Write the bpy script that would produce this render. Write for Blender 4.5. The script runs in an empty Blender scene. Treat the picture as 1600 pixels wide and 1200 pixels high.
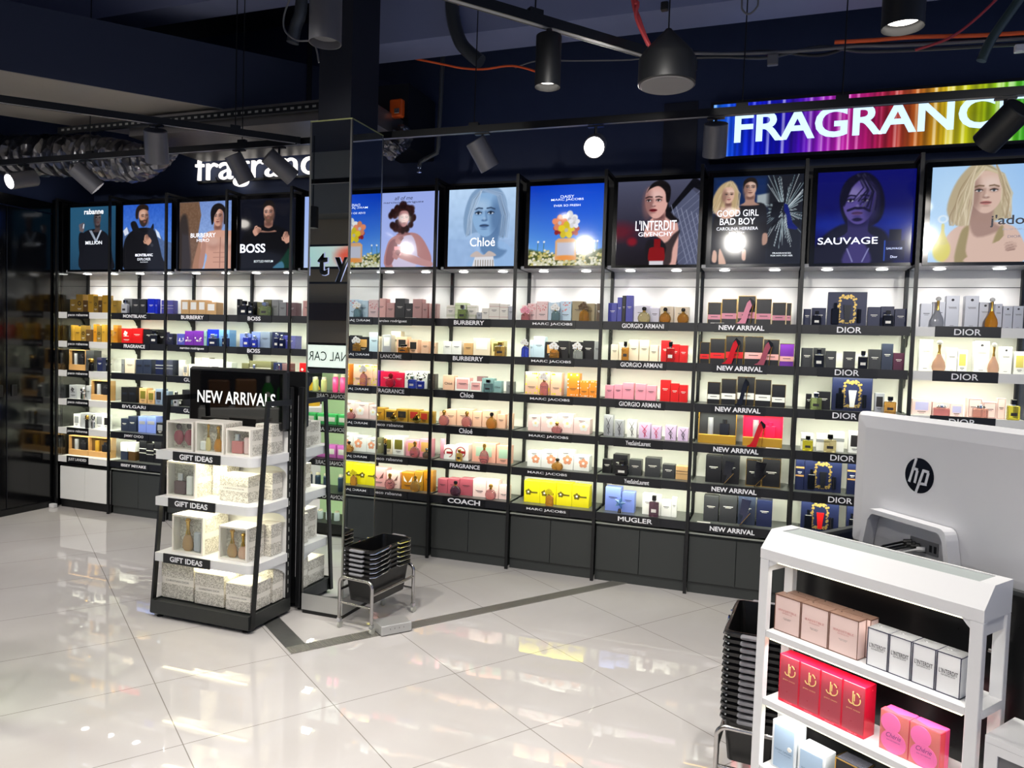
import bpy, math, random
import numpy as np
from mathutils import Vector, Matrix

R = math.radians
sc = bpy.context.scene
COL = sc.collection

# ------------------------------------------------------------------ camera
cam_d = bpy.data.cameras.new('camera')
cam = bpy.data.objects.new('camera', cam_d)
COL.objects.link(cam)
cam.location = (6.06610, -4.87320, 1.55137)
cam.rotation_euler = (R(87.33045), R(-1.81902), R(19.65166))
cam_d.sensor_fit = 'HORIZONTAL'
cam_d.sensor_width = 36.0
cam_d.lens = 1150 / 1600 * 36.0
cam_d.clip_start = 0.05
sc.camera = cam

# ------------------------------------------------------------------ world, exposure
w = bpy.data.worlds.new('world'); sc.world = w; w.use_nodes = True
bg = w.node_tree.nodes['Background']
bg.inputs[0].default_value = (0.42, 0.52, 0.85, 1)
bg.inputs[1].default_value = 0.50
sc.view_settings.view_transform = 'Standard'
sc.view_settings.look = 'None'
sc.view_settings.gamma = 1.0
sc.view_settings.use_curve_mapping = False
sc.view_settings.exposure = 0.0

SHELF_Z = [1.758, 1.501, 1.2395, 0.9817, 0.7248, 0.4682]      # tops of the six shelves
BW = 0.62                                                     # bay width
CANOPY = 2.12

def light(name, kind, loc, energy, color=(1, 1, 1), target=None, **kw):
    d = bpy.data.lights.new(name, kind)
    d.energy = energy; d.color = color
    for k, v in kw.items(): setattr(d, k, v)
    o = bpy.data.objects.new(name, d); COL.objects.link(o); o.location = loc
    if target is not None:
        o.rotation_euler = (Vector(target) - Vector(loc)).to_track_quat('-Z', 'Y').to_euler()
    return o

STRIP_W, SPOT_W, DOWN_W, FRONT_W = 1.95, 5.0, 118.0, 96.0
# led strips under every shelf lip (one row of the left run of bays, one of the right run)
for zi, z in enumerate(SHELF_Z[:5]):
    for x0, x1 in ((0.0, 4 * BW), (4 * BW, 12 * BW)):
        light('shelf_led', 'AREA', ((x0 + x1) / 2, 0.045, z - 0.04), STRIP_W * (x1 - x0), (0.98, 1.0, 0.78),
              ((x0 + x1) / 2, 0.20, z - 0.25), shape='RECTANGLE', size=x1 - x0 - 0.03, size_y=0.05, spread=R(125))
# downlights in the canopy above the top shelf
for k in range(12):
    for fx in (0.15, 0.46):
        light('canopy_spot', 'SPOT', (k * BW + fx, 0.16, CANOPY - 0.012), SPOT_W, (1.0, 0.97, 0.97),
              (k * BW + fx, 0.22, 1.7), spot_size=R(125), spot_blend=0.9, shadow_soft_size=0.025)
# unseen downlights added to brighten floor and rear wall (housings in the ceiling section)
ADDED_DOWNLIGHTS = [(3.0, -3.4), (1.9, -3.3), (5.0, -3.9), (4.2, -4.6), (2.2, -4.4), (6.6, -4.2), (1.0, -1.5), (5.9, -5.6), (3.4, -5.8), (0.4, -5.9), (-1.4, -5.6), (1.8, -6.3)]
for x, y in ADDED_DOWNLIGHTS:
    light('added_downlight', 'SPOT', (x, y, 3.02), DOWN_W, (1.0, 0.95, 0.9), (x, y + 0.25, 0), spot_size=R(120), spot_blend=1.0, shadow_soft_size=0.07)

# ------------------------------------------------------------------ materials
def lin(c):
    return tuple(((v / 12.92) if v <= 0.04045 else ((v + 0.055) / 1.055) ** 2.4) for v in c)
MATS = {}
def mat(name, rgb, rough=0.5, metal=0.0, trans=0.0, emit=0.0, noise=0.0, coat=0.0, spec=None, nscale=40):
    if name in MATS: return MATS[name]
    m = bpy.data.materials.new(name); m.use_nodes = True
    nt = m.node_tree; b = nt.nodes['Principled BSDF']
    c = lin(rgb) + (1,)
    b.inputs['Base Color'].default_value = c
    b.inputs['Roughness'].default_value = rough
    b.inputs['Metallic'].default_value = metal
    b.inputs['Transmission Weight'].default_value = trans
    b.inputs['Coat Weight'].default_value = coat
    if spec is not None: b.inputs['Specular IOR Level'].default_value = spec
    if emit:
        b.inputs['Emission Color'].default_value = c
        b.inputs['Emission Strength'].default_value = emit
    if noise:
        n = nt.nodes.new('ShaderNodeTexNoise'); n.inputs['Scale'].default_value = nscale
        r = nt.nodes.new('ShaderNodeMapRange')
        r.inputs['To Min'].default_value = max(0.02, rough - noise); r.inputs['To Max'].default_value = rough + noise
        tc = nt.nodes.new('ShaderNodeTexCoord')
        nt.links.new(tc.outputs['Object'], n.inputs['Vector'])
        nt.links.new(n.outputs['Fac'], r.inputs['Value'])
        nt.links.new(r.outputs['Result'], b.inputs['Roughness'])
    MATS[name] = m
    return m

def glass_pane_mat():
    m = bpy.data.materials.new('clear pane'); m.use_nodes = True; nt = m.node_tree
    nt.nodes.remove(nt.nodes['Principled BSDF'])
    t = nt.nodes.new('ShaderNodeBsdfTransparent'); t.inputs[0].default_value = (0.95, 0.97, 0.96, 1)
    g = nt.nodes.new('ShaderNodeBsdfGlossy'); g.inputs['Roughness'].default_value = 0.01
    mx = nt.nodes.new('ShaderNodeMixShader')
    mx.inputs[0].default_value = 0.055; nt.links.new(t.outputs[0], mx.inputs[1]); nt.links.new(g.outputs[0], mx.inputs[2])
    nt.links.new(mx.outputs[0], nt.nodes['Material Output'].inputs[0])
    return m
PANE = glass_pane_mat()

def floor_mat():
    m = bpy.data.materials.new('polished porcelain tiles'); m.use_nodes = True; nt = m.node_tree; b = nt.nodes['Principled BSDF']
    L = nt.links.new
    geo = nt.nodes.new('ShaderNodeNewGeometry')
    def dot(a, bb, off):
        v = nt.nodes.new('ShaderNodeVectorMath'); v.operation = 'DOT_PRODUCT'; v.inputs[1].default_value = (a, bb, 0)
        L(geo.outputs['Position'], v.inputs[0])
        s = nt.nodes.new('ShaderNodeMath'); s.operation = 'SUBTRACT'; s.inputs[1].default_value = off; L(v.outputs['Value'], s.inputs[0])
        d = nt.nodes.new('ShaderNodeMath'); d.operation = 'DIVIDE'; d.inputs[1].default_value = 0.603; L(s.outputs[0], d.inputs[0])
        p = nt.nodes.new('ShaderNodeMath'); p.operation = 'PINGPONG'; p.inputs[1].default_value = 0.5; L(d.outputs[0], p.inputs[0])
        c = nt.nodes.new('ShaderNodeMath'); c.operation = 'LESS_THAN'; c.inputs[1].default_value = 0.0032; L(p.outputs[0], c.inputs[0])
        return c
    j1 = dot(0.5764, 0.8171, 0.712); j2 = dot(0.814, -0.581, 4.815)
    mx = nt.nodes.new('ShaderNodeMath'); mx.operation = 'MAXIMUM'; L(j1.outputs[0], mx.inputs[0]); L(j2.outputs[0], mx.inputs[1])
    n = nt.nodes.new('ShaderNodeTexNoise'); n.inputs['Scale'].default_value = 1.3; n.inputs['Detail'].default_value = 5; n.inputs['Distortion'].default_value = 0.8
    L(geo.outputs['Position'], n.inputs['Vector'])
    cr = nt.nodes.new('ShaderNodeValToRGB')
    cr.color_ramp.elements[0].position = 0.3; cr.color_ramp.elements[0].color = lin((0.765, 0.745, 0.73)) + (1,)
    cr.color_ramp.elements[1].position = 0.7; cr.color_ramp.elements[1].color = lin((0.805, 0.79, 0.78)) + (1,)
    L(n.outputs['Fac'], cr.inputs[0])
    mix = nt.nodes.new('ShaderNodeMixRGB'); mix.inputs[2].default_value = lin((0.55, 0.53, 0.5)) + (1,)
    L(mx.outputs[0], mix.inputs[0]); L(cr.outputs[0], mix.inputs[1]); L(mix.outputs[0], b.inputs['Base Color'])
    b.inputs['Roughness'].default_value = 0.01
    b.inputs['Specular IOR Level'].default_value = 1.0
    return m

# ------------------------------------------------------------------ mesh helpers
class MB:
    def __init__(s): s.v = []; s.f = []
    def add(s, vs, fs):
        o = len(s.v); s.v += [tuple(p) for p in vs]; s.f += [tuple(i + o for i in f) for f in fs]; return s
    def box(s, x0, y0, z0, x1, y1, z1):
        return s.add([(x0, y0, z0), (x1, y0, z0), (x1, y1, z0), (x0, y1, z0), (x0, y0, z1), (x1, y0, z1), (x1, y1, z1), (x0, y1, z1)],
                     [(0, 3, 2, 1), (4, 5, 6, 7), (0, 1, 5, 4), (1, 2, 6, 5), (2, 3, 7, 6), (3, 0, 4, 7)])
    def cbox(s, x0, y0, z0, x1, y1, z1, c):          # box with chamfered vertical and top/bottom edges
        pr = [(x0 + c, y0), (x1 - c, y0), (x1, y0 + c), (x1, y1 - c), (x1 - c, y1), (x0 + c, y1), (x0, y1 - c), (x0, y0 + c)]
        cx, cy = (x0 + x1) / 2, (y0 + y1) / 2
        def ring(k, z): return [(cx + (px - cx) * (1 - 2 * k / (x1 - x0)), cy + (py - cy) * (1 - 2 * k / (y1 - y0)), z) for px, py in pr]
        vs = ring(c, z0) + ring(0, z0 + c) + ring(0, z1 - c) + ring(c, z1)
        fs = [tuple(range(7, -1, -1)), tuple(range(24, 32))]
        for r in range(3):
            for i in range(8):
                j = (i + 1) % 8; fs.append((r * 8 + i, r * 8 + j, r * 8 + 8 + j, r * 8 + 8 + i))
        return s.add(vs, fs)
    def loft(s, rings, cap=True, closed=True):
        n = len(rings[0]); vs = [p for r in rings for p in r]; fs = []
        for a in range(len(rings) - 1):
            for i in range(n if closed else n - 1):
                j = (i + 1) % n; fs.append((a * n + i, a * n + j, (a + 1) * n + j, (a + 1) * n + i))
        if cap:
            fs.append(tuple(range(n - 1, -1, -1))); fs.append(tuple(range((len(rings) - 1) * n, len(rings) * n)))
        return s.add(vs, fs)
    def tube(s, path, r, n=10, cap=True):
        pts = [Vector(p) for p in path]; rings = []
        up = Vector((0, 0, 1)); prev = None
        for i, p in enumerate(pts):
            if i == 0: d = pts[1] - p
            elif i == len(pts) - 1: d = p - pts[i - 1]
            else: d = (pts[i + 1] - p).normalized() + (p - pts[i - 1]).normalized()
            d.normalize()
            if prev is None:
                a = d.cross(up)
                if a.length < 1e-3: a = d.cross(Vector((1, 0, 0)))
            else: a = prev - d * prev.dot(d)
            a.normalize(); prev = a; b = d.cross(a)
            rr = r[i] if isinstance(r, (list, tuple)) else r
            rings.append([tuple(p + (a * math.cos(2 * math.pi * k / n) + b * math.sin(2 * math.pi * k / n)) * rr) for k in range(n)])
        return s.loft(rings, cap)
    def axial(s, p, ax, prof, n=24):                 # turned shape along an arbitrary axis; prof = (distance, radius)
        a = ax.cross(Vector((0, 0, 1)))
        if a.length < 1e-3: a = Vector((1, 0, 0))
        a.normalize(); b = ax.cross(a)
        return s.loft([[tuple(p + ax * t + (a * math.cos(2 * math.pi * k / n) + b * math.sin(2 * math.pi * k / n)) * r) for k in range(n)] for t, r in prof])
    def cyl(s, p0, p1, r, r1=None, n=24): return s.tube([p0, p1], [r, r if r1 is None else r1], n)
    def lathe(s, prof, cx=0, cy=0, n=24, sy=1.0, cap=True):
        return s.loft([[(cx + r * math.cos(2 * math.pi * k / n), cy + sy * r * math.sin(2 * math.pi * k / n), z) for k in range(n)] for r, z in prof], cap)
    def prism_y(s, pts, y0, y1):                     # outline in x-z, extruded along y
        n = len(pts); a = sum(pts[i][0] * pts[(i + 1) % n][1] - pts[(i + 1) % n][0] * pts[i][1] for i in range(n))
        if a < 0: pts = pts[::-1]
        vs = [(x, y0, z) for x, z in pts] + [(x, y1, z) for x, z in pts]
        return s.add(vs, [tuple(range(n)), tuple(range(2 * n - 1, n - 1, -1))] + [(i, n + i, n + (i + 1) % n, (i + 1) % n) for i in range(n)])
    def prism_x(s, pts, x0, x1):                     # outline in y-z, extruded along x
        n = len(pts); a = sum(pts[i][0] * pts[(i + 1) % n][1] - pts[(i + 1) % n][0] * pts[i][1] for i in range(n))
        if a < 0: pts = pts[::-1]
        vs = [(x0, y, z) for y, z in pts] + [(x1, y, z) for y, z in pts]
        return s.add(vs, [tuple(range(n - 1, -1, -1)), tuple(range(n, 2 * n))] + [(i, (i + 1) % n, n + (i + 1) % n, n + i) for i in range(n)])
    def prism_z(s, pts, z0, z1):
        n = len(pts); a = sum(pts[i][0] * pts[(i + 1) % n][1] - pts[(i + 1) % n][0] * pts[i][1] for i in range(n))
        if a < 0: pts = pts[::-1]
        vs = [(x, y, z0) for x, y in pts] + [(x, y, z1) for x, y in pts]
        return s.add(vs, [tuple(range(n - 1, -1, -1)), tuple(range(n, 2 * n))] + [(i, (i + 1) % n, n + (i + 1) % n, n + i) for i in range(n)])
    def disc(s, c, rx, rz, y, n=16):                 # flat disc facing -y with a little depth
        return s.prism_y([(c[0] + rx * math.cos(2 * math.pi * k / n), c[1] + rz * math.sin(2 * math.pi * k / n)) for k in range(n)], y, y + 0.001)

MESHES = {}
def mesh_of(name, mb, smooth=False):
    me = bpy.data.meshes.new(name)
    me.from_pydata(mb.v, [], mb.f); me.update()
    if smooth: 
        me.polygons.foreach_set('use_smooth', [True] * len(me.polygons))
        try: me.set_sharp_from_angle(angle=R(40))
        except Exception: pass
    return me
def link(name, me, m=None, parent=None, loc=None):
    o = bpy.data.objects.new(name, me); COL.objects.link(o)
    if m is not None and not me.materials: me.materials.append(m)
    if parent is not None: o.parent = parent
    if loc is not None: o.location = loc
    return o
def obj(name, mb, m, parent=None, smooth=False, loc=None):
    return link(name, mesh_of(name, mb, smooth), m, parent, loc)
def tag(o, label, cat, group=None):
    o['label'] = label; o['category'] = cat
    if group: o['group'] = group
    return o
def thing(name, label, cat, loc=(0, 0, 0), rz=0.0, group=None):
    o = bpy.data.objects.new(name, None); COL.objects.link(o); o.location = loc; o.rotation_euler = (0, 0, rz)
    o.empty_display_size = 0.05
    return tag(o, label, cat, group)
def struct(name, mb, m, smooth=False):
    o = obj(name, mb, m, None, smooth); o['kind'] = 'structure'; return o
def copy_tree(o, parent=None):
    c = o.copy(); COL.objects.link(c)
    if parent is not None: c.parent = parent
    for ch in list(o.children): copy_tree(ch, c)
    return c

TXT = {}
def text_mesh(s, width=None, cap=None, bold=0.0, space=1.0, shear=0.0, depth=0.0008):
    """lettering standing in the x-z plane, facing -y, centred on the origin"""
    key = (s, width, cap, bold, space, shear)
    if key in TXT: return TXT[key]
    cu = bpy.data.curves.new('lettering', 'FONT'); cu.body = s; cu.size = 1; cu.offset = bold; cu.space_character = space; cu.shear = shear
    cu.resolution_u = 4; cu.extrude = 0.0; cu.align_x = 'LEFT'
    o = bpy.data.objects.new('lettering', cu)
    me = bpy.data.meshes.new_from_object(o)
    bpy.data.objects.remove(o); bpy.data.curves.remove(cu)
    n = len(me.vertices); co = np.empty(n * 3); me.vertices.foreach_get('co', co); co = co.reshape(-1, 3)
    mn, mx = co.min(0), co.max(0); sz = mx - mn
    k = None
    if width and cap: sx, sy = width / sz[0], cap / sz[1]
    elif width: sx = sy = width / sz[0]
    else: sx = sy = cap / sz[1]
    out = np.zeros_like(co)
    out[:, 0] = (co[:, 0] - (mn[0] + mx[0]) / 2) * sx
    out[:, 2] = (co[:, 1] - (mn[1] + mx[1]) / 2) * sy
    me.vertices.foreach_set('co', out.ravel()); me.name = 'lettering'
    me.materials.clear()
    me.update()
    TXT[key] = me
    return me
def text(s, m, parent, loc, name='lettering', rot=None, **kw):
    me = text_mesh(s, **kw)
    if me.materials and me.materials[0] != m: me = me.copy(); me.materials.clear()
    o = link(name, me, m, parent, loc)
    if rot is not None: o.rotation_euler = rot
    return o

black = mat('black powder coat', (0.042, 0.046, 0.054), 0.45, noise=0.08)
blackgloss = mat('black gloss laminate', (0.03, 0.032, 0.04), 0.12, noise=0.04, nscale=3)
dkgrey = mat('dark grey laminate', (0.20, 0.212, 0.208), 0.42, noise=0.06)
white = mat('white laminate', (0.88, 0.88, 0.88), 0.38, noise=0.05)
whitepanel = mat('white back panel', (0.90, 0.895, 0.88), 0.5, noise=0.06)
steel = mat('brushed steel', (0.74, 0.73, 0.72), 0.22, 1.0, noise=0.06)
chrome = mat('chrome', (0.85, 0.86, 0.88), 0.08, 1.0)
ltwhite = mat('white sign lettering', (0.95, 0.95, 0.96), 0.4)
lampglow = mat('lit lamp lens', (1, 0.97, 0.93), 0.5, emit=14)
navywall = mat('navy painted wall', (0.15, 0.20, 0.33), 0.6, noise=0.1, nscale=8)
darkceil = mat('black painted ceiling', (0.07, 0.09, 0.16), 0.7)

# ------------------------------------------------------------------ the setting
struct('floor', MB().box(-3.2, -9.5, -0.06, 10.5, 0.45, 0.0), floor_mat())
struct('wall_back', MB().box(-0.4, 0.40, 0.0, 10.5, 0.50, 4.3), navywall)
struct('ceiling', MB().box(-3.2, -9.5, 4.2, 10.5, 0.45, 4.3), darkceil)
wl = struct('wall_left', MB().box(-0.20, -0.92, 0.0, -0.052, 0.40, 4.2), navywall)
struct('wall_left_front', MB().box(-0.20, -3.4, 2.72, -0.052, -0.92, 4.2), navywall)
trim = MB()
trim.box(-0.052, -0.03, 0.0, -0.03, 0.05, 2.75)
struct('trim_1', trim, blackgloss)
def floor_strip(name, pts, m): struct(name, MB().prism_z(pts, 0.0, 0.004), m)
def strip_mat():
    m = bpy.data.materials.new('ribbed steel floor strip'); m.use_nodes = True; nt = m.node_tree; b = nt.nodes['Principled BSDF']
    b.inputs['Base Color'].default_value = lin((0.66, 0.65, 0.62)) + (1,); b.inputs['Metallic'].default_value = .75; b.inputs['Roughness'].default_value = 0.42
    tc = nt.nodes.new('ShaderNodeTexCoord'); mp = nt.nodes.new('ShaderNodeMapping'); mp.inputs['Rotation'].default_value[2] = R(-54.3)
    wv = nt.nodes.new('ShaderNodeTexWave'); wv.inputs['Scale'].default_value = 28
    bp = nt.nodes.new('ShaderNodeBump'); bp.inputs['Strength'].default_value = 0.6; bp.inputs['Distance'].default_value = 0.004
    nt.links.new(tc.outputs['Object'], mp.inputs[0]); nt.links.new(mp.outputs[0], wv.inputs[0])
    nt.links.new(wv.outputs['Fac'], bp.inputs['Height']); nt.links.new(bp.outputs[0], b.inputs['Normal'])
    return m
smat = strip_mat()
def para(p, q, wv):                                  # strip from p to q, widened to the left of p->q by wv
    d = Vector((q[0] - p[0], q[1] - p[1])).normalized(); n = Vector((-d.y, d.x)) * wv
    return [p, q, (q[0] + n.x, q[1] + n.y), (p[0] + n.x, p[1] + n.y)]
floor_strip('trim_2', para((3.862, -1.832), (5.205, 0.03), 0.085), smat)
floor_strip('trim_3', para((3.395, -1.50), (3.792, -1.782), 0.10), mat('plain steel floor strip', (0.46, 0.46, 0.45), 0.4, .65, noise=0.08))

# left side: tall black glossy cupboard doors with recessed grips
for i, (y0, y1, hy) in enumerate([(-0.455, -0.035, -0.395), (-0.90, -0.461, -0.52)]):
    dmb = MB().cbox(-0.05, y0, 0.06, -0.03, y1, 2.62, 0.003)
    d = struct('door_%d' % (i + 1), dmb, blackgloss)
    obj('door_handle', MB().cbox(-0.03, hy - 0.022, 1.02, -0.016, hy + 0.022, 1.12, 0.004), black, d)
struct('trim_4', MB().box(-0.05, -0.90, 2.63, -0.028, -0.035, 2.72), blackgloss)
struct('baseboard_left', MB().box(-0.05, -0.90, 0.0, -0.035, -0.035, 0.055), black)

# ------------------------------------------------------------------ shelf bays
BAYNAME = ['raised hand poster', 'bearded man poster', 'bare chest poster', 'black sweater poster', 'plain blue poster', 'curly hair poster', 'pale blue portrait',
           'orange flower poster', 'red bottle poster', 'couple poster', 'dark blue portrait', 'blonde woman poster']
SIGNS = {0: ['paco rabanne'] * 5 + ['JUST LANDED'],
         1: ['MONTBLANC', 'FRAGRANCE', '', 'BVLGARI', 'JIMMY CHOO', 'ISSEY MIYAKE'],
         2: ['BURBERRY', 'narciso rodriguez', 'GUCCI', 'GUCCI', '', ''],
         3: ['BOSS', 'BOSS', '', '', '', ''],
         4: ['', '', '', '', '', ''],
         5: ['narciso rodriguez', 'LANC\u00d4ME', 'FRAGRANCE', 'paco rabanne', 'paco rabanne', 'paco rabanne'],
         6: ['BURBERRY', 'BURBERRY', 'Chlo\u00e9', 'Chlo\u00e9', 'FRAGRANCE', 'COACH'],
         7: ['MARC JACOBS'] * 6, 8: ['GIORGIO ARMANI'] * 3 + ['YvesSaintLaurent'] * 2 + ['MUGLER'],
         9: ['NEW ARRIVAL'] * 6, 10: ['DIOR'] * 6, 11: ['DIOR'] * 4 + ['', '']}
SW = {'paco rabanne': (.235, .030, .014), 'JUST LANDED': (.215, .032, .016), 'MONTBLANC': (.255, .028, .02), 'FRAGRANCE': (.235, .030, .024), 'BVLGARI': (.26, .026, .012),
      'JIMMY CHOO': (.215, .028, .004), 'ISSEY MIYAKE': (.28, .024, .03), 'BURBERRY': (.235, .031, .024), 'narciso rodriguez': (.25, .024, .022), 'GUCCI': (.16, .03, .01), 'BOSS': (.125, .032, .026),
      'LANC\u00d4ME': (.175, .034, .008), 'Chlo\u00e9': (.105, .036, .014), 'COACH': (.255, .036, .03), 'MARC JACOBS': (.285, .021, .012), 'GIORGIO ARMANI': (.275, .030, .012),
      'YvesSaintLaurent': (.165, .030, .012), 'MUGLER': (.23, .032, .016), 'NEW ARRIVAL': (.275, .031, .028), 'DIOR': (.135, .036, .010)}
BAYLBL = ['white fronted shelf bay at the far left end below the raised hand poster', 'black shelf bay below the bearded man poster', 'black shelf bay below the bare chested man poster',
          'black shelf bay below the black sweater man poster', 'black shelf bay mostly hidden behind the mirrored column', 'black shelf bay just right of the mirrored column, below the curly haired woman',
          'black shelf bay below the pale blue portrait poster', 'black shelf bay below the poster of a flower topped bottle', 'black shelf bay below the red bottle poster',
          'black shelf bay below the poster of a couple', 'black shelf bay below the dark blue portrait poster', 'white fronted shelf bay at the far right below the blonde woman poster']
plaque = mat('black sign plaque', (0.07, 0.075, 0.09), 0.35)
fascia_m = mat('dark fascia', (0.075, 0.082, 0.105), 0.45, noise=0.05)
whitefas = mat('white fascia', (0.90, 0.90, 0.89), 0.4, noise=0.04)
shelfboard = mat('shelf board', (0.30, 0.31, 0.31), 0.35, noise=0.05)
alu = mat('pale edge trim', (0.62, 0.64, 0.60), 0.35, 0.3)
rail_m = mat('slotted black rail', (0.05, 0.05, 0.06), 0.4)
led_m = mat('lit led strip', (1, 0.97, 0.78), 0.5, emit=3.0)
lens_m = mat('lit downlight lens', (1, 0.99, 0.97), 0.5, emit=9.0)

def make_bay(k):
    wf = k in (0, 11)
    t = thing('display_bay', BAYLBL[k], 'shelf unit', (k * BW, 0, 0), 0, 'shelf bays along the back wall')
    x0, x1 = 0.011, BW - 0.0125
    obj('back_panel', MB().box(x0, 0.305, 0.44, x1, 0.325, CANOPY), whitepanel, t)
    obj('panel_groove', MB().box(x0, 0.3035, CANOPY - 0.105, x1, 0.3052, CANOPY - 0.101), rail_m, t)
    # cabinet
    cb = obj('cabinet', MB().box(x0, 0.022, 0.055, x1, 0.31, 0.40), black if wf else dkgrey, t)
    for a, b in ((x0 + 0.003, BW / 2 - 0.0015), (BW / 2 + 0.0015, x1 - 0.003)):
        obj('door', MB().cbox(a, 0.004, 0.075, b, 0.0215, 0.372, 0.002), whitefas if wf else dkgrey, cb)
    obj('plinth', MB().box(x0, 0.02, 0.0, x1, 0.30, 0.0545), black if wf else dkgrey, t)
    obj('edge_trim', MB().box(x0, -0.004, 0.392, x1, 0.018, 0.402), rail_m if wf else alu, t)
    # canopy with two downlights
    cn = MB().box(x0, 0.06, CANOPY, x1, 0.325, CANOPY + 0.02)
    cn = obj('canopy', cn, mat('satin canopy', (0.62, 0.62, 0.64), 0.35), t)
    for fx in (0.15, 0.46):
        ring = MB().lathe([(0.034, CANOPY - 0.004), (0.044, CANOPY - 0.001), (0.044, CANOPY)], fx, 0.16, 20)
        rg = obj('downlight', ring, chrome, cn)
        obj('lens', MB().lathe([(0.031, CANOPY - 0.008), (0.033, CANOPY - 0.0045)], fx, 0.16, 20), lens_m, rg)
    # shelves
    for i, z in enumerate(SHELF_Z):
        last = i == 5
        sm = MB().box(x0, 0.0, z - 0.012, x1, 0.304, z)
        fas = MB().box(x0, -0.014, z - 0.052, x1, -0.0005, z + 0.003)
        sh = obj('shelf', sm, white if wf else shelfboard, t)
        obj('fascia', fas, whitefas if wf else fascia_m, sh)
        if not last: obj('led_strip', MB().box(x0 + 0.01, 0.006, z - 0.022, x1 - 0.01, 0.018, z - 0.0125), led_m, sh)
        if i < 5:
            br = []
            for q in range(9):
                a = q / 8 * math.pi / 2; br.append((0.30 - 0.20 * (1 - math.sin(a)), z - 0.013 - 0.085 * (1 - math.cos(a))))
            obj('bracket', MB().prism_x([(0.2845, z - 0.013), (0.06, z - 0.013), (0.06, z - 0.02)] + [(0.10 + 0.15 * math.sin(q / 8 * math.pi / 2), z - 0.02 - 0.075 * (1 - math.cos(q / 8 * math.pi / 2))) for q in range(9)] + [(0.284, z - 0.115)], 0.0112, 0.0165), black, sh)
        s = SIGNS[k][i]
        cx = 0.45 * BW
        pw = 0.26 if k == 0 else (0.33 if k != 11 else 0.33)
        if k == 0: cx = 0.40 * BW
        if s:
            obj('sign_plaque', MB().box(cx - pw / 2, -0.0175, z - 0.054, cx + pw / 2, -0.0145, z + (0.004 if not wf else 0.008)), plaque, sh)
            wd, cp, bo = SW[s]
            if k == 0: wd = min(wd, .235)
            text(s, ltwhite, sh, (cx, -0.0182, z - 0.024), width=wd, cap=cp, bold=bo)
            if k == 10 or k == 11:    # stencil cut through the round letter
                pass
    return t
bays = [make_bay(k) for k in range(12)]
def divider(x, label):
    t = thing('glass_divider', label, 'divider', (x, 0, 0), 0, 'glass dividers between the shelf bays')
    obj('upright', MB().box(-0.0105, -0.03, 0.0, 0.0105, -0.015, 2.765), black, t)
    obj('top_rail', MB().box(-0.0105, -0.015, 2.745, 0.0105, 0.298, 2.765), black, t)
    obj('slotted_rail', MB().box(-0.011, 0.285, 0.0, 0.0105, 0.3049, CANOPY), rail_m, t)
    obj('glass_side', MB().box(-0.003, -0.0145, 0.47, 0.003, 0.2845, CANOPY - 0.002), PANE, t)
    return t
SHORT = ['raised hand', 'bearded man', 'bare chested man', 'black sweater', 'plain blue', 'curly hair', 'pale blue portrait', 'orange flower', 'red bottle', 'couple', 'dark blue portrait', 'blonde woman']
for k in range(13):
    if k == 0: lab = 'black framed glass divider at the far left end of the shelf wall'
    elif k == 12: lab = 'black framed glass divider at the far right end of the shelf wall'
    else: lab = f'black framed glass divider between the {SHORT[k-1]} and {SHORT[k]} poster bays'
    divider(k * BW, lab)
# left end gable of the run
struct('trim_6', MB().box(-0.0285, 0.05, 0.44, -0.0125, 0.32, 2.75), black)
# dark band behind the screens
struct('trim_7', MB().box(0.0, 0.306, CANOPY + 0.021, 12 * BW, 0.399, 2.80), mat('black valance', (0.03, 0.033, 0.05), 0.5))
# small white corner guard on the floor at the left end
tag(obj('corner_block', MB().cbox(-0.028, -0.075, 0.0, 0.03, -0.033, 0.035, 0.004), white), 'small white block on the floor at the left foot of the white fronted bay', 'block')

# ------------------------------------------------------------------ perfume cartons and bottles
PAL = {'bronze': (.60, .48, .22), 'brown': (.32, .23, .12), 'gold': (.80, .62, .22), 'amber': (.86, .58, .14), 'tan': (.80, .64, .44), 'silver': (.72, .73, .76), 'grey': (.52, .53, .54),
       'charcoal': (.20, .205, .22), 'black': (.085, .085, .10), 'blue': (.08, .17, .78), 'indigo': (.30, .31, .68), 'red': (.82, .09, .10), 'navy': (.10, .13, .27), 'cream': (.94, .88, .78),
       'slate': (.17, .20, .28), 'white': (.94, .94, .93), 'periwinkle': (.47, .55, .85), 'greyblue': (.50, .56, .66), 'olive': (.42, .42, .30), 'green': (.62, .70, .40), 'mauve': (.45, .34, .36),
       'dustypink': (.85, .66, .64), 'purple': (.42, .16, .62), 'teal': (.52, .66, .67), 'skyblue': (.45, .66, .90), 'beige': (.72, .70, .66), 'peach': (.95, .77, .66), 'crimson': (.86, .10, .28),
       'pink': (.93, .60, .68), 'rosepink': (.91, .67, .67), 'rose': (.88, .55, .55), 'palepink': (.95, .83, .82), 'ivory': (.94, .92, .88), 'palegreen': (.85, .90, .72), 'paleyellow': (.95, .88, .62),
       'salmon': (.95, .70, .62), 'rosewood': (.66, .32, .38), 'plum': (.30, .12, .22), 'paleblue': (.78, .87, .93), 'khaki': (.63, .57, .42), 'orange': (.96, .58, .18), 'yellow': (.93, .88, .10),
       'lavender': (.90, .89, .95), 'lilac': (.86, .76, .90), 'clear': (.90, .92, .88)}
CNAME = {'dustypink': 'dusty pink', 'greyblue': 'grey blue', 'rosepink': 'rose pink', 'palepink': 'pale pink', 'palegreen': 'pale green', 'paleyellow': 'pale yellow', 'paleblue': 'pale blue', 'skyblue': 'sky blue'}
def cmat(c):
    metal = 0.45 if c in ('gold', 'bronze', 'silver', 'amber') else 0.0
    return mat('carton ' + c, PAL[c], 0.34, metal, noise=0.05)
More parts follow.
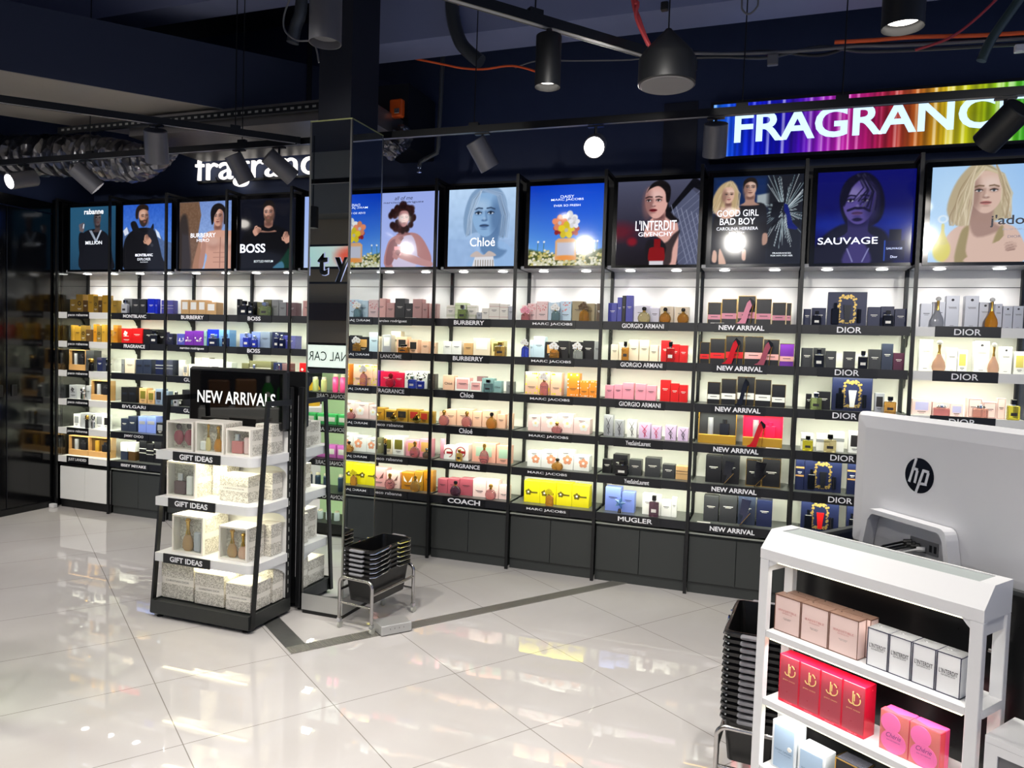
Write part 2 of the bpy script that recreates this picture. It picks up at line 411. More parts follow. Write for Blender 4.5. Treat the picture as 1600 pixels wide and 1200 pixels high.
def gmat(c):
    solid = c in ('black', 'silver', 'navy'); k = 0.0 if solid else .22
    return mat('glass ' + c, tuple(v * (1 - k) + k for v in PAL[c]), 0.04, 0.0, 0.0 if solid else 0.72)
def lacquer(c): return mat('lacquer ' + c, PAL[c], 0.12, coat=.5)
goldm = mat('gold metal', (.88, .70, .34), 0.22, 1.0)
capblack = mat('black cap', (.04, .04, .045), 0.2)
DK = mat('dark print', (.16, .15, .17), 0.5)
LT = mat('pale print', (.92, .91, .88), 0.5)
def flat(name, c): return mat('print ' + name, c, 0.45)
DECO = {'ring': 'ring emblem', 'stripe': 'pale stripe', 'emblem': 'white emblem', 'kraft': 'kraft tray', 'panel': 'dark panel', 'olivewin': 'olive window', 'greywin': 'grey window', 'darkwin': 'dark window',
        'amberwin': 'amber window', 'redwin': 'red window', 'greenwin': 'green window', 'lilacwin': 'lilac window', 'yellowwin': 'yellow window', 'whitetop': 'white top', 'whitelabel': 'white label',
        'silverlabel': 'silver label', 'star': 'star print', 'blackdots': 'black dots', 'whitedots': 'white dots', 'yellowdots': 'yellow dots', 'dots': 'flower print', 'daisy': 'white daisy', 'peachdaisy': 'peach daisy',
        'key': 'dark emblem', 'wings': 'wing cutout', 'whitewings': 'white wings', 'pinkband': 'pink band', 'redband': 'red band', 'roseband2': 'rose band', 'roseband': 'rose lines', 'greenband': 'green lines', 'whiteband': 'white band',
        'greyband': 'grey band', 'tanband': 'tan bands', 'T1': 'script lettering', 'whiteframe': 'white border', 'frame': 'fine border', 'mono': 'black monogram', 'redmono': 'red monogram', 'script': 'script lettering',
        'seal': 'black seal', 'goldframe': 'gold edges', 'redscribble': 'red scribble', 'goldtray': 'gold tray', 'smile': 'dark mark'}
WIN = {'olivewin': (.42, .40, .12), 'greywin': (.55, .56, .58), 'darkwin': (.12, .11, .12), 'amberwin': (.86, .66, .38), 'redwin': (.70, .18, .14), 'greenwin': (.68, .80, .70), 'lilacwin': (.72, .72, .88), 'yellowwin': (.88, .82, .42)}
PC = {}
def cached(key, fn):
    if key not in PC: PC[key] = fn()
    return PC[key]
def part(root, name, key, fn, m, smooth=False):
    me = cached(key, lambda: mesh_of(name, fn(), smooth))
    if me.materials and me.materials[0] != m:
        me = cached(key + (m.name,), lambda: me_copy(me))
    return link(name, me, m, root)
def me_copy(me):
    c = me.copy(); c.materials.clear(); return c

def flower(mb, cx, cz, r, y, n=5):
    for q in range(n):
        a = 2 * math.pi * q / n + 0.3
        mb.disc((cx + r * .58 * math.cos(a), cz + r * .58 * math.sin(a)), r * .44, r * .44, y + q * 0.00012, 12)
    return mb

def carton(root, w, h, d, c, deco, seed):
    rnd = random.Random(seed)
    key = ('carton', w, h, d)
    body = part(root, 'carton_body', key, lambda: MB().cbox(-w / 2, 0, 0, w / 2, d, h, 0.0012), cmat(c))
    e = -0.0011
    lum = sum(PAL[c]) / 3
    P = DK if lum > 0.45 else LT
    def lines(zc, s=1.0):
        def f():
            mb = MB(); ww = w * .27 * s
            mb.box(-ww, e, zc + .004, ww, 0, zc + .0075); mb.box(-ww * .65, e, zc - .0035, ww * .65, 0, zc - .0015)
            return mb
        part(root, 'printed_text', ('lines', w, zc, s), f, P)
    if deco in WIN:
        part(root, 'window_panel', ('win', w, h), lambda: MB().box(-w * .34, e, h * .30, w * .34, 0, h * .82), flat(deco, WIN[deco]))
        lines(h * .15, .8)
    elif deco == 'ring':
        part(root, 'emblem', ('ring', w, h), lambda: ringmb(0, h * .52, w * .26, w * .16, e), mat('dark gilt print', (.16, .11, .04), .4)); lines(h * .2)
    elif deco in ('stripe',):
        part(root, 'stripe', ('stripe', w, h), lambda: MB().box(-w / 2, e, h * .62, w / 2, 0, h * .65).box(-w / 2, e, h * .42, w / 2, 0, h * .44), P)
    elif deco in ('emblem', 'smile'):
        part(root, 'emblem', ('emb', w, h), lambda: flower(MB(), -w * .1, h * .66, w * .2, e, 4).box(-w * .28, e, h * .46, w * .2, 0, h * .5), LT if lum < .5 else DK); lines(h * .2)
    elif deco == 'panel':
        part(root, 'label_panel', ('pan', w, h), lambda: MB().box(-w * .32, e, h * .5, w * .32, 0, h * .64), flat('deep slate', (.10, .12, .17)))
    elif deco == 'whitetop':
        part(root, 'paper_sleeve', ('wt', w, h, d), lambda: MB().box(-w / 2 - .0006, e, h * .5, w / 2 + .0006, d + .0006, h + .0006), cmat('white')); lines(h * .75, 1.1)
    elif deco in ('whitelabel', 'silverlabel'):
        part(root, 'label', ('lab', w, h, deco), lambda: MB().box(-w * .33, e, h * .36, w * .33, 0, h * .86) if deco == 'whitelabel' else MB().box(-w * .36, e, h * .52, w * .36, 0, h * .72),
             cmat('white' if deco == 'whitelabel' else 'silver'))
    elif deco in ('star', 'blackdots', 'whitedots', 'yellowdots', 'dots'):
        col = {'star': LT, 'blackdots': DK, 'whitedots': cmat('white'), 'yellowdots': cmat('yellow'), 'dots': cmat('rose')}[deco]
        def f():
            mb = MB()
            r2 = random.Random(seed)
            for q in range(14 if deco != 'star' else 5):
                if deco in ('whitedots', 'yellowdots'):
                    side = q % 4; t = r2.uniform(-.42, .42)
                    px, pz = [(t * w, h * .93), (t * w, h * .07), (-w * .42, h * (.5 + t)), (w * .42, h * (.5 + t))][side]
                else:
                    px, pz = r2.uniform(-.4, .4) * w, h * (r2.uniform(.5, .93) if deco != 'star' else r2.uniform(.3, .6))
                rr = w * r2.uniform(.035, .075)
                mb.disc((px, pz), rr, rr, e - q * .00002, 8)
            return mb
        part(root, 'printed_pattern', ('dots', w, h, deco, seed), f, col); lines(h * .3)
    elif deco in ('daisy', 'peachdaisy'):
        part(root, 'printed_daisy', ('daisy', w, h, deco), lambda: flower(MB(), w * .12, h * .5, w * .30, e), cmat('white') if deco == 'daisy' else flat('peach petal', (.90, .62, .48)))
        part(root, 'daisy_centre', ('dc', w, h), lambda: MB().disc((w * .12, h * .5), w * .09, w * .09, e - .0008), cmat('paleyellow' if deco == 'daisy' else 'white'))
        lines(h * .8, .7)
    elif deco == 'key':
        part(root, 'printed_emblem', ('key', w, h), lambda: flower(MB(), -w * .22, h * .48, w * .2, e).box(-w * .1, e, h * .44, w * .36, 0, h * .51), flat('olive', (.42, .38, .06)))
        part(root, 'emblem_centre', ('keyc', w, h), lambda: MB().disc((-w * .22, h * .48), w * .06, w * .06, e - .0008), cmat('white'))
    elif deco in ('wings', 'whitewings'):
        m1 = flat('dark cutout', (.45, .30, .28)) if deco == 'wings' else cmat('white')
        part(root, 'wing_cutout', ('wing', w, h), lambda: MB().prism_y([(-w * .05, h * .42), (-w * .36, h * .80), (-w * .30, h * .48)], e, 0).prism_y([(w * .05, h * .42), (w * .36, h * .80), (w * .30, h * .48)], e, 0), m1); lines(h * .2)
    elif deco in ('pinkband', 'redband', 'roseband2', 'whiteband'):
        cc = {'pinkband': 'pink', 'redband': 'red', 'roseband2': 'rosepink', 'whiteband': 'white'}[deco]
        part(root, 'paper_band', ('band', w, h, d), lambda: MB().box(-w / 2 - .0006, e, h * .22, w / 2 + .0006, d + .0006, h * .44), cmat(cc))
        part(root, 'gilt_edge', ('gilt', w, h), lambda: MB().box(-w / 2 - .0004, e * 1.3, 0.0005, -w / 2 + .0022, 0, h).box(w / 2 - .0022, e * 1.3, .0005, w / 2 + .0004, 0, h).box(-w / 2, e * 1.3, h - .002, w / 2, 0, h + .0006), goldm)
        part(root, 'printed_text', ('btx', w, h), lambda: MB().box(-w * .26, e * 1.6, h * .33, w * .26, e, h * .355), DK)
    elif deco in ('greyband', 'tanband', 'greenband', 'roseband'):
        cc = {'greyband': (.56, .57, .58), 'tanband': (.72, .55, .34), 'greenband': (.62, .68, .44), 'roseband': (.80, .60, .58)}[deco]
        zs = {'greyband': [(.52, .68)], 'tanband': [(.70, .75), (.44, .49)], 'greenband': [(.30, .325), (.84, .86), (.22, .235)], 'roseband': [(.80, .825), (.20, .22)]}[deco]
        def f():
            mb = MB()
            for a, b in zs: mb.box(-w / 2 - .0005, e, h * a, w / 2 + .0005, d * .5, h * b)
            return mb
        part(root, 'printed_band', ('pb', w, h, d, deco), f, flat(deco, cc))
        if deco != 'greyband': lines(h * .55, .9)
    elif deco == 'T1':
        text('Chlo\u00e9', DK, root, (0, e, h * .45), 'printed_lettering', width=round(w * .68, 3), bold=.01)
    elif deco in ('whiteframe', 'goldframe', 'frame'):
        t = {'whiteframe': .10, 'goldframe': .035, 'frame': .03}[deco] * w
        i = 0 if deco != 'frame' else w * .07
        m1 = {'whiteframe': cmat('white'), 'goldframe': goldm, 'frame': flat('rose line', (.55, .38, .38))}[deco]
        part(root, 'printed_border', ('frm', w, h, deco), lambda: framemb(-w / 2 + i, i, w / 2 - i, h - i, t, e), m1); lines(h * .5)
    elif deco in ('mono', 'redmono'):
        def f():
            mb = MB()
            for pts in ([(-.28, .86), (.16, .50), (-.02, .12)], [(.26, .90), (-.16, .46), (.22, .14)], [(-.02, .66), (.05, .06)]):
                for a, b in zip(pts[:-1], pts[1:]): barmb(mb, (a[0] * w, a[1] * h), (b[0] * w, b[1] * h), w * .045, e)
            return mb
        part(root, 'printed_monogram', ('mono', w, h), f, DK if deco == 'mono' else flat('magenta', (.85, .12, .32)))
    elif deco in ('script', 'seal'):
        def f():
            mb = MB(); pts = [(-.3 + .6 * q / 12, .62 + (.045 if q % 2 else -.02) + (.05 if q == 0 else 0)) for q in range(13)]
            for a, b in zip(pts[:-1], pts[1:]): barmb(mb, (a[0] * w, a[1] * h), (b[0] * w, b[1] * h), w * .022, e)
            mb.box(-w * .15, e, h * .08, w * .15, 0, h * .095)
            return mb
        part(root, 'printed_script', ('scr', w, h), f, flat('grey print', (.45, .44, .44)))
        if deco == 'seal': part(root, 'seal', ('seal', w, h), lambda: MB().disc((0, h * .87), w * .11, w * .11, e), DK)
    elif deco == 'redscribble':
        def f():
            mb = MB(); pts = [(-.3 + .36 * math.cos(a) + .2, .5 + .32 * math.sin(a)) for a in [q * .45 for q in range(-3, 9)]]
            for a, b in zip(pts[:-1], pts[1:]): barmb(mb, (a[0] * w, a[1] * h), (b[0] * w, b[1] * h), w * .07, e)
            mb.box(-w * .25, e, h * .42, w * .22, 0, h * .58)
            return mb
        part(root, 'printed_scribble', ('scrb', w, h), f, flat('dark red', (.62, .14, .16)))
    else:
        lines(h * .55)
def barmb(mb, a, b, t, e):
    d = Vector((b[0] - a[0], b[1] - a[1])); d.normalize(); n = Vector((-d.y, d.x)) * t / 2
    return mb.prism_y([(a[0] + n.x, a[1] + n.y), (b[0] + n.x, b[1] + n.y), (b[0] - n.x, b[1] - n.y), (a[0] - n.x, a[1] - n.y)], e, e + .001)
def ringmb(cx, cz, ro, ri, e, n=18):
    mb = MB(); vs = []
    for q in range(n):
        a = 2 * math.pi * q / n
        for r, y in ((ro, e), (ri, e), (ri, 0), (ro, 0)): vs.append((cx + r * math.cos(a), y, cz + r * math.sin(a)))
    fs = []
    for q in range(n):
        p = (q + 1) % n
        for j in range(4): fs.append((q * 4 + j, p * 4 + j, p * 4 + (j + 1) % 4, q * 4 + (j + 1) % 4))
    return mb.add(vs, fs)
def framemb(x0, z0, x1, z1, t, e):
    return MB().box(x0, e, z0, x0 + t, 0, z1).box(x1 - t, e, z0, x1, 0, z1).box(x0 + t, e, z0, x1 - t, 0, z0 + t).box(x0 + t, e, z1 - t, x1 - t, 0, z1)

def bottle(root, ty, w, h, c, col2):
    """root at the bottle's base centre; front towards -y"""
    k = (ty, w, h)
    G = gmat(c)
    cm = capblack if c in ('amber', 'red', 'yellow', 'paleyellow', 'black', 'plum', 'teal') else (goldm if c in ('gold', 'rose', 'salmon', 'peach') else chrome)
    d = min(w * .55, .04)
    if ty == 'r' or ty == 'b':
        bh = h * .70
        part(root, 'glass_body', k + ('body',), lambda: MB().cbox(-w / 2, -d / 2, 0, w / 2, d / 2, bh, min(.004, w * .12)), G)
        part(root, 'collar', k + ('col',), lambda: MB().cyl((0, 0, bh), (0, 0, bh + h * .06), w * .16, n=14), chrome)
        part(root, 'cap', k + ('cap',), lambda: MB().cbox(-w * .22, -min(d / 2, w * .22), bh + h * .06, w * .22, min(d / 2, w * .22), h, .002), cm)
        part(root, 'label', k + ('lab',), lambda: MB().box(-w * .26, -d / 2 - .0008, bh * .3, w * .26, -d / 2, bh * .52), LT if sum(PAL[c]) < 1.2 else DK)
    elif ty == 'o':
        bh = h * .68
        prof = [(w * .28, 0), (w * .42, bh * .08), (w * .5, bh * .35), (w * .49, bh * .55), (w * .38, bh * .82), (w * .18, bh * .97), (w * .14, bh)]
        part(root, 'glass_body', k + ('body',), lambda: MB().lathe(prof, n=20, sy=.55), G, True)
        part(root, 'neck', k + ('col',), lambda: MB().cyl((0, 0, bh), (0, 0, bh + h * .08), w * .12, n=14), goldm, True)
        part(root, 'stopper', k + ('cap',), lambda: MB().lathe([(w * .10, bh + h * .08), (w * .17, bh + h * .14), (w * .18, h * .92), (w * .10, h)], n=14, sy=.8), cm, True)
    elif ty == 'apple':
        prof = [(w * .2, 0), (w * .44, h * .12), (w * .5, h * .33), (w * .42, h * .55), (w * .2, h * .63), (w * .12, h * .6)]
        part(root, 'glass_body', k + ('body',), lambda: MB().lathe(prof, n=20, sy=.6), G, True)
        part(root, 'stopper', k + ('cap',), lambda: MB().lathe([(w * .08, h * .58), (w * .2, h * .72), (w * .22, h * .88), (w * .1, h)], n=14, sy=.7), mat('red cap', (.55, .05, .08), .2), True)
    elif ty == 'gem':
        part(root, 'faceted_body', k + ('body',), lambda: MB().lathe([(w * .22, 0), (w * .5, h * .32), (w * .44, h * .58), (w * .2, h * .8)], n=7, sy=.6), mat('bright gold', (.95, .80, .40), .12, 1.0))
        part(root, 'cap', k + ('cap',), lambda: MB().lathe([(w * .12, h * .8), (w * .2, h * .9), (w * .1, h)], n=7), goldm)
    elif ty == 'robot':
        part(root, 'bottle_body', k + ('body',), lambda: MB().lathe([(w * .26, 0), (w * .30, h * .05), (w * .27, h * .5), (w * .33, h * .62), (w * .12, h * .68)], n=18, sy=.8), chrome if c == 'silver' else mat('black lacquer', (.05, .05, .055), .12))
        part(root, 'stopper', k + ('cap',), lambda: MB().lathe([(w * .14, h * .68), (w * .30, h * .72), (w * .32, h * .92), (w * .2, h)], n=18, sy=.8), chrome if c == 'silver' else goldm)
    elif ty == 'fl':
        bh = h * .58
        part(root, 'glass_body', k + ('body',), lambda: MB().lathe([(w * .36, 0), (w * .42, bh * .1), (w * .40, bh * .75), (w * .28, bh * .92), (w * .14, bh)], n=16, sy=.5), G, True)
        part(root, 'collar', k + ('col',), lambda: MB().cyl((0, 0, bh), (0, 0, bh + h * .07), w * .13, n=14), goldm, True)
        pm = cmat(col2 if col2 in PAL else 'white')
        for q, (fx, fz, r) in enumerate([(-w * .22, h * .76, w * .26), (w * .2, h * .72, w * .24), (0, h * .86, w * .26)]):
            fo = part(root, 'flower', k + ('fl', q), lambda: petals(fx, -d * .3 - q * .003, fz, r), pm, True)
            part(fo, 'flower_centre', k + ('flc', q), lambda: MB().lathe([(r * .02, 0), (r * .2, r * .05), (r * .16, r * .16), (r * .02, r * .2)], n=8).shift(fx, -d * .3 - q * .003 - .004, fz - r * .1), goldm, True)
    elif ty == 'heel':
        W, H = w, h
        pt = lambda L: [(x * W - W / 2, z * H) for x, z in L]
        part(root, 'glass_shoe', k + ('body',), lambda: MB().prism_y(pt([(0, 0), (0, .035), (.16, .085), (.30, .22), (.44, .55), (.56, .80), (.70, .92), (.84, .72), (.70, .50), (.60, .22), (.50, 0.0)]), -d * .3, d * .3), lacquer(c))
        part(root, 'cap', k + ('cap',), lambda: MB().prism_y(pt([(.56, .805), (.72, 1.0), (.96, .86), (.98, .76), (.845, .70), (.705, .915)]), -d * .34, d * .34), capblack)
        part(root, 'stiletto_heel', k + ('heel',), lambda: MB().tube([(.90 * W - W / 2, 0, .75 * H), (.82 * W - W / 2, 0, .4 * H), (.78 * W - W / 2, 0, 0)], [.004, .0028, .002], 8), goldm, True)
    elif ty == 'bolt':
        W, H = w, h
        pt = lambda L: [(x * W - W / 2, z * H) for x, z in L]
        part(root, 'bottle_body', k + ('body',), lambda: MB().prism_y(pt([(.22, 1), (.98, .94), (.72, .52), (.94, .50), (.10, 0), (.36, .40), (.04, .42)]), -d * .4, d * .4), lacquer(c))
        part(root, 'metal_edge', k + ('edge',), lambda: barmb(MB(), (.94 * W - W / 2, .50 * H), (.10 * W - W / 2, 0.004), .0022, -d * .4 - .001), goldm)
    elif ty == 'genie':
        G2 = mat('glass ' + c + ' tall', PAL[c], .06, 0, .4)
        part(root, 'glass_body', k + ('body',), lambda: MB().lathe([(w * .3, 0), (w * .46, h * .06), (w * .5, h * .16), (w * .44, h * .30), (w * .24, h * .46), (w * .13, h * .56)], n=20, sy=.6), G2, True)
        part(root, 'neck', k + ('col',), lambda: MB().lathe([(w * .13, h * .56), (w * .09, h * .68), (w * .12, h * .84), (w * .12, h * .86)], n=14), goldm, True)
        part(root, 'ball_stopper', k + ('cap',), lambda: MB().lathe([(w * .05, h * .86), (w * .2, h * .89), (w * .22, h * .93), (w * .17, h * .975), (w * .05, h)], n=16), mat('clear crystal', (.93, .93, .92), .05, 0, .5), True)
    elif ty == 'star':
        def f():
            vs = []; n = 10; rings = []
            for y, s in ((-.018, 0.02), (0, 1), (.018, .02)):
                rings.append([((w / 2 if q % 2 == 0 else w / 4.4) * s * math.sin(2 * math.pi * q / n + .25), y, h * .46 + (w / 2 if q % 2 == 0 else w / 4.4) * s * math.cos(2 * math.pi * q / n + .25)) for q in range(n)])
            return MB().loft(rings)
        part(root, 'glass_star', k + ('body',), f, mat('faceted blue glass', (.42, .62, .85), .05, 0, .5))
        part(root, 'foot', k + ('foot',), lambda: MB().lathe([(w * .18, 0), (w * .14, h * .12), (w * .1, h * .2)], n=10, sy=.6), chrome)
    elif ty == 'bow':
        bh = h * .62
        part(root, 'glass_body', k + ('body',), lambda: MB().cbox(-w / 2, -d / 2, 0, w / 2, d / 2, bh, .005), G)
        part(root, 'cap', k + ('cap',), lambda: MB().cbox(-w * .12, -d * .3, bh, w * .12, d * .3, h * .86, .003), chrome)
        part(root, 'bow', k + ('bow',), lambda: MB().lathe([(.001, bh), (w * .14, bh + h * .1), (.001, bh + h * .2)], -w * .2, -d * .35, 10, .4).lathe([(.001, bh), (w * .14, bh + h * .1), (.001, bh + h * .2)], w * .2, -d * .35, 10, .4), chrome, True)
    elif ty == 't':
        r = min(w / 2, .03)
        part(root, 'tube_body', k + ('body',), lambda: MB().lathe([(r * .96, 0), (r, .002), (r, h * .9)], n=20), cmat(c), True)
        part(root, 'tube_lid', k + ('lid',), lambda: MB().lathe([(r * 1.02, h * .9), (r * 1.02, h - .001), (r * .9, h)], n=20), cmat(c), True)
def shift(s, x, y, z):
    s.v = [(a + x, b + y, c + z) for a, b, c in s.v]; return s
MB.shift = shift
def petals(cx, cy, cz, r, n=5):
    mb = MB()
    for q in range(n):
        a = 2 * math.pi * q / n + .3
        px, pz = cx + r * .55 * math.cos(a), cz + r * .55 * math.sin(a)
        m2 = MB().lathe([(r * .05, -.0035), (r * .42, -.0012), (r * .42, .0012), (r * .05, .0035)], n=10)
        mb.add([(px + x, cy + z, pz + y) for x, y, z in m2.v], [f[::-1] for f in m2.f])
    return mb

def giftset(root, ty, w, h, d, c, deco):
    if ty == 'g':
        lower = 'kraft' if deco == 'kraft' else 'gold'
        lm = mat('kraft card', (.72, .55, .34), .6) if lower == 'kraft' else cmat('gold')
        bh = h * .28
        part(root, 'card_tray', ('gt', w, h, d), lambda: MB().cbox(-w / 2, 0, 0, w / 2, d, bh, .0015), lm)
        part(root, 'backing_card', ('gb', w, h, d), lambda: MB().box(-w / 2 + .002, d * .55, bh, w / 2 - .002, d - .002, h), cmat(c))
        part(root, 'lid_edge', ('gl', w, h, d), lambda: MB().box(-w / 2, .004, h - .004, w / 2, d, h + .001).box(-w / 2, .004, bh, -w / 2 + .003, d, h - .004).box(w / 2 - .003, .004, bh, w / 2, d, h - .004), lm if c != 'crimson' else cmat('crimson'))
        part(root, 'spray_can', ('gc', w, h), lambda: MB().cyl((-w * .18, .022, bh), (-w * .18, .022, h * .82), w * .075, n=14), cmat('silver') if c != 'brown' else cmat('gold'), True)
        part(root, 'small_bottle', ('gbot', w, h), lambda: MB().cbox(w * .06, .010, bh, w * .32, .034, h * .66, .003).cyl((w * .19, .022, h * .66), (w * .19, .022, h * .78), w * .06, n=12), mat('dark tinted glass', (.12, .12, .14), .1) if c != 'crimson' else cmat('crimson'), False)
    else:
        part(root, 'box_body', ('gsb', w, h, d), lambda: MB().cbox(-w / 2, 0.012, 0, w / 2, d, h, .0015), cmat('navy'))
        def f():
            mb = MB(); fw, fh = w * .20, h * .36; cz = h * .5
            for q in range(58):
                a = 2 * math.pi * q / 58; ca, sa = math.cos(a), math.sin(a)
                k = 1 / max(abs(ca), abs(sa)); k = min(k, 1.25)
                r = (.026 + .013 * (q % 4)) * w; k *= 1 + .10 * math.sin(q * 2.4)
                mb.prism_y([(ca * k * fw + r * .6 * math.cos(t), cz + sa * k * fh + r * .6 * math.sin(t)) for t in [2 * math.pi * j / 7 + q for j in range(7)]], .0105 - .00002 * q, .0118)
            return mb
        part(root, 'gold_ornament', ('gso', w, h), f, mat('gold foil print', (.80, .68, .38), .35, .6))
        part(root, 'small_bottle', ('gs1', w, h), lambda: MB().cbox(-w * .40, 0, h * .06, -w * .20, .0115, h * .52, .003).box(-w * .34, .002, h * .52, -w * .26, .010, h * .68), mat('dark glass', (.06, .07, .10), .1))
        part(root, 'cream_tube', ('gs2', w, h), lambda: MB().prism_y([(-w * .09, h * .62), (w * .11, h * .62), (w * .07, h * .2), (-w * .05, h * .2)], .001, .0095).box(-w * .05, .001, h * .12, w * .07, .009, h * .2), DECOMAT[deco] if deco in DECOMAT else mat('dark tube', (.10, .11, .14), .3))
        part(root, 'spray', ('gs3', w, h), lambda: MB().cyl((w * .31, .006, h * .12), (w * .31, .006, h * .5), w * .055, n=12), mat('dark glass', (.06, .07, .10), .1), True)
DECOMAT = {'whitetube': cmat('white'), 'redtube': cmat('red')}

ORD = ['first', 'second', 'third', 'fourth', 'fifth', 'sixth', 'seventh', 'eighth', 'ninth', 'tenth', 'eleventh', 'twelfth', 'thirteenth']
SHW = ['top', 'second', 'third', 'fourth', 'fifth', 'lowest']
KIND = {'c': ('carton', 'perfume_carton', 'carton'), 'b': ('spray bottle', 'perfume_bottle', 'perfume bottle'), 'r': ('square bottle', 'perfume_bottle', 'perfume bottle'), 'o': ('round bottle', 'perfume_bottle', 'perfume bottle'),
        'apple': ('apple shaped bottle', 'perfume_bottle', 'perfume bottle'), 'gem': ('faceted bottle', 'perfume_bottle', 'perfume bottle'), 'robot': ('stout bottle', 'perfume_bottle', 'perfume bottle'),
        'fl': ('flower topped bottle', 'perfume_bottle', 'perfume bottle'), 'heel': ('high heel bottle', 'perfume_bottle', 'perfume bottle'), 'bolt': ('lightning shaped bottle', 'perfume_bottle', 'perfume bottle'),
        'genie': ('long necked bottle', 'perfume_bottle', 'perfume bottle'), 'star': ('star shaped bottle', 'perfume_bottle', 'perfume bottle'), 'bow': ('bow topped bottle', 'perfume_bottle', 'perfume bottle'),
        't': ('tube', 'cardboard_tube', 'tube'), 'g': ('gift set', 'gift_set', 'gift set'), 'gs': ('boxed gift set', 'gift_set', 'gift set')}
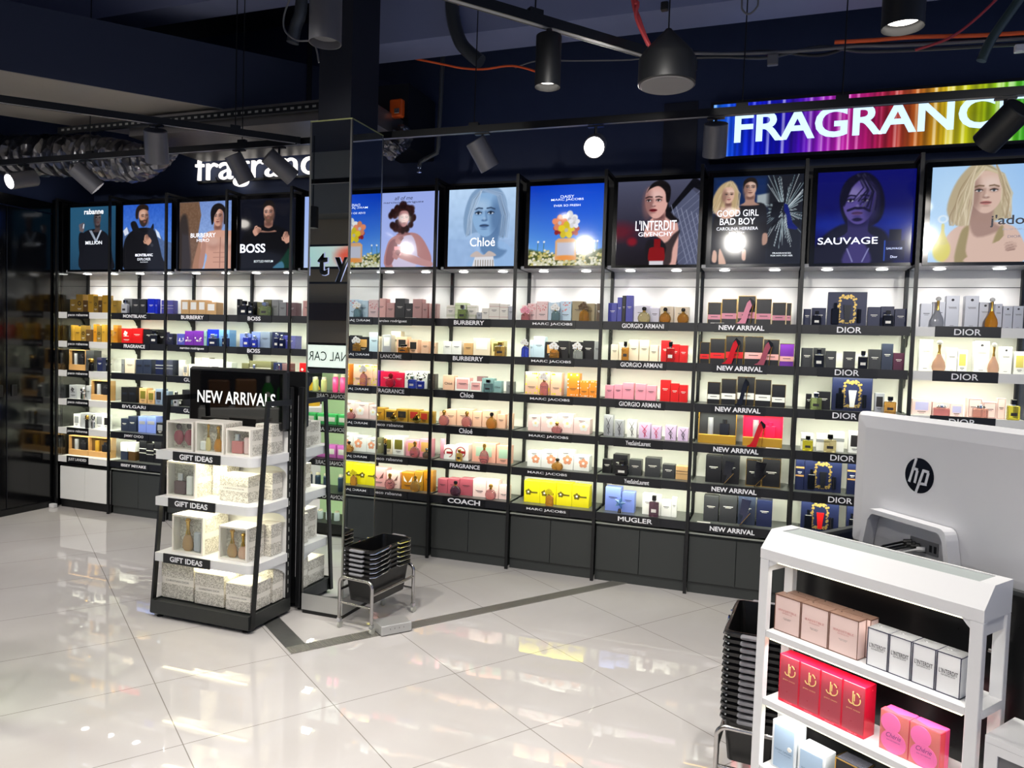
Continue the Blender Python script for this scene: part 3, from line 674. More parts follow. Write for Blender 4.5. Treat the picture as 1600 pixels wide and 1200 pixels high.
TABLE = """0 1|c 64 72 123 0 bronze;c 143 81 167 0 bronze ring;c 214 55 114 0 brown;c 277 62 168 0 gold;c 338 54 154 0 bronze ring;c 391 42 115 0 brown;c 448 67 161 0 gold;c 562 56 116 0 gold
0 2|t 51 59 146 0 gold;c 122 73 136 0 gold;c 191 60 145 0 bronze ring;c 251 55 110 0 brown;c 331 38 158 0 amber;c 379 55 149 0 bronze ring;c 432 42 157 0 gold;c 523 44 112 0 gold;c 572 51 156 0 amber
0 3|g 120 197 185 0 black kraft;c 270 97 184 0 charcoal;robot 336 91 114 0 black;c 390 66 123 0 navy;robot 542 112 121 0 silver
0 4|c 72 99 123 0 silver smile;robot 238 77 107 0 silver;c 256 56 124 0 silver;g 406 226 176 0 black kraft
0 5|c 114 73 117 0 white greywin;c 246 169 132 0 silver;robot 288 57 120 0 black;robot 361 62 124 0 silver;c 388 93 137 0 white greywin;c 465 52 127 0 white darkwin
0 6|g 142 240 173 0 black kraft;g 398 263 176 0 brown kraft
1 1|c 93 86 134 0 grey;b 108 63 118 0 silver;c 182 82 132 0 charcoal;c 262 70 131 0 charcoal;c 354 79 134 0 blue;c 411 28 133 0 blue;c 499 64 122 0 indigo stripe;c 567 62 121 0 indigo stripe
1 2|c 80 115 129 0 red emblem;c 199 116 132 0 red;c 355 170 128 0 black;b 442 79 118 0 black;c 477 66 107 0 black;c 572 53 95 0 black
1 3|c 38 33 120 0 grey;c 119 111 123 0 cream;c 228 78 123 0 slate panel;c 316 91 126 0 slate panel;c 451 81 127 0 navy stripe;c 546 103 130 0 navy stripe
1 4|c 63 81 132 0 black panel;c 149 87 136 0 black panel;c 271 84 132 0 tan olivewin;c 362 76 115 0 tan olivewin;c 448 77 133 0 greyblue darkwin;c 525 62 116 0 greyblue
1 5|c 62 79 111 0 slate;c 152 92 135 0 slate;c 265 88 141 0 periwinkle silverlabel;c 365 107 147 0 periwinkle silverlabel;c 465 80 98 0 black greywin;c 544 71 103 0 black greywin
1 6|c 61 77 152 0 slate whitetop;c 149 78 159 0 brown whitetop;c 274 79 182 0 black stripe;c 357 80 163 0 black stripe;c 442 82 187 0 black stripe;c 524 74 172 0 black stripe
2 1|c 103 86 127 0 tan whitelabel;c 194 88 125 0 tan whitelabel;c 282 84 126 0 tan whitelabel;c 379 106 109 0 tan whitelabel
2 2|c 62 81 96 0 indigo star;c 152 94 122 0 purple star;c 252 103 125 0 purple star;c 321 30 126 0 teal;c 401 114 140 0 blue;r 447 106 99 0 navy;c 516 108 138 0 skyblue;r 569 58 102 0 navy
2 3|t 55 67 131 0 white;c 115 48 96 0 cream greywin;c 177 71 160 1 beige;c 183 62 103 0 white;c 257 83 162 1 beige;c 289 142 131 0 white whitelabel;c 429 129 152 0 white;c 549 98 132 0 white
2 4|c 58 46 46 0 black whitelabel;r 60 43 122 0 silver;c 127 86 141 0 black;c 224 96 137 0 black
3 1|c 37 30 137 0 black;b 133 69 120 0 black;c 176 85 117 0 black;b 197 50 105 0 black;c 253 58 113 0 olive;c 323 77 135 0 olive;r 335 97 110 0 green;c 399 67 135 0 grey;c 471 67 115 0 grey;c 553 90 112 0 mauve
3 2|c 111 110 111 0 periwinkle;r 161 61 118 0 blue;c 215 80 129 0 periwinkle;r 239 47 96 0 blue;c 306 95 131 0 greyblue;c 432 111 132 0 navy;r 452 46 121 0 navy;r 505 50 107 0 navy;c 546 103 105 0 indigo
3 3|c 115 72 132 0 olive;r 242 52 125 0 cream;c 262 212 153 0 olive stripe;c 432 79 147 0 navy;robot 468 45 137 0 silver;c 515 78 143 0 mauve
3 4|c 63 82 165 0 navy;c 161 91 153 0 navy;c 262 90 158 0 slate
4 1|c 87 87 128 0 dustypink;c 179 80 129 0 dustypink
4 3|c 54 64 152 0 red emblem;c 123 67 154 0 red
5 1|c 64 34 136 0 cream;c 125 83 151 0 dustypink;c 207 70 119 0 dustypink;c 288 81 152 0 charcoal;c 363 61 116 0 charcoal;c 434 77 149 0 dustypink;c 498 43 118 0 dustypink;c 569 58 115 0 dustypink
5 2|c 100 41 119 0 cream;c 183 74 132 0 silver whitelabel;c 219 82 162 1 cream;c 313 89 121 0 peach darkwin;r 351 84 63 0 amber;c 408 76 102 0 peach darkwin;c 506 63 93 0 peach;c 585 25 85 0 peach
5 3|c 81 87 119 0 purple;c 193 113 116 0 crimson;apple 246 89 105 0 crimson;c 294 85 109 0 crimson;c 391 94 124 0 white blackdots;r 430 63 94 0 blue;c 486 90 128 0 white blackdots;r 499 51 83 0 blue;c 567 62 113 0 charcoal
5 4|gem 128 46 68 0 gold;c 129 89 94 0 gold;c 227 95 81 0 gold darkwin;gem 282 65 62 0 gold;c 327 97 94 0 gold darkwin;c 428 89 96 0 gold redwin;gem 475 67 67 0 gold;c 514 74 87 0 gold redwin;c 576 43 90 0 gold
5 5|c 142 40 120 0 olive;robot 214 45 123 0 black;c 216 73 136 0 cream olivewin;c 304 95 142 0 white olivewin;c 423 109 121 0 pink amberwin;o 464 95 119 0 rose;c 528 93 136 0 pink amberwin;o 562 67 76 0 olive
5 6|c 138 130 142 0 rosepink wings;o 260 86 117 0 rose;c 266 114 127 0 palepink wings;c 391 106 129 0 amber whitewings;o 475 82 119 0 gold;c 483 71 146 0 gold whitewings;c 561 74 157 0 amber
6 1|c 87 67 105 0 ivory greenband;c 166 88 123 0 palegreen greenband;r 202 68 103 0 green;c 252 68 106 0 ivory greenband;c 314 38 55 0 silver;c 362 53 87 0 ivory;c 430 78 122 0 ivory roseband;c 504 64 116 0 ivory roseband;c 557 37 103 0 silver
6 2|c 68 67 97 0 white;c 143 77 99 0 white;c 236 72 88 0 tan;c 341 131 125 0 cream whitelabel;c 464 92 111 0 paleyellow olivewin;r 503 80 104 0 gold
6 3|c 86 90 108 0 peach T1;c 198 115 95 0 rosepink whiteframe;c 304 89 72 0 rosepink whiteframe;c 314 67 107 1 mauve;c 396 89 100 0 teal;r 417 63 92 0 teal;c 474 59 83 0 teal T1;c 569 58 84 0 grey
6 4|c 44 45 94 0 peach;o 76 100 111 0 rose;c 112 86 113 0 peach;c 223 124 123 0 peach;o 258 83 111 0 rose;c 322 68 111 0 peach;c 418 111 124 0 peach;o 451 95 115 0 amber;c 509 62 101 0 peach;c 580 36 112 0 peach
6 5|t 42 39 146 0 pink;c 110 93 101 0 white redscribble;r 207 46 86 0 gold;c 210 100 119 0 white redscribble;c 383 184 142 0 salmon greenwin;o 402 74 142 0 rose;c 533 100 132 0 salmon greenwin
6 6|c 61 78 107 0 rosewood;c 150 93 115 0 rosewood;o 184 93 109 0 plum;c 251 104 124 0 rosewood;c 357 103 130 0 palepink star;c 458 92 134 0 palepink star;o 461 99 110 0 rose;c 546 73 102 0 palepink star
7 1|c 42 41 111 0 palepink dots;fl 64 84 93 0 rose pink;c 96 63 124 0 palepink dots;c 171 82 140 0 palepink dots;c 257 83 133 0 paleblue;fl 283 80 122 0 teal white;c 342 82 141 0 paleblue dots;c 430 83 142 0 khaki;fl 484 125 131 0 amber brown;c 512 72 127 0 khaki;c 580 35 128 0 brown
7 2|fl 68 70 135 0 blue white;c 102 24 121 0 paleblue;c 157 82 148 0 paleblue;c 249 91 113 0 black amberwin;fl 283 96 109 0 amber white;c 334 75 123 0 black;c 427 92 118 0 black;fl 451 83 114 0 clear white;c 513 76 128 0 black;c 576 43 126 0 grey
7 3|c 111 97 160 0 peach yellowdots;c 204 85 164 0 peach yellowdots;fl 217 78 165 0 rose white;c 291 81 159 0 peach yellowdots;c 415 87 161 0 orange whitedots;c 494 63 113 0 orange whitedots;c 555 53 116 0 orange whitedots
7 4|c 140 92 109 0 palepink daisy;c 250 121 123 0 palepink daisy;o 320 81 77 0 rose;c 369 114 134 0 palepink daisy;c 487 115 106 0 palepink daisy
7 5|c 148 101 111 0 white peachdaisy;c 260 117 123 0 white peachdaisy;o 332 85 80 0 amber;c 379 113 136 0 white peachdaisy;c 494 111 106 0 white peachdaisy
7 6|c 140 117 155 0 yellow key;c 259 118 157 0 yellow key;fl 284 73 128 0 amber yellow;c 377 111 160 0 yellow key;c 496 122 155 0 yellow key
8 1|c 52 60 132 0 indigo;c 100 31 170 0 indigo;c 129 23 182 0 black;c 167 48 184 0 indigo;c 253 108 115 0 lavender;o 274 86 105 0 paleyellow;c 338 59 101 0 lavender;o 413 77 102 0 amber;c 417 85 113 0 cream;c 515 88 110 0 cream;o 529 75 100 0 amber
8 2|c 77 51 108 0 cream;c 139 65 122 0 cream;r 159 49 129 0 amber;c 207 65 142 0 cream;c 277 64 142 0 cream;c 342 56 108 0 cream;c 419 59 144 0 red;r 458 54 136 0 red;c 481 56 120 0 red;c 537 52 114 0 red
8 3|c 51 58 91 0 pink;c 112 57 97 0 pink;c 180 76 112 0 pink;c 265 70 108 0 pink;c 335 66 100 0 pink;c 428 65 142 0 red;c 490 54 122 0 red;c 547 54 114 0 red
8 4|c 53 63 144 0 silver mono;c 129 62 114 0 silver mono;c 215 64 120 0 white mono;c 301 77 102 0 lilac redmono;c 379 63 88 0 lilac redmono;c 474 71 98 0 lilac mono;c 556 67 89 0 lilac mono
8 5|c 54 63 96 0 black;c 145 100 135 0 black;r 166 96 101 0 black;c 248 83 108 0 charcoal;c 365 102 129 0 charcoal;c 472 82 93 0 charcoal;c 559 78 89 0 tan stripe
8 6|c 105 108 163 0 periwinkle;star 161 90 148 0 blue;c 210 84 140 0 periwinkle;c 346 78 141 0 white;r 392 63 142 0 plum;c 409 42 139 0 white;c 467 68 108 0 white;c 519 32 133 0 white
9 1|c 103 83 141 0 black pinkband;c 195 94 164 0 black pinkband;heel 298 113 170 0 pink;c 302 108 184 0 black pinkband;c 406 92 165 0 black pinkband;c 498 81 143 0 black pinkband;c 556 28 140 0 black pinkband
9 2|c 53 61 139 0 black redband;c 133 93 163 0 black redband;heel 224 112 172 0 red;c 239 110 184 0 black redband;c 356 112 183 0 black roseband2;heel 421 111 164 0 rosewood;c 463 93 166 0 black roseband2;c 556 85 142 0 purple roseband2
9 3|c 121 80 142 0 black whiteband;c 214 92 166 0 black whiteband;heel 300 85 178 0 black;c 320 107 184 0 black whiteband;c 425 96 170 0 black whiteband;c 519 82 143 0 black whiteband
9 4|g 153 238 203 0 charcoal goldtray;heel 399 112 171 0 red;g 434 240 203 0 crimson goldtray
9 5|c 141 99 176 0 black;bolt 240 71 156 0 black;c 248 108 184 0 black;c 391 94 169 0 black goldframe;bolt 430 81 168 0 black;c 498 113 184 0 black goldframe
9 6|c 136 93 167 0 charcoal;c 244 109 181 0 charcoal;bolt 351 74 179 0 navy;c 359 106 185 0 slate;c 468 94 170 0 navy
10 1|c 44 43 105 0 navy;r 98 48 90 0 black;c 111 81 113 0 navy;gs 270 220 212 0 navy;c 421 69 122 0 navy;r 493 56 98 0 black;c 494 73 126 0 navy;c 566 64 112 0 navy
10 2|c 55 67 120 0 charcoal;r 122 56 115 0 black;c 126 68 122 0 charcoal;c 193 60 105 0 charcoal;c 297 67 105 0 charcoal;r 369 54 110 0 black;c 438 69 122 0 charcoal;c 506 61 158 0 slate;c 569 58 104 0 plum
10 3|c 77 33 95 0 black;r 118 66 106 0 green;c 164 76 113 0 black;gs 323 225 206 0 navy;c 477 52 119 0 silver darkwin;r 530 64 103 0 amber
10 4|c 80 70 104 0 white greyband;r 83 60 93 0 yellow;c 172 74 107 0 white greyband;r 210 70 111 0 paleyellow;c 252 81 125 0 white greyband;c 353 70 135 0 white darkwin
10 5|c 47 50 197 0 navy tanband;gs 181 215 202 0 navy;c 349 55 202 0 navy tanband
10 6|gs 176 219 200 0 navy;gs 401 143 202 0 navy
11 1|c 82 61 145 0 silver;genie 134 69 183 0 silver;c 147 65 156 0 silver;c 216 69 192 0 silver seal;c 315 70 192 0 silver seal;c 383 61 155 0 silver seal;genie 407 67 179 0 amber;c 450 37 147 0 silver seal;c 496 49 134 0 silver seal;c 548 51 135 0 silver seal
11 2|c 91 69 188 0 white script;genie 154 73 185 0 peach;c 228 54 143 0 white script;c 283 49 132 0 white yellowwin;c 379 74 186 0 white seal;genie 430 59 178 0 peach;c 501 59 157 0 white seal;c 570 54 132 0 white yellowwin
11 3|c 86 102 95 0 palepink lilacwin;bow 181 83 81 0 rose;c 188 91 82 0 palepink;c 269 67 76 0 palepink lilacwin;c 361 74 113 0 palepink frame;bow 379 75 92 0 salmon;c 436 70 96 0 palepink frame;c 494 41 120 0 palepink frame;r 543 61 118 0 yellow"""
LABELS = set()
for line in TABLE.strip().split('\n'):
    hd, body = line.split('|'); bk, bs = map(int, hd.split())
    rows = [q.split(' ') for q in body.split(';')]
    hs = [int(q[3]) for q in rows if q[0] == 'c']; mean_h = sum(hs) / max(1, len(hs))
    kinds = {}
    for q in rows: kinds[(q[0], q[5])] = kinds.get((q[0], q[5]), 0) + 1
    zt = SHELF_Z[bs - 1] + 0.0004
    hasback = any(q[4] == '1' for q in rows)
    for n, q in enumerate(rows):
        ty, x, wd, ht, back, c = q[0], int(q[1]) / 1000, int(q[2]) / 1000, int(q[3]) / 1000, int(q[4]), q[5]
        deco = q[6] if len(q) > 6 else ''
        if ty in 'o r b robot fl apple gem star bow genie'.split(): wd = min(wd, .085)
        kw, nm, cat = KIND[ty]
        dw = (' with ' + DECO[deco]) if (deco in DECO and ty in ('c', 'g')) else ''
        size = ''
        if not dw and ty == 'c' and len(hs) > 2: size = 'tall ' if ht > 1.13 * mean_h else ('short ' if ht < .85 * mean_h else '')
        first = f"{size}{CNAME.get(c, c)} {kw}{dw}"
        lab = f"{first}, {ORD[n]} from left on {SHW[bs-1]} shelf below the {BAYNAME[bk]}"
        if len(lab.split()) > 16: lab = f"{first}, {ORD[n]} on {SHW[bs-1]} shelf below the {BAYNAME[bk]}"
        if len(lab.split()) > 16: lab = lab.replace('below the ', 'below ')
        grp = f"{CNAME.get(c, c)} {kw}s on the {SHW[bs-1]} shelf below the {BAYNAME[bk]}" if kinds[(ty, c)] > 1 else None
        if ty in ('c', 't', 'g', 'gs'):
            dep = max(.034, min(.085, wd * .85)); y = .085
            if hasback: dep = min(dep, .066)
            if ty in ('g', 'gs'): dep = .06; y = .08
            if back: y = .16
            if ty == 't': y = .115
        else: dep = 0; y = .045
        root = thing(nm, lab, cat, (bk * BW + x, y, zt), 0, grp)
        if ty == 'c': carton(root, wd, ht, dep, c, deco, bk * 100 + bs * 17 + n)
        elif ty in ('g', 'gs'): giftset(root, ty, wd, ht, dep, c, 'redtube' if (bk, bs) == (10, 6) else ('whitetube' if (bk, bs) == (10, 3) else deco))
        else: bottle(root, ty, wd, ht, c, deco)

for bk, bs, x in ((5, 1, .42), (9, 4, .50), (9, 6, .10), (1, 1, .43), (9, 1, .13)):
    tag(obj('price_card', MB().cbox(-.042, 0, 0, .042, .019, .006, .001), LT, None, False, (bk * BW + x, .002, SHELF_Z[bs - 1] + .0004)),
        f'white price card on the front edge of the {SHW[bs-1]} shelf below the {BAYNAME[bk]}', 'price card')

# ------------------------------------------------------------------ lit advertising screens
class Paint:
    """small software painter: soft shapes on a grid that becomes a screen picture's colour attribute"""
    def __init__(s, n=150, asp=1.0):
        s.w, s.h = n, int(n / asp)
        s.X, s.Y = np.meshgrid((np.arange(s.w) + .5) / s.w, (np.arange(s.h) + .5) / s.h)
        s.c = np.zeros((s.h, s.w, 3))
    def blend(s, m, col):
        m = np.clip(m, 0, 1)[..., None]; s.c = s.c * (1 - m) + np.array(col) * m
    def grad(s, bot, top, left=None):
        t = s.Y[..., None]; s.c = np.array(bot) * (1 - t) + np.array(top) * t
    def ell(s, cx, cy, rx, ry, col, soft=.12, rot=0, a=1.0):
        c, q = math.cos(rot), math.sin(rot); dx, dy = s.X - cx, s.Y - cy
        u, v = (dx * c + dy * q) / rx, (-dx * q + dy * c) / ry
        d = np.sqrt(u * u + v * v); s.blend(a * np.clip((1 - d) / soft + .5, 0, 1), col)
    def poly(s, pts, col, soft=.008, smooth=True, a=1.0):
        P = np.array(pts, float)
        if smooth:
            out = []; n = len(P)
            for i in range(n):
                p0, p1, p2, p3 = P[i - 1], P[i], P[(i + 1) % n], P[(i + 2) % n]
                for t in (0, .25, .5, .75):
                    out.append(.5 * ((2 * p1) + (-p0 + p2) * t + (2 * p0 - 5 * p1 + 4 * p2 - p3) * t * t + (-p0 + 3 * p1 - 3 * p2 + p3) * t ** 3))
            P = np.array(out)
        ins = np.zeros_like(s.X, bool); dm = np.full_like(s.X, 9.0)
        n = len(P)
        for i in range(n):
            (x1, y1), (x2, y2) = P[i], P[(i + 1) % n]
            cond = ((y1 > s.Y) != (y2 > s.Y))
            xi = (x2 - x1) * (s.Y - y1) / ((y2 - y1) if abs(y2 - y1) > 1e-9 else 1e-9) + x1
            ins ^= cond & (s.X < xi)
            dx, dy = x2 - x1, y2 - y1; L = dx * dx + dy * dy + 1e-12
            t = np.clip(((s.X - x1) * dx + (s.Y - y1) * dy) / L, 0, 1)
            dm = np.minimum(dm, (s.X - x1 - t * dx) ** 2 + (s.Y - y1 - t * dy) ** 2)
        sd = np.sqrt(dm) * np.where(ins, 1, -1)
        s.blend(a * np.clip(sd / soft + .5, 0, 1), col)
    def stroke(s, pts, col, r=.01, soft=.008, a=1.0):
        dm = np.full_like(s.X, 9.0)
        for (x1, y1), (x2, y2) in zip(pts[:-1], pts[1:]):
            dx, dy = x2 - x1, y2 - y1; L = dx * dx + dy * dy + 1e-12
            t = np.clip(((s.X - x1) * dx + (s.Y - y1) * dy) / L, 0, 1)
            dm = np.minimum(dm, (s.X - x1 - t * dx) ** 2 + (s.Y - y1 - t * dy) ** 2)
        s.blend(a * np.clip((r - np.sqrt(dm)) / soft + .5, 0, 1), col)
    def noise(s, amt, seed=1, k=6):
        r = np.random.RandomState(seed); g = r.rand(s.h // k + 2, s.w // k + 2)
        yi = np.arange(s.h) / k; xi = np.arange(s.w) / k; y0 = yi.astype(int); x0 = xi.astype(int)
        fy = (yi - y0)[:, None]; fx = (xi - x0)[None]
        v = g[y0][:, x0] * (1 - fy) * (1 - fx) + g[y0 + 1][:, x0] * fy * (1 - fx) + g[y0][:, x0 + 1] * (1 - fy) * fx + g[y0 + 1][:, x0 + 1] * fy * fx
        s.c = np.clip(s.c + (v[..., None] - .5) * amt, 0, 1)

def mixc(a, b, t): return tuple(x * (1 - t) + y * t for x, y in zip(a, b))
def face(p, cx, cy, s, skin, shade, hair, lip=(.7, .35, .35), turn=0.0, eye=(.15, .12, .1), beard=None, light=1, brow=None, closed=False):
    """a face of height s centred at cx, cy; turn shifts the features sideways"""
    dk = mixc(skin, shade, .6)
    p.poly([(cx - .34 * s, cy + .30 * s), (cx - .36 * s, cy - .02 * s), (cx - .28 * s, cy - .30 * s), (cx - .10 * s, cy - .49 * s), (cx + .10 * s, cy - .49 * s), (cx + .28 * s, cy - .30 * s), (cx + .36 * s, cy - .02 * s), (cx + .34 * s, cy + .30 * s), (cx + .2 * s, cy + .5 * s), (cx - .2 * s, cy + .5 * s)], skin, .012)
    p.ell(cx - light * .27 * s, cy - .06 * s, .16 * s, .42 * s, dk, .9, a=.8)
    p.ell(cx + light * .10 * s + turn * s, cy + .22 * s, .2 * s, .14 * s, mixc(skin, (1, 1, 1), .35), 1.2, a=.6)
    if beard:
        p.poly([(cx - .35 * s, cy - .02 * s), (cx - .28 * s, cy - .34 * s), (cx - .1 * s, cy - .54 * s), (cx + .1 * s, cy - .54 * s), (cx + .28 * s, cy - .34 * s), (cx + .35 * s, cy - .02 * s), (cx + .22 * s, cy - .16 * s), (cx + .14 * s + turn * s, cy - .17 * s), (cx + turn * s, cy - .14 * s), (cx - .14 * s + turn * s, cy - .17 * s), (cx - .22 * s, cy - .16 * s)], beard, .02, a=.85)
    fx = cx + turn * s
    for sx in (-1, 1):
        ex = fx + sx * .165 * s * (1 - .25 * abs(turn) * 4 * (1 if sx * turn > 0 else 0))
        p.ell(ex, cy + .06 * s, .11 * s, .065 * s, dk, .8, a=.6)
        if not closed:
            p.ell(ex, cy + .045 * s, .07 * s, .03 * s, mixc((.92, .92, .95), skin, .3), .3)
            p.ell(ex + turn * .1 * s, cy + .047 * s, .032 * s, .034 * s, eye, .3)
        p.stroke([(ex - .08 * s, cy + .055 * s), (ex, cy + .082 * s), (ex + .08 * s, cy + .055 * s)], mixc(shade, (0, 0, 0), .6), .010 * s + .001, .008)
        p.stroke([(ex - .10 * s * 1, cy + .135 * s + (.02 * s if sx > 0 else 0)), (ex, cy + .17 * s), (ex + .10 * s, cy + .135 * s + (.02 * s if sx < 0 else 0))], brow or mixc(hair, shade, .3), .015 * s + .001, .010)
    p.stroke([(fx + light * -.03 * s, cy + .08 * s), (fx - light * .06 * s, cy - .10 * s)], dk, .02 * s, .03, a=.7)
    p.ell(fx, cy - .125 * s, .075 * s, .028 * s, dk, .7)
    p.ell(fx, cy - .09 * s, .035 * s, .04 * s, mixc(skin, (1, 1, 1), .3), 1.0, a=.5)
    p.ell(fx, cy - .255 * s, .12 * s, .045 * s, lip, .5)
    p.stroke([(fx - .11 * s, cy - .252 * s), (fx, cy - .245 * s), (fx + .11 * s, cy - .252 * s)], mixc(lip, (0, 0, 0), .55), .008 * s + .0008, .008)
    p.ell(fx, cy - .33 * s, .09 * s, .025 * s, dk, .9, a=.5)
def neck(p, cx, cy, s, skin, shade, w=.22):
    p.poly([(cx - w * s, cy - .25 * s), (cx + w * s, cy - .25 * s), (cx + w * 1.05 * s, cy - .75 * s), (cx + w * 2 * s, cy - .95 * s), (cx - w * 2 * s, cy - .95 * s), (cx - w * 1.05 * s, cy - .75 * s)], mixc(skin, shade, .35), .012)
    p.ell(cx, cy - .5 * s, w * s, .12 * s, mixc(skin, shade, .9), .9, a=.7)
def strands(p, pts0, pts1, n, col, r=.004, a=.7, seed=2, jit=.01):
    rd = np.random.RandomState(seed); A, B = np.array(pts0), np.array(pts1)
    for q in range(n):
        t = q / max(1, n - 1); P = A * (1 - t) + B * t + rd.randn(*A.shape) * jit
        p.stroke([tuple(v) for v in P], mixc(col, (1, 1, 1) if q % 2 else (0, 0, 0), rd.rand() * .35), r, .006, a)
def hand(p, cx, cy, s, skin, shade, ang=0.0):
    c, q = math.cos(ang), math.sin(ang)
    T = lambda x, y: (cx + (x * c - y * q) * s, cy + (x * q + y * c) * s)
    p.poly([T(-.4, -.5), T(.4, -.5), T(.5, .1), T(.3, .4), T(-.3, .4), T(-.5, .1)], skin, .010)
    for i, x in enumerate((-.32, -.1, .12, .32)):
        p.stroke([T(x, .2), T(x * 1.15, .7 - .1 * abs(i - 1.4)), T(x * .9 + .12, .95 - .15 * abs(i - 1.4))], mixc(skin, shade, .12 * i), .10 * s, .006)
        p.stroke([T(x + .11, .25), T(x + .12, .7)], mixc(skin, shade, .8), .018 * s, .006)
    p.stroke([T(-.42, -.1), T(-.68, .25), T(-.6, .5)], skin, .11 * s, .006)

def p_hand_raised(p):
    p.grad((.07, .17, .26), (.12, .30, .42)); p.ell(.2, .6, .6, .8, (.16, .36, .48), 1.6, a=.7)
    sk, sh = (.36, .30, .30), (.10, .09, .11)
    p.poly([(.24, 0), (.22, .35), (.26, .56), (.44, .64), (.66, .63), (.84, .52), (.92, .2), (.92, 0)], (.06, .07, .10), .012)
    p.poly([(.20, .58), (.34, .56), (.34, .40), (.28, .20), (.2, .3)], (.05, .06, .09), .012)
    neck(p, .60, .79, .20, sk, sh, .26); face(p, .60, .80, .20, sk, sh, (.05, .05, .06), (.4, .25, .25), .04, light=1)
    p.ell(.60, .885, .075, .035, (.08, .08, .10), .4)
    hand(p, .26, .66, .10, (.40, .36, .38), sh, -.3)
    p.stroke([(.30, .72), (.29, .67)], (.85, .90, .95), .012)
    for d in (0, .02, .04): p.stroke([(.47 - d, .62), (.57, .47 - d), (.66 + d * .6, .62)], (.70, .75, .82), .006)
def p_bearded(p):
    p.grad((.42, .62, .90), (.16, .36, .78))
    p.poly([(0, 0), (0, .60), (.08, .66), (.16, .58), (.3, .5), (.55, .45), (.66, .62), (.74, .56), (.82, .44), (1, .40), (1, 0)], (.30, .40, .58), .012, False)
    p.noise(.06, 4, 4)
    p.poly([(.66, .62), (.74, .56), (.78, .46), (.70, .50)], (.85, .90, .97), .01, False); p.poly([(0, .60), (.08, .66), (.12, .56), (.04, .52)], (.85, .88, .95), .01, False)
    sk, sh = (.80, .60, .50), (.30, .18, .15)
    p.poly([(.04, 0), (.02, .40), (.16, .58), (.36, .64), (.60, .62), (.70, .50), (.80, .20), (.84, 0)], (.035, .04, .06), .012)
    face(p, .42, .80, .26, sk, sh, (.12, .08, .06), (.6, .36, .32), .10, beard=(.13, .09, .07), light=-1)
    p.poly([(.26, .80), (.27, .93), (.36, 1.0), (.50, .98), (.52, .90), (.42, .925), (.33, .89), (.31, .78)], (.13, .085, .06), .015)
    p.poly([(.20, .60), (.16, .72), (.26, .74), (.36, .60), (.52, .58), (.62, .70), (.62, .56), (.5, .48), (.3, .48)], (.05, .055, .08), .012)
    hand(p, .52, .44, .11, sk, sh, .75); p.ell(.60, .37, .03, .025, (.2, .2, .22), .5)
def p_chest(p):
    p.grad((.62, .74, .92), (.45, .56, .80))
    p.poly([(0, 0), (0, 1), (.38, 1), (.42, .80), (.36, .5), (.40, .3), (.34, 0)], (.45, .34, .26), .015, False); p.noise(.07, 9, 3)
    p.poly([(0, 0), (0, .7), (.14, .8), (.20, .4), (.22, 0)], (.20, .17, .16), .05)
    p.poly([(.26, 0), (.36, .36), (.40, .44), (.44, .30), (.40, 0)], (.66, .48, .38), .02)
    sk, sh = (.82, .62, .54), (.36, .22, .19)
    neck(p, .74, .74, .26, sk, sh, .26)
    p.poly([(.42, .28), (.46, .48), (.60, .56), (.90, .56), (1.05, .50), (1.05, -.05), (.52, -.05), (.54, .2)], sk, .012)
    p.ell(.66, .36, .12, .08, mixc(sk, sh, .35), .9, a=.6); p.ell(.92, .36, .12, .08, mixc(sk, sh, .35), .9, a=.6); p.ell(.66, .41, .11, .06, mixc(sk, (1, 1, 1), .25), 1, a=.6); p.ell(.92, .41, .11, .06, mixc(sk, (1, 1, 1), .25), 1, a=.6)
    p.stroke([(.79, .46), (.78, .02)], mixc(sk, sh, .6), .006, .012)
    for y in (.10, .17, .24): p.stroke([(.66, y), (.90, y)], mixc(sk, sh, .4), .004, .012)
    p.poly([(.42, .28), (.46, .42), (.52, .36), (.50, .2), (.46, .02), (.38, .02)], mixc(sk, sh, .25), .012)
    face(p, .74, .76, .26, sk, sh, (.08, .06, .06), (.66, .40, .36), -.02, light=-1)
    p.poly([(.62, .66), (.60, .84), (.66, .94), (.78, .96), (.88, .88), (.89, .70), (.85, .66), (.845, .82), (.76, .88), (.70, .82), (.67, .78), (.655, .68)], (.07, .05, .05), .012)
def p_sweater(p):
    p.grad((.03, .04, .075), (.04, .05, .10))
    sk, sh = (.80, .60, .52), (.28, .17, .15)
    p.poly([(.04, 0), (.06, .46), (.20, .56), (.40, .62), (.62, .62), (.84, .54), (.96, .42), (1, 0)], (.02, .022, .03), .015)
    p.poly([(.66, 0), (.80, .18), (.92, .30), (.94, 0)], (.03, .20, .14), .02); p.poly([(.6, 0), (.76, .10), (.80, 0)], (.25, .45, .55), .02)
    neck(p, .52, .76, .25, sk, sh, .28)
    p.poly([(.40, .62), (.52, .575), (.64, .62), (.66, .56), (.52, .53), (.38, .56)], (.02, .022, .03), .012)
    face(p, .52, .79, .25, sk, sh, (.12, .09, .07), (.66, .42, .38), -.02, beard=(.36, .26, .21), light=-1)
    p.poly([(.425, .80), (.42, .90), (.47, .965), (.56, .97), (.62, .91), (.618, .80), (.595, .87), (.52, .90), (.445, .87)], (.10, .075, .06), .012)
    hand(p, .30, .53, .10, sk, sh, -1.0); hand(p, .85, .42, .11, sk, sh, .5)
def p_plain(p):
    p.grad((.72, .80, .95), (.60, .70, .95))
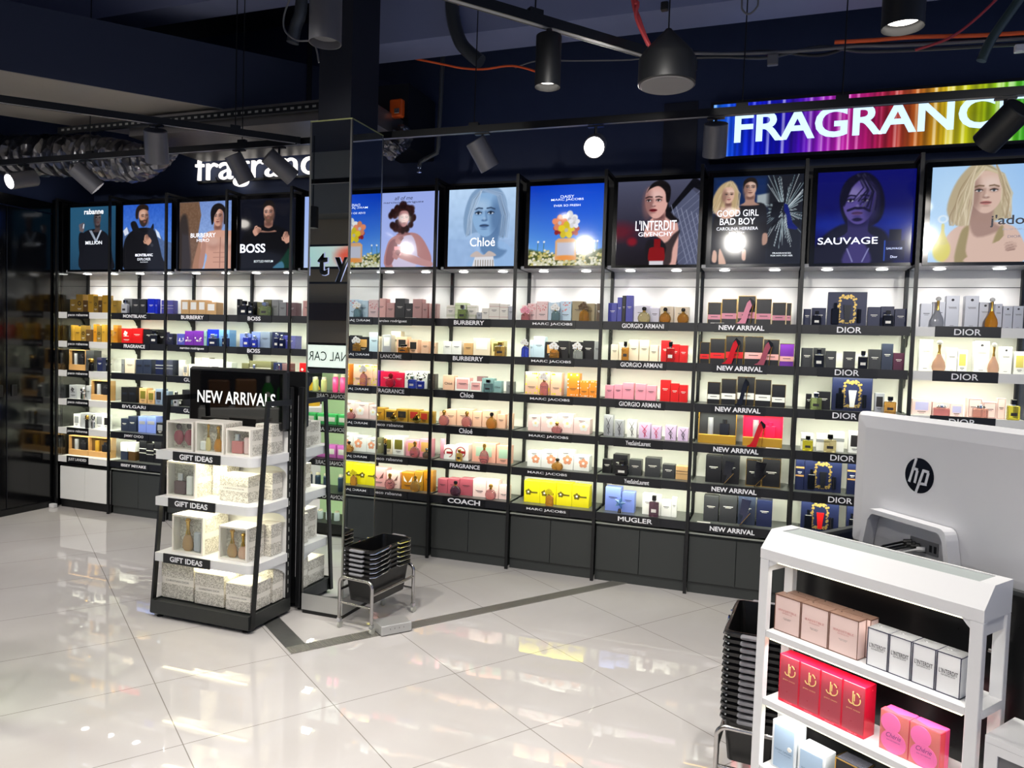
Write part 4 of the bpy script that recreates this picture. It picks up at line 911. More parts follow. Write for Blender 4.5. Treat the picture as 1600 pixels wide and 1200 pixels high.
def p_curly(p):
    p.grad((.66, .72, .93), (.60, .67, .92))
    sk, sh = (.70, .50, .50), (.30, .17, .22)
    p.poly([(.20, 0), (.22, .30), (.34, .42), (.60, .46), (.76, .38), (.90, .14), (.86, .04), (.66, .16), (.62, 0)], sk, .012)
    p.poly([(.32, 0), (.34, .28), (.46, .40), (.60, .42), (.68, .24), (.66, 0)], (.80, .76, .86), .015)
    neck(p, .47, .66, .24, sk, sh, .22)
    rd = np.random.RandomState(5)
    for q in range(60):
        a = rd.rand() * 6.28; r = rd.rand() ** .5
        p.ell(.45 + .19 * r * math.cos(a), .66 + .18 * r * math.sin(a), .03 + .02 * rd.rand(), .03 + .02 * rd.rand(), mixc((.10, .04, .05), (.22, .10, .10), rd.rand()), .5)
    face(p, .47, .645, .21, sk, sh, (.1, .05, .05), (.55, .22, .26), .03)
    for q in range(26):
        a = 3.3 + rd.rand() * -3.5
        p.ell(.45 + .13 * math.cos(a), .70 + .085 * math.sin(a) + .02, .026, .026, mixc((.10, .04, .05), (.2, .09, .09), rd.rand()), .5)
    p.poly([(.62, .16), (.80, .10), (.92, .06), (.88, .0), (.60, .06), (.34, .16), (.36, .22)], mixc(sk, (1, .9, .9), .15), .012)
    p.poly([(.20, .05), (.24, .30), (.34, .38), (.38, .28), (.30, .05)], mixc(sk, sh, .35), .012)
    hand(p, .40, .36, .09, sk, sh, -.6); p.poly([(.33, .16), (.33, .28), (.44, .28), (.44, .16)], (.93, .66, .68), .01, False); hand(p, .36, .16, .09, sk, sh, -.5)
def p_portrait(p):
    p.grad((.56, .69, .86), (.74, .85, .97)); p.poly([(-.1, -.1), (-.1, .36), (.4, .35), (1.1, .34), (1.1, -.1)], (.60, .72, .88), .02, False); p.noise(.05, 3, 8)
    sk, sh = (.55, .70, .86), (.16, .28, .46); hr = (.66, .76, .88)
    p.poly([(.26, .40), (.22, .62), (.30, .90), (.46, 1.02), (.70, 1.0), (.82, .84), (.84, .55), (.80, .36), (.70, .40), (.4, .44)], (.50, .62, .76), .02)
    p.poly([(.30, 0), (.48, .20), (.60, .34), (.82, .30), (.96, .16), (1, 0)], (.58, .72, .89), .02)
    p.poly([(.48, .2), (.50, .5), (.72, .5), (.72, .25), (.85, .2), (.7, .1)], mixc(sk, sh, .4), .03)
    face(p, .54, .66, .54, sk, sh, (.28, .36, .48), (.30, .42, .60), -.04, (.10, .16, .24), light=-1, brow=(.20, .28, .40))
    strands(p, [(.48, 1.0), (.36, .86), (.30, .64), (.26, .40)], [(.46, .96), (.42, .86), (.34, .64), (.33, .42)], 12, hr, .006)
    strands(p, [(.50, 1.0), (.70, .90), (.78, .65), (.74, .38)], [(.52, .98), (.76, .92), (.86, .65), (.84, .38)], 14, (.55, .66, .80), .006)
    p.poly([(.36, 0), (.40, .13), (.66, .13), (.68, 0)], (.88, .88, .90), .01, False)
    for q in range(8): p.stroke([(.41 + q * .035, .0), (.41 + q * .035, .08)], (.56, .52, .46), .006)
    p.poly([(.33, .13), (.42, .20), (.52, .15), (.60, .20), (.70, .14), (.52, .125)], (.78, .72, .70), .012)
def p_flower(p):
    p.grad((.50, .76, .96), (.02, .20, .72)); p.ell(.75, .75, .5, .5, (.06, .34, .92), 1.6, a=.5)
    rd = np.random.RandomState(3)
    p.poly([(-.1, -.1), (-.1, .20), (.2, .17), (.5, .14), (.8, .17), (1.1, .20), (1.1, -.1)], (.30, .34, .14), .03)
    for q in range(190):
        x, y = rd.rand(), rd.rand() ** 1.3 * .20
        p.ell(x, y, .018, .014, mixc((.93, .92, .88), (.72, .68, .35), rd.rand()), .5)
        if q % 4 == 0: p.ell(x, y, .006, .006, (.85, .65, .1), .5)
    for x in (.12, .2, .75, .86, .9): p.stroke([(x, .15), (x + .01, .29)], (.30, .42, .20), .003); p.ell(x + .01, .30, .014, .012, (.95, .95, .95), .5)
    p.poly([(.36, .07), (.36, .31), (.40, .34), (.60, .34), (.64, .31), (.64, .07)], (.88, .66, .46), .01, False)
    p.poly([(.385, .13), (.385, .29), (.615, .29), (.615, .13)], (.76, .76, .82), .02, False)
    p.ell(.5, .10, .12, .03, (.92, .58, .26), .6)
    def fl(cx, cy, r, col, cc):
        for q in range(5):
            a = 2 * math.pi * q / 5 + .3; p.ell(cx + r * .6 * math.cos(a), cy + r * .6 * math.sin(a), r * .5, r * .42, mixc(col, (0, 0, 0), .08 * (q % 2)), .25, a)
        p.ell(cx, cy, r * .25, r * .25, cc, .4)
    fl(.40, .45, .07, (.60, .10, .12), (.8, .6, .3)); fl(.60, .44, .07, (.70, .30, .25), (.8, .6, .3))
    fl(.54, .57, .10, (.95, .95, .96), (.75, .75, .8)); fl(.41, .53, .095, (.93, .56, .40), (.75, .75, .8)); fl(.50, .44, .10, (.90, .80, .10), (.75, .72, .6)); fl(.60, .53, .07, (.92, .92, .95), (.8, .8, .8))
    for q in range(40): p.ell(rd.rand(), rd.rand() * .06, .022, .016, mixc((.96, .95, .92), (.6, .6, .3), rd.rand() * .5), .5)
def p_redbottle(p):
    p.grad((.05, .03, .07), (.30, .31, .40)); p.ell(.05, .40, .18, .10, (.45, .05, .12), 1.2, a=.7); p.ell(.2, .28, .06, .05, (.50, .04, .12), .8)
    p.poly([(.60, .62), (.92, 1.02), (1.1, .9), (1.1, .80), (.92, .90), (.66, .58)], (.04, .04, .06), .01, False)
    p.poly([(.62, .58), (.90, .88), (1.1, .70), (1.1, -.1), (.80, -.1)], (.32, .34, .44), .01, False)
    for q in range(9):
        p.stroke([(.66 + q * .06, .60 - q * .02 + .1), (.88 + q * .05, .02)], (.62, .64, .74), .003); p.stroke([(.70, .60 - q * .09), (1.0, .86 - q * .09)], (.46, .48, .58), .003)
    sk, sh = (.86, .66, .62), (.28, .15, .16)
    p.poly([(.34, .34), (.40, .52), (.50, .58), (.62, .60), (.74, .50), (.76, .2), (.72, -.05), (.55, -.05), (.62, .2), (.5, .34)], sk, .012)
    p.poly([(.40, .30), (.36, .12), (.42, 0), (.66, 0), (.70, .20), (.78, .40), (.70, .36), (.60, .26)], (.06, .05, .07), .02, a=.8)
    p.poly([(.60, .78), (.66, .62), (.76, .52), (.70, .50), (.58, .60)], (.07, .05, .06), .02)
    neck(p, .52, .74, .34, sk, sh, .20)
    face(p, .48, .745, .38, sk, sh, (.08, .05, .05), (.45, .05, .10), -.09, light=1)
    p.poly([(.36, .86), (.42, .96), (.54, 1.0), (.64, .92), (.64, .76), (.60, .74), (.58, .86), (.50, .93), (.40, .90)], (.06, .045, .05), .012)
    p.poly([(.42, .04), (.41, .17), (.44, .21), (.57, .21), (.60, .17), (.59, .04)], (.52, .02, .05), .008); p.poly([(.47, .21), (.47, .31), (.55, .31), (.55, .21)], (.50, .02, .05), .008, False)
    p.poly([(.42, .0), (.42, .05), (.59, .05), (.59, 0)], (.85, .83, .86), .008, False)
def p_couple(p):
    p.grad((.16, .17, .22), (.06, .09, .16)); p.poly([(.0, .6), (.0, 1), (.62, 1), (.62, .6)], (.07, .16, .34), .1, False); p.poly([(.5, .66), (.5, .78), (.64, .80), (.64, .64)], (.62, .66, .68), .02, False)
    p.poly([(.62, 0), (.62, 1), (1, 1), (1, 0)], (.10, .11, .14), .06, False)
    rd = np.random.RandomState(11)
    for q in range(90):
        a = rd.rand() * 6.28; r0, r1 = .04 + .1 * rd.rand(), .16 + .42 * rd.rand()
        p.stroke([(.80 + r0 * .55 * math.cos(a), .60 + r0 * math.sin(a)), (.80 + r1 * .52 * math.cos(a + .1), .60 + r1 * .9 * math.sin(a + .1))], mixc((.50, .62, .66), (.92, .96, .98), rd.rand()), .0022, .005, .9)
    sk, sh = (.86, .70, .62), (.32, .20, .18)
    p.poly([(.28, 0), (.30, .60), (.40, .68), (.58, .68), (.62, .50), (.62, .1), (.60, 0)], (.10, .10, .125), .012)
    p.poly([(.0, 0), (.02, .5), (.12, .62), (.28, .62), (.32, .4), (.34, 0)], (.115, .11, .13), .012)
    p.poly([(.06, .66), (.04, .58), (.16, .52), (.30, .58), (.30, .66), (.2, .7)], sk, .015)
    p.poly([(.02, .60), (.0, .75), (.08, .90), (.20, .95), (.28, .86), (.28, .66), (.22, .62), (.1, .66)], (.74, .64, .48), .02)
    strands(p, [(.18, .93), (.06, .80), (-.02, .62)], [(.22, .93), (.14, .78), (.10, .60)], 10, (.80, .70, .54), .006); neck(p, .18, .77, .17, sk, sh, .2); face(p, .18, .79, .18, sk, sh, (.6, .5, .4), (.75, .45, .45), .02)
    strands(p, [(.20, .93), (.27, .82), (.27, .62)], [(.22, .92), (.30, .82), (.31, .66)], 6, (.78, .68, .52), .006)
    neck(p, .42, .85, .19, sk, sh, .27); face(p, .42, .86, .19, mixc(sk, sh, .12), sh, (.12, .09, .08), (.6, .4, .36), 0)
    p.poly([(.345, .86), (.345, .94), (.40, .98), (.47, .97), (.50, .90), (.49, .85), (.475, .91), (.42, .935), (.365, .91)], (.12, .09, .075), .012)
    p.poly([(.10, 0), (.10, .18), (.15, .10), (.18, 0)], sk, .01); p.poly([(.02, .04), (.03, .16), (.07, .14), (.07, .03)], sk, .01); p.poly([(.36, .06), (.36, .16), (.40, .16), (.40, .05)], sk, .01); p.poly([(.58, .22), (.58, .34), (.63, .34), (.63, .24)], mixc(sk, sh, .3), .01)
    p.poly([(.68, .70), (.80, .69), (.74, .52), (.79, .53), (.66, .38), (.70, .52), (.65, .53)], (.05, .06, .09), .006, False)
    p.poly([(.80, .68), (.84, .66), (.90, .46), (.96, .40), (.94, .38), (.85, .40), (.83, .54), (.80, .60)], (.05, .10, .42), .006, False)
def p_night(p):
    p.grad((.03, .05, .30), (.02, .03, .40)); p.ell(.15, .42, .3, .10, (.08, .18, .62), 1.4, a=.7); p.ell(.85, .42, .3, .12, (.08, .22, .70), 1.4, a=.6)
    sk, sh = (.33, .28, .56), (.05, .04, .20)
    p.poly([(.0, 0), (.04, .24), (.22, .40), (.40, .44), (.60, .40), (.74, .30), (.8, 0)], (.03, .03, .13), .03)
    p.poly([(.30, 0), (.36, .20), (.45, .24), (.54, .18), (.58, 0)], mixc(sk, sh, .35), .03)
    p.poly([(.28, .50), (.24, .74), (.32, .92), (.50, .98), (.64, .86), (.70, .64), (.64, .44), (.4, .36)], (.03, .025, .12), .02)
    neck(p, .44, .66, .42, mixc(sk, sh, .35), sh, .24); face(p, .44, .66, .46, sk, sh, (.04, .03, .14), (.34, .22, .42), -.03, (.05, .04, .12), light=-1)
    p.stroke([(.33, .575), (.40, .60), (.44, .595), (.49, .60), (.55, .565)], (.06, .04, .18), .013); p.ell(.43, .475, .05, .02, (.07, .05, .2), .6)
    strands(p, [(.42, .95), (.50, .80), (.40, .70)], [(.50, .95), (.64, .76), (.62, .55)], 12, (.05, .04, .17), .008)
    p.poly([(.29, .62), (.25, .74), (.33, .90), (.46, .93), (.36, .82)], (.035, .03, .13), .02)
    p.stroke([(.34, .16), (.40, .02)], (.55, .55, .75), .006); p.stroke([(.56, .16), (.50, .02)], (.55, .55, .75), .006)
    p.poly([(.72, .03), (.72, .24), (.92, .24), (.92, .03)], (.03, .05, .22), .01, False); p.poly([(.76, .24), (.76, .36), (.88, .36), (.88, .24)], (.03, .04, .14), .01, False); p.stroke([(.72, .03), (.72, .24)], (.2, .4, .9), .005)
def p_blonde(p):
    p.grad((.70, .83, .96), (.60, .76, .94)); p.ell(.2, .7, .4, .5, (.78, .90, .99), 1.6, a=.6)
    sk, sh = (.84, .72, .66), (.42, .30, .27)
    p.poly([(.14, 0), (.16, .24), (.28, .38), (.48, .42), (.70, .40), (.84, .30), (.88, 0)], sk, .015)
    p.poly([(.34, .98), (.22, .80), (.16, .55), (.24, .40), (.36, .38), (.60, .42), (.72, .50), (.70, .78), (.60, .96), (.46, 1.03)], (.72, .66, .54), .02)
    p.poly([(.38, .40), (.40, .60), (.58, .60), (.60, .42), (.68, .34), (.46, .26)], mixc(sk, sh, .45), .03)
    face(p, .52, .72, .42, sk, sh, (.6, .5, .4), (.72, .46, .44), .0, (.25, .28, .30), light=1, brow=(.45, .36, .28))
    strands(p, [(.46, 1.0), (.34, .86), (.28, .62), (.22, .40)], [(.48, .97), (.40, .84), (.38, .62), (.36, .40)], 16, (.80, .74, .60), .007)
    strands(p, [(.50, 1.0), (.64, .90), (.70, .72), (.66, .44)], [(.50, .98), (.68, .90), (.76, .70), (.74, .48)], 10, (.78, .72, .58), .007)
    rd = np.random.RandomState(21)
    for side, xa, xb in ((-1, .20, .36), (1, .68, .76)):
        for q in range(15):
            x0 = xa + (xb - xa) * rd.rand(); ph = rd.rand() * 6.28; c = mixc((.56, .48, .36), (.90, .85, .74), rd.rand())
            P = [((.42 if side < 0 else .60) * (1 - t) ** 2 + x0 * (1 - (1 - t) ** 2) + .018 * t * math.sin(ph + t * 11), .99 - t * (.60 if side < 0 else .54)) for t in [j / 14 for j in range(15)]]
            p.stroke(P, c, .0065, .006, .8)
    p.poly([(.26, 0), (.30, .30), (.36, .38), (.38, .34), (.36, .12), (.40, 0)], (.62, .56, .40), .02); p.poly([(.58, 0), (.62, .26), (.68, .38), (.70, .30), (.70, 0)], (.62, .56, .40), .02)
    p.poly([(.36, 0), (.44, .10), (.62, .20), (.84, .18), (.90, .08), (.84, .0)], sk, .015); hand(p, .70, .16, .13, sk, sh, -1.3)
    p.ell(.13, .13, .085, .12, (.86, .82, .42), .25); p.poly([(.08, .20), (.115, .32), (.12, .40), (.145, .40), (.15, .32), (.185, .20)], (.84, .80, .48), .01); p.ell(.13, .455, .05, .042, (.86, .92, .97), .3); p.ell(.13, .455, .03, .026, (.72, .85, .96), .3)

SERIF_B = dict(bold=.012)
SCREENS = [(0, p_hand_raised, 'dark teal poster screen of a man in a black shirt raising one hand', [('rabanne', .52, .925, .42, .085, (.97, .98, 1)), ('MILLION', .52, .43, .36, .055, (.90, .92, .95))]),
           (1, p_bearded, 'poster screen of a bearded man in a turned up dark coat before blue mountains', [('MONTBLANC', .44, .22, .36, .042, (.95, .96, 1)), ('EXPLORER', .44, .155, .27, .040, (.9, .92, .96)), ('PLATINUM', .44, .11, .15, .016, (.85, .88, .92))]),
           (2, p_chest, 'poster screen of a bare chested man beside a brown cliff', [('BURBERRY', .46, .50, .48, .065, (.97, .97, 1)), ('HERO', .46, .425, .24, .045, (.95, .95, .98))]),
           (3, p_sweater, 'near black poster screen of a man pulling at his black sweater', [('BOSS', .24, .29, .46, .13, (.93, .95, 1)), ('BOTTLED PARFUM', .44, .10, .34, .034, (.8, .84, .86))]),
           (4, p_plain, 'plain pale blue poster screen almost hidden behind the mirrored column', []),
           (5, p_curly, 'lavender poster screen of a curly dark haired woman holding a pink bottle', [('all of me', .46, .925, .28, .052, (.12, .12, .2)), ('narciso rodriguez', .46, .865, .62, .034, (.10, .10, .18))]),
           (6, p_portrait, 'pale blue poster screen filled by a woman with a chin length bob', [('Chlo\u00e9', .50, .315, .36, .115, (.90, .91, .93))]),
           (7, p_flower, 'bright blue poster screen of a flower topped bottle standing among daisies', [('DAISY', .50, .855, .18, .034, (.88, .92, 1)), ('MARC JACOBS', .50, .815, .43, .034, (.88, .92, 1)), ('EVER SO FRESH', .50, .745, .35, .026, (.88, .92, 1))]),
           (8, p_redbottle, 'dark grey poster screen of a woman with tied back hair and a red bottle', [("L'INTERDIT", .485, .47, .50, .12, (.95, .95, .98)), ('GIVENCHY', .485, .365, .42, .05, (.93, .93, .97))]),
           (9, p_couple, 'poster screen of a blonde woman and dark haired man in black beside splintered glass', [('GOOD GIRL', .29, .585, .47, .075, (.93, .93, .95)), ('BAD BOY', .29, .49, .40, .075, (.93, .93, .95)), ('CAROLINA HERRERA', .29, .408, .47, .036, (.90, .90, .93)), ('NEW YORK', .29, .362, .18, .016, (.9, .9, .93)), ('FRAGRANCES', .80, .12, .20, .018, (.85, .87, .9)), ('FOR HIM. FOR HER', .80, .092, .24, .018, (.85, .87, .9))]),
           (10, p_night, 'deep blue poster screen of a man with a moustache and closed eyes', [('SAUVAGE', .34, .245, .62, .075, (.90, .92, 1)), ('SAUVAGE', .82, .155, .16, .022, (.75, .8, .95)), ('Dior', .82, .065, .07, .025, (.8, .82, .95))]),
           (11, p_blonde, 'light blue poster screen of a wavy haired blonde woman with a golden bottle', [("j'adore", .80, .42, .46, .13, (.06, .06, .12)), ('EAU DE PARFUM', .80, .335, .22, .018, (.5, .52, .58)), ('DIOR', .80, .26, .12, .026, (.35, .35, .42))])]
def picture_material():
    m = bpy.data.materials.new('lit screen picture'); m.use_nodes = True; nt = m.node_tree; b = nt.nodes['Principled BSDF']
    a = nt.nodes.new('ShaderNodeVertexColor'); a.layer_name = 'picture'
    nt.links.new(a.outputs['Color'], b.inputs['Emission Color']); b.inputs['Emission Strength'].default_value = 0.95
    b.inputs['Base Color'].default_value = (.01, .01, .012, 1); b.inputs['Roughness'].default_value = 0.07
    return m
PICM = picture_material()
def picture(name, parent, x0, x1, z0, z1, y, fn, n=150, mk=None):
    asp = abs(x1 - x0) / (z1 - z0); p = Paint(n, asp); fn(p)
    H, W = p.h, p.w
    xs, zs = np.linspace(x0, x1, W), np.linspace(z0, z1, H)
    co = np.zeros((H, W, 3)); co[..., 0] = xs[None]; co[..., 1] = y; co[..., 2] = zs[:, None]
    i = np.arange(H * W).reshape(H, W)
    q = np.stack([i[:-1, :-1], i[:-1, 1:], i[1:, 1:], i[1:, :-1]], -1).reshape(-1, 4)
    me = bpy.data.meshes.new(name)
    me.vertices.add(H * W); me.vertices.foreach_set('co', co.ravel())
    me.loops.add(q.size); me.loops.foreach_set('vertex_index', q.ravel().astype(np.int32))
    me.polygons.add(len(q)); me.polygons.foreach_set('loop_start', (np.arange(len(q)) * 4).astype(np.int32)); me.polygons.foreach_set('loop_total', np.full(len(q), 4, np.int32))
    me.update(calc_edges=True); me.validate()
    at = me.color_attributes.new('picture', 'FLOAT_COLOR', 'POINT')
    c = np.clip(p.c, 0, 1); c = np.where(c <= .04045, c / 12.92, ((c + .055) / 1.055) ** 2.4)
    at.data.foreach_set('color', np.concatenate([c, np.ones((H, W, 1))], -1).astype(np.float32).ravel())
    return link(name, me, PICM if mk is None else mk, parent)
def glow(rgb, e=1.0): return mat('lit lettering %.2f %.2f %.2f %.1f' % (rgb + (e,)), rgb, .4, emit=e)
for k, fn, lab, words in SCREENS:
    t = thing('poster_screen', lab, 'poster screen', (k * BW, 0.05, 2.142), 0, 'lit poster screens above the shelves')
    x0, x1, H = 0.066, 0.604, 0.552
    cs = MB().box(x0 - .028, 0.006, -.0175, x1 + .004, 0.07, H + .03)
    fr = MB().box(x0 - .028, 0.0, -.0175, x0, 0.0055, H + .03).box(x1, 0, -.0175, x1 + .004, 0.0055, H + .03).box(x0, 0, -.0175, x1, 0.0055, 0).box(x0, 0, H, x1, 0.0055, H + .03)
    obj('casing', cs, black, t); obj('bezel', fr, blackgloss, t)
    pc = picture('picture', t, x0, x1, 0.0, H, 0.005, fn, 150 if k != 4 else 12)
    for s, u, v, wd, cp, col in words:
        bo = .02 if s in ('rabanne', 'BOSS', 'MONTBLANC', 'MILLION') else (.006 if wd > .3 else .0)
        if s in ("j'adore", 'Chlo\u00e9'): bo = .01
        text(s, glow(col, .95), pc, (x0 + u * (x1 - x0), 0.0042, v * H), 'poster_lettering', width=round(wd * (x1 - x0), 4), cap=round(cp * H, 4), bold=bo, shear=.25 if s == 'all of me' else 0)

# ------------------------------------------------------------------ mirrored column
mirror_m = mat('mirror', (.90, .92, .92), .004, 1.0)
cx0, cx1, cy0, cy1, CH = 3.565, 3.835, -1.334, -0.994, 2.79
t = thing('mirror_column', 'tall square column clad in mirrors with steel edges, behind the stack of shopping baskets', 'column', ((cx0 + cx1) / 2, (cy0 + cy1) / 2, 0))
hx, hy = (cx1 - cx0) / 2, (cy1 - cy0) / 2
obj('core', MB().box(-hx + .004, -hy + .004, .0, hx - .004, hy - .004, CH - .004), black, t)
obj('plinth', MB().box(-hx, -hy, .022, hx, hy, .115), mat('satin steel sheet', (.76, .76, .75), .42, .5, noise=.05), t)
zz = (.118, CH - .008)
obj('mirror', MB().box(-hx + .011, -hy + .0005, zz[0], hx - .011, -hy + .0035, zz[1]), mirror_m, t)
obj('mirror', MB().box(hx - .0035, -hy + .011, zz[0], hx - .0005, hy - .011, zz[1]), mirror_m, t)
obj('mirror', MB().box(-hx + .0005, -hy + .011, zz[0], -hx + .0035, hy - .011, zz[1]), mirror_m, t)
edge_m = mat('satin steel angle', (.66, .66, .65), .3, 1.0)
for sx, sy in ((-1, -1), (1, -1), (1, 1), (-1, 1)):
    obj('corner_trim', MB().box(min(sx * hx, sx * (hx - .011)), min(sy * hy, sy * (hy - .011)), .116, max(sx * hx, sx * (hx - .011)), max(sy * hy, sy * (hy - .011)), CH - .0075), edge_m, t)
obj('top_trim', MB().box(-hx, -hy, CH - .0075, hx, -hy + .012, CH).box(hx - .012, -hy + .012, CH - .0075, hx, hy, CH), mat('pale brass trim', (.86, .88, .62), .35, .8), t)
struct('trim_8', MB().box(cx0 + .03, cy0 + .03, CH + .001, cx1 - .03, cy1 - .02, 4.199), mat('navy painted column', (.07, .085, .13), .55))

# ------------------------------------------------------------------ gift gondola
GX0, GX1 = 2.848, 3.512
def gondola(name, label, x, y, rz, signs, header, w=.664, back=True):
    """origin at the middle of the foot of its back panel; front towards -y"""
    t = thing(name, label, 'gondola shelf', (x, y, 0), rz)
    h = w / 2
    bs = MB().box(-h, -.36, .022, h, -.352, .095).box(-h, -.352, .022, -h + .008, 0, .095).box(h - .008, -.352, .022, h, 0, .095).box(-h + .008, -.352, .022, h - .008, 0, .088)
    obj('base', bs, mat('dark base panel', (.15, .16, .155), .4, noise=.06), t)
    for fx in (-h + .04, h - .04):
        for fy in (-.33, -.03): obj('foot', MB().lathe([(.018, 0), (.018, .006), (.007, .009), (.007, .0215)], fx, fy, 12), black, t)
    obj('back_panel', MB().box(-h + .012, -.028, .0955, h - .012, -.016, 1.05), whitepanel, t)
    for sx in (-1, 1):
        po = MB().box(min(sx * h, sx * (h - .0115)), -.034, .0955, max(sx * h, sx * (h - .0115)), 0, 1.30)
        po = obj('slotted_post', po, black, t)
        sl = MB()
        for q in range(22): sl.box(sx * h - (.0005 if sx > 0 else -.0), -.030, .13 + q * .05, sx * h + (.0006 if sx > 0 else -.0006), -.024, .155 + q * .05)
        obj('slot', sl, mat('slot edge', (.62, .62, .6), .4), po)
        lx = sx * (h + .007)
        pts = [(-.352, .022), (-.325, .022), (-.225, 1.205), (-.035, 1.20), (-.035, 1.232), (-.250, 1.232)]
        obj('side_frame', MB().prism_x(pts, lx - .0065, lx + .0065), black, t)
    sw = h - .002
    for i, z in enumerate((.932, .672, .358)):
        n = 8; r = .05
        out = [(-sw, -.05), (-sw, -.355), (sw - r, -.355)] + [(sw - r + r * math.sin(q / n * math.pi / 2), -.355 + r - r * math.cos(q / n * math.pi / 2)) for q in range(1, n + 1)] + [(sw, -.05)]
        sh = obj('shelf', MB().prism_z(out, z - .048, z), white, t)
        sh.data.transform(Matrix.Translation((0, .0215, 0))) 
        obj('led_strip', MB().box(-sw + .03, -.30, z - .053, sw - .06, -.285, z - .0485), led_m, sh)
        obj('bracket', MB().prism_x([(-.03, z - .049)] + [(-.26 + .23 * math.sin(q / 6 * math.pi / 2), z - .049 - .10 * (1 - math.cos(q / 6 * math.pi / 2))) for q in range(7)], h - .0165, h - .0125), white, sh)
        if signs:
            px = -.075 + (.03 if i == 0 else (0.0 if i == 1 else -.03))
            obj('sign_plaque', MB().box(px - .16, -.3405, z - .050, px + .16, -.334, z + .002), plaque, sh)
            text(signs, ltwhite, sh, (px, -.3412, z - .024), 'sign_lettering', width=.225, cap=.030, bold=.03)
    hb = obj('header_box', MB().cbox(-h - .012, -.085, 1.055, h + .004, -.036, 1.395, .012), black, t)
    obj('header_glass', MB().box(-h + .008, -.0872, 1.075, h - .016, -.0855, 1.375), mat('dark glossy screen', (.02, .022, .025), .03, spec=.9), hb)
    text(header, mat('bright white lettering', (.97, .97, .96), .4, emit=.5), hb, (0, -.0882, 1.225), 'header_lettering', width=w * .82, cap=.072, bold=.012)
    return t
gondola('gift_gondola', 'black framed gondola with white shelves of gift boxes, beside the mirrored column', 3.18, -1.365, 0, 'GIFT IDEAS', 'NEW ARRIVALS')
# lamps of its led strips
for z in (.932, .672, .358):
    light('gondola_led', 'AREA', (3.16, -1.628, z - .057), 1.6, (1, .96, .72), (3.16, -1.5, z - .3), shape='RECTANGLE', size=.56, size_y=.05, spread=R(115))
# the rear half of that gondola, seen as a black gable behind it
t = thing('rear_gondola', 'black gondola back standing right behind the gift gondola', 'gondola shelf', (3.25, -1.28, 0))
obj('gable', MB().box(-.32, -.01, .03, .29, .01, 1.385), black, t)
obj('base', MB().box(-.32, .011, .022, .29, .33, .095), black, t)
obj('slotted_post', MB().cbox(.262, -.046, .022, .295, -.011, 1.30, .004), black, t)
po = obj('light_channel', MB().box(.2605, -.044, .2, .2618, -.036, 1.25), mat('pale strip', (.7, .7, .7), .4), t)
for fx in (-.29, .27):
    obj('foot', MB().lathe([(.018, 0), (.018, .006), (.007, .009), (.007, .0295)], fx, 0, 12), black, t)

# gift boxes on it -------------------------------------------------
def lace_mat():
    m = bpy.data.materials.new('silver lace printed card'); m.use_nodes = True; nt = m.node_tree; b = nt.nodes['Principled BSDF']
    tc = nt.nodes.new('ShaderNodeTexCoord'); v = nt.nodes.new('ShaderNodeTexVoronoi'); v.feature = 'SMOOTH_F1'; v.inputs['Scale'].default_value = 75
    n = nt.nodes.new('ShaderNodeTexNoise'); n.inputs['Scale'].default_value = 60; n.inputs['Detail'].default_value = 2; n.inputs['Distortion'].default_value = 2.5
    cr = nt.nodes.new('ShaderNodeValToRGB'); cr.color_ramp.interpolation = 'CONSTANT'
    cr.color_ramp.elements[0].color = lin((.90, .88, .84)) + (1,); cr.color_ramp.elements[1].position = .5; cr.color_ramp.elements[1].color = lin((.70, .68, .63)) + (1,)
    nt.links.new(tc.outputs['Object'], n.inputs['Vector']); nt.links.new(n.outputs['Fac'], cr.inputs[0]); nt.links.new(cr.outputs[0], b.inputs['Base Color'])
    b.inputs['Roughness'].default_value = .4
    return m
LACE = lace_mat()
cardwhite = mat('ivory card', (.93, .91, .87), .45)
def lace_box(label, x, y, z, w_, h_, d_, group=None):
    t = thing('gift_box', label, 'gift box', (x, y, z), 0, group)
    obj('box_body', MB().cbox(-w_ / 2, 0, 0, w_ / 2, d_, h_, .002), cardwhite, t)
    lo = obj('lace_print', MB().box(-w_ / 2 - .0006, -.0008, .002, w_ / 2 + .0006, d_ - .003, h_ * .40).box(-w_ / 2 - .0006, -.0008, h_ * .58, w_ / 2 + .0006, d_ - .003, h_ - .003), LACE, t)
    text('CHRISTIAN DIOR', mat('grey lettering', (.45, .44, .42), .5), t, (0, -.0012, h_ * .49), 'box_lettering', width=round(w_ * .72, 3), cap=round(h_ * .055, 3))
    return t
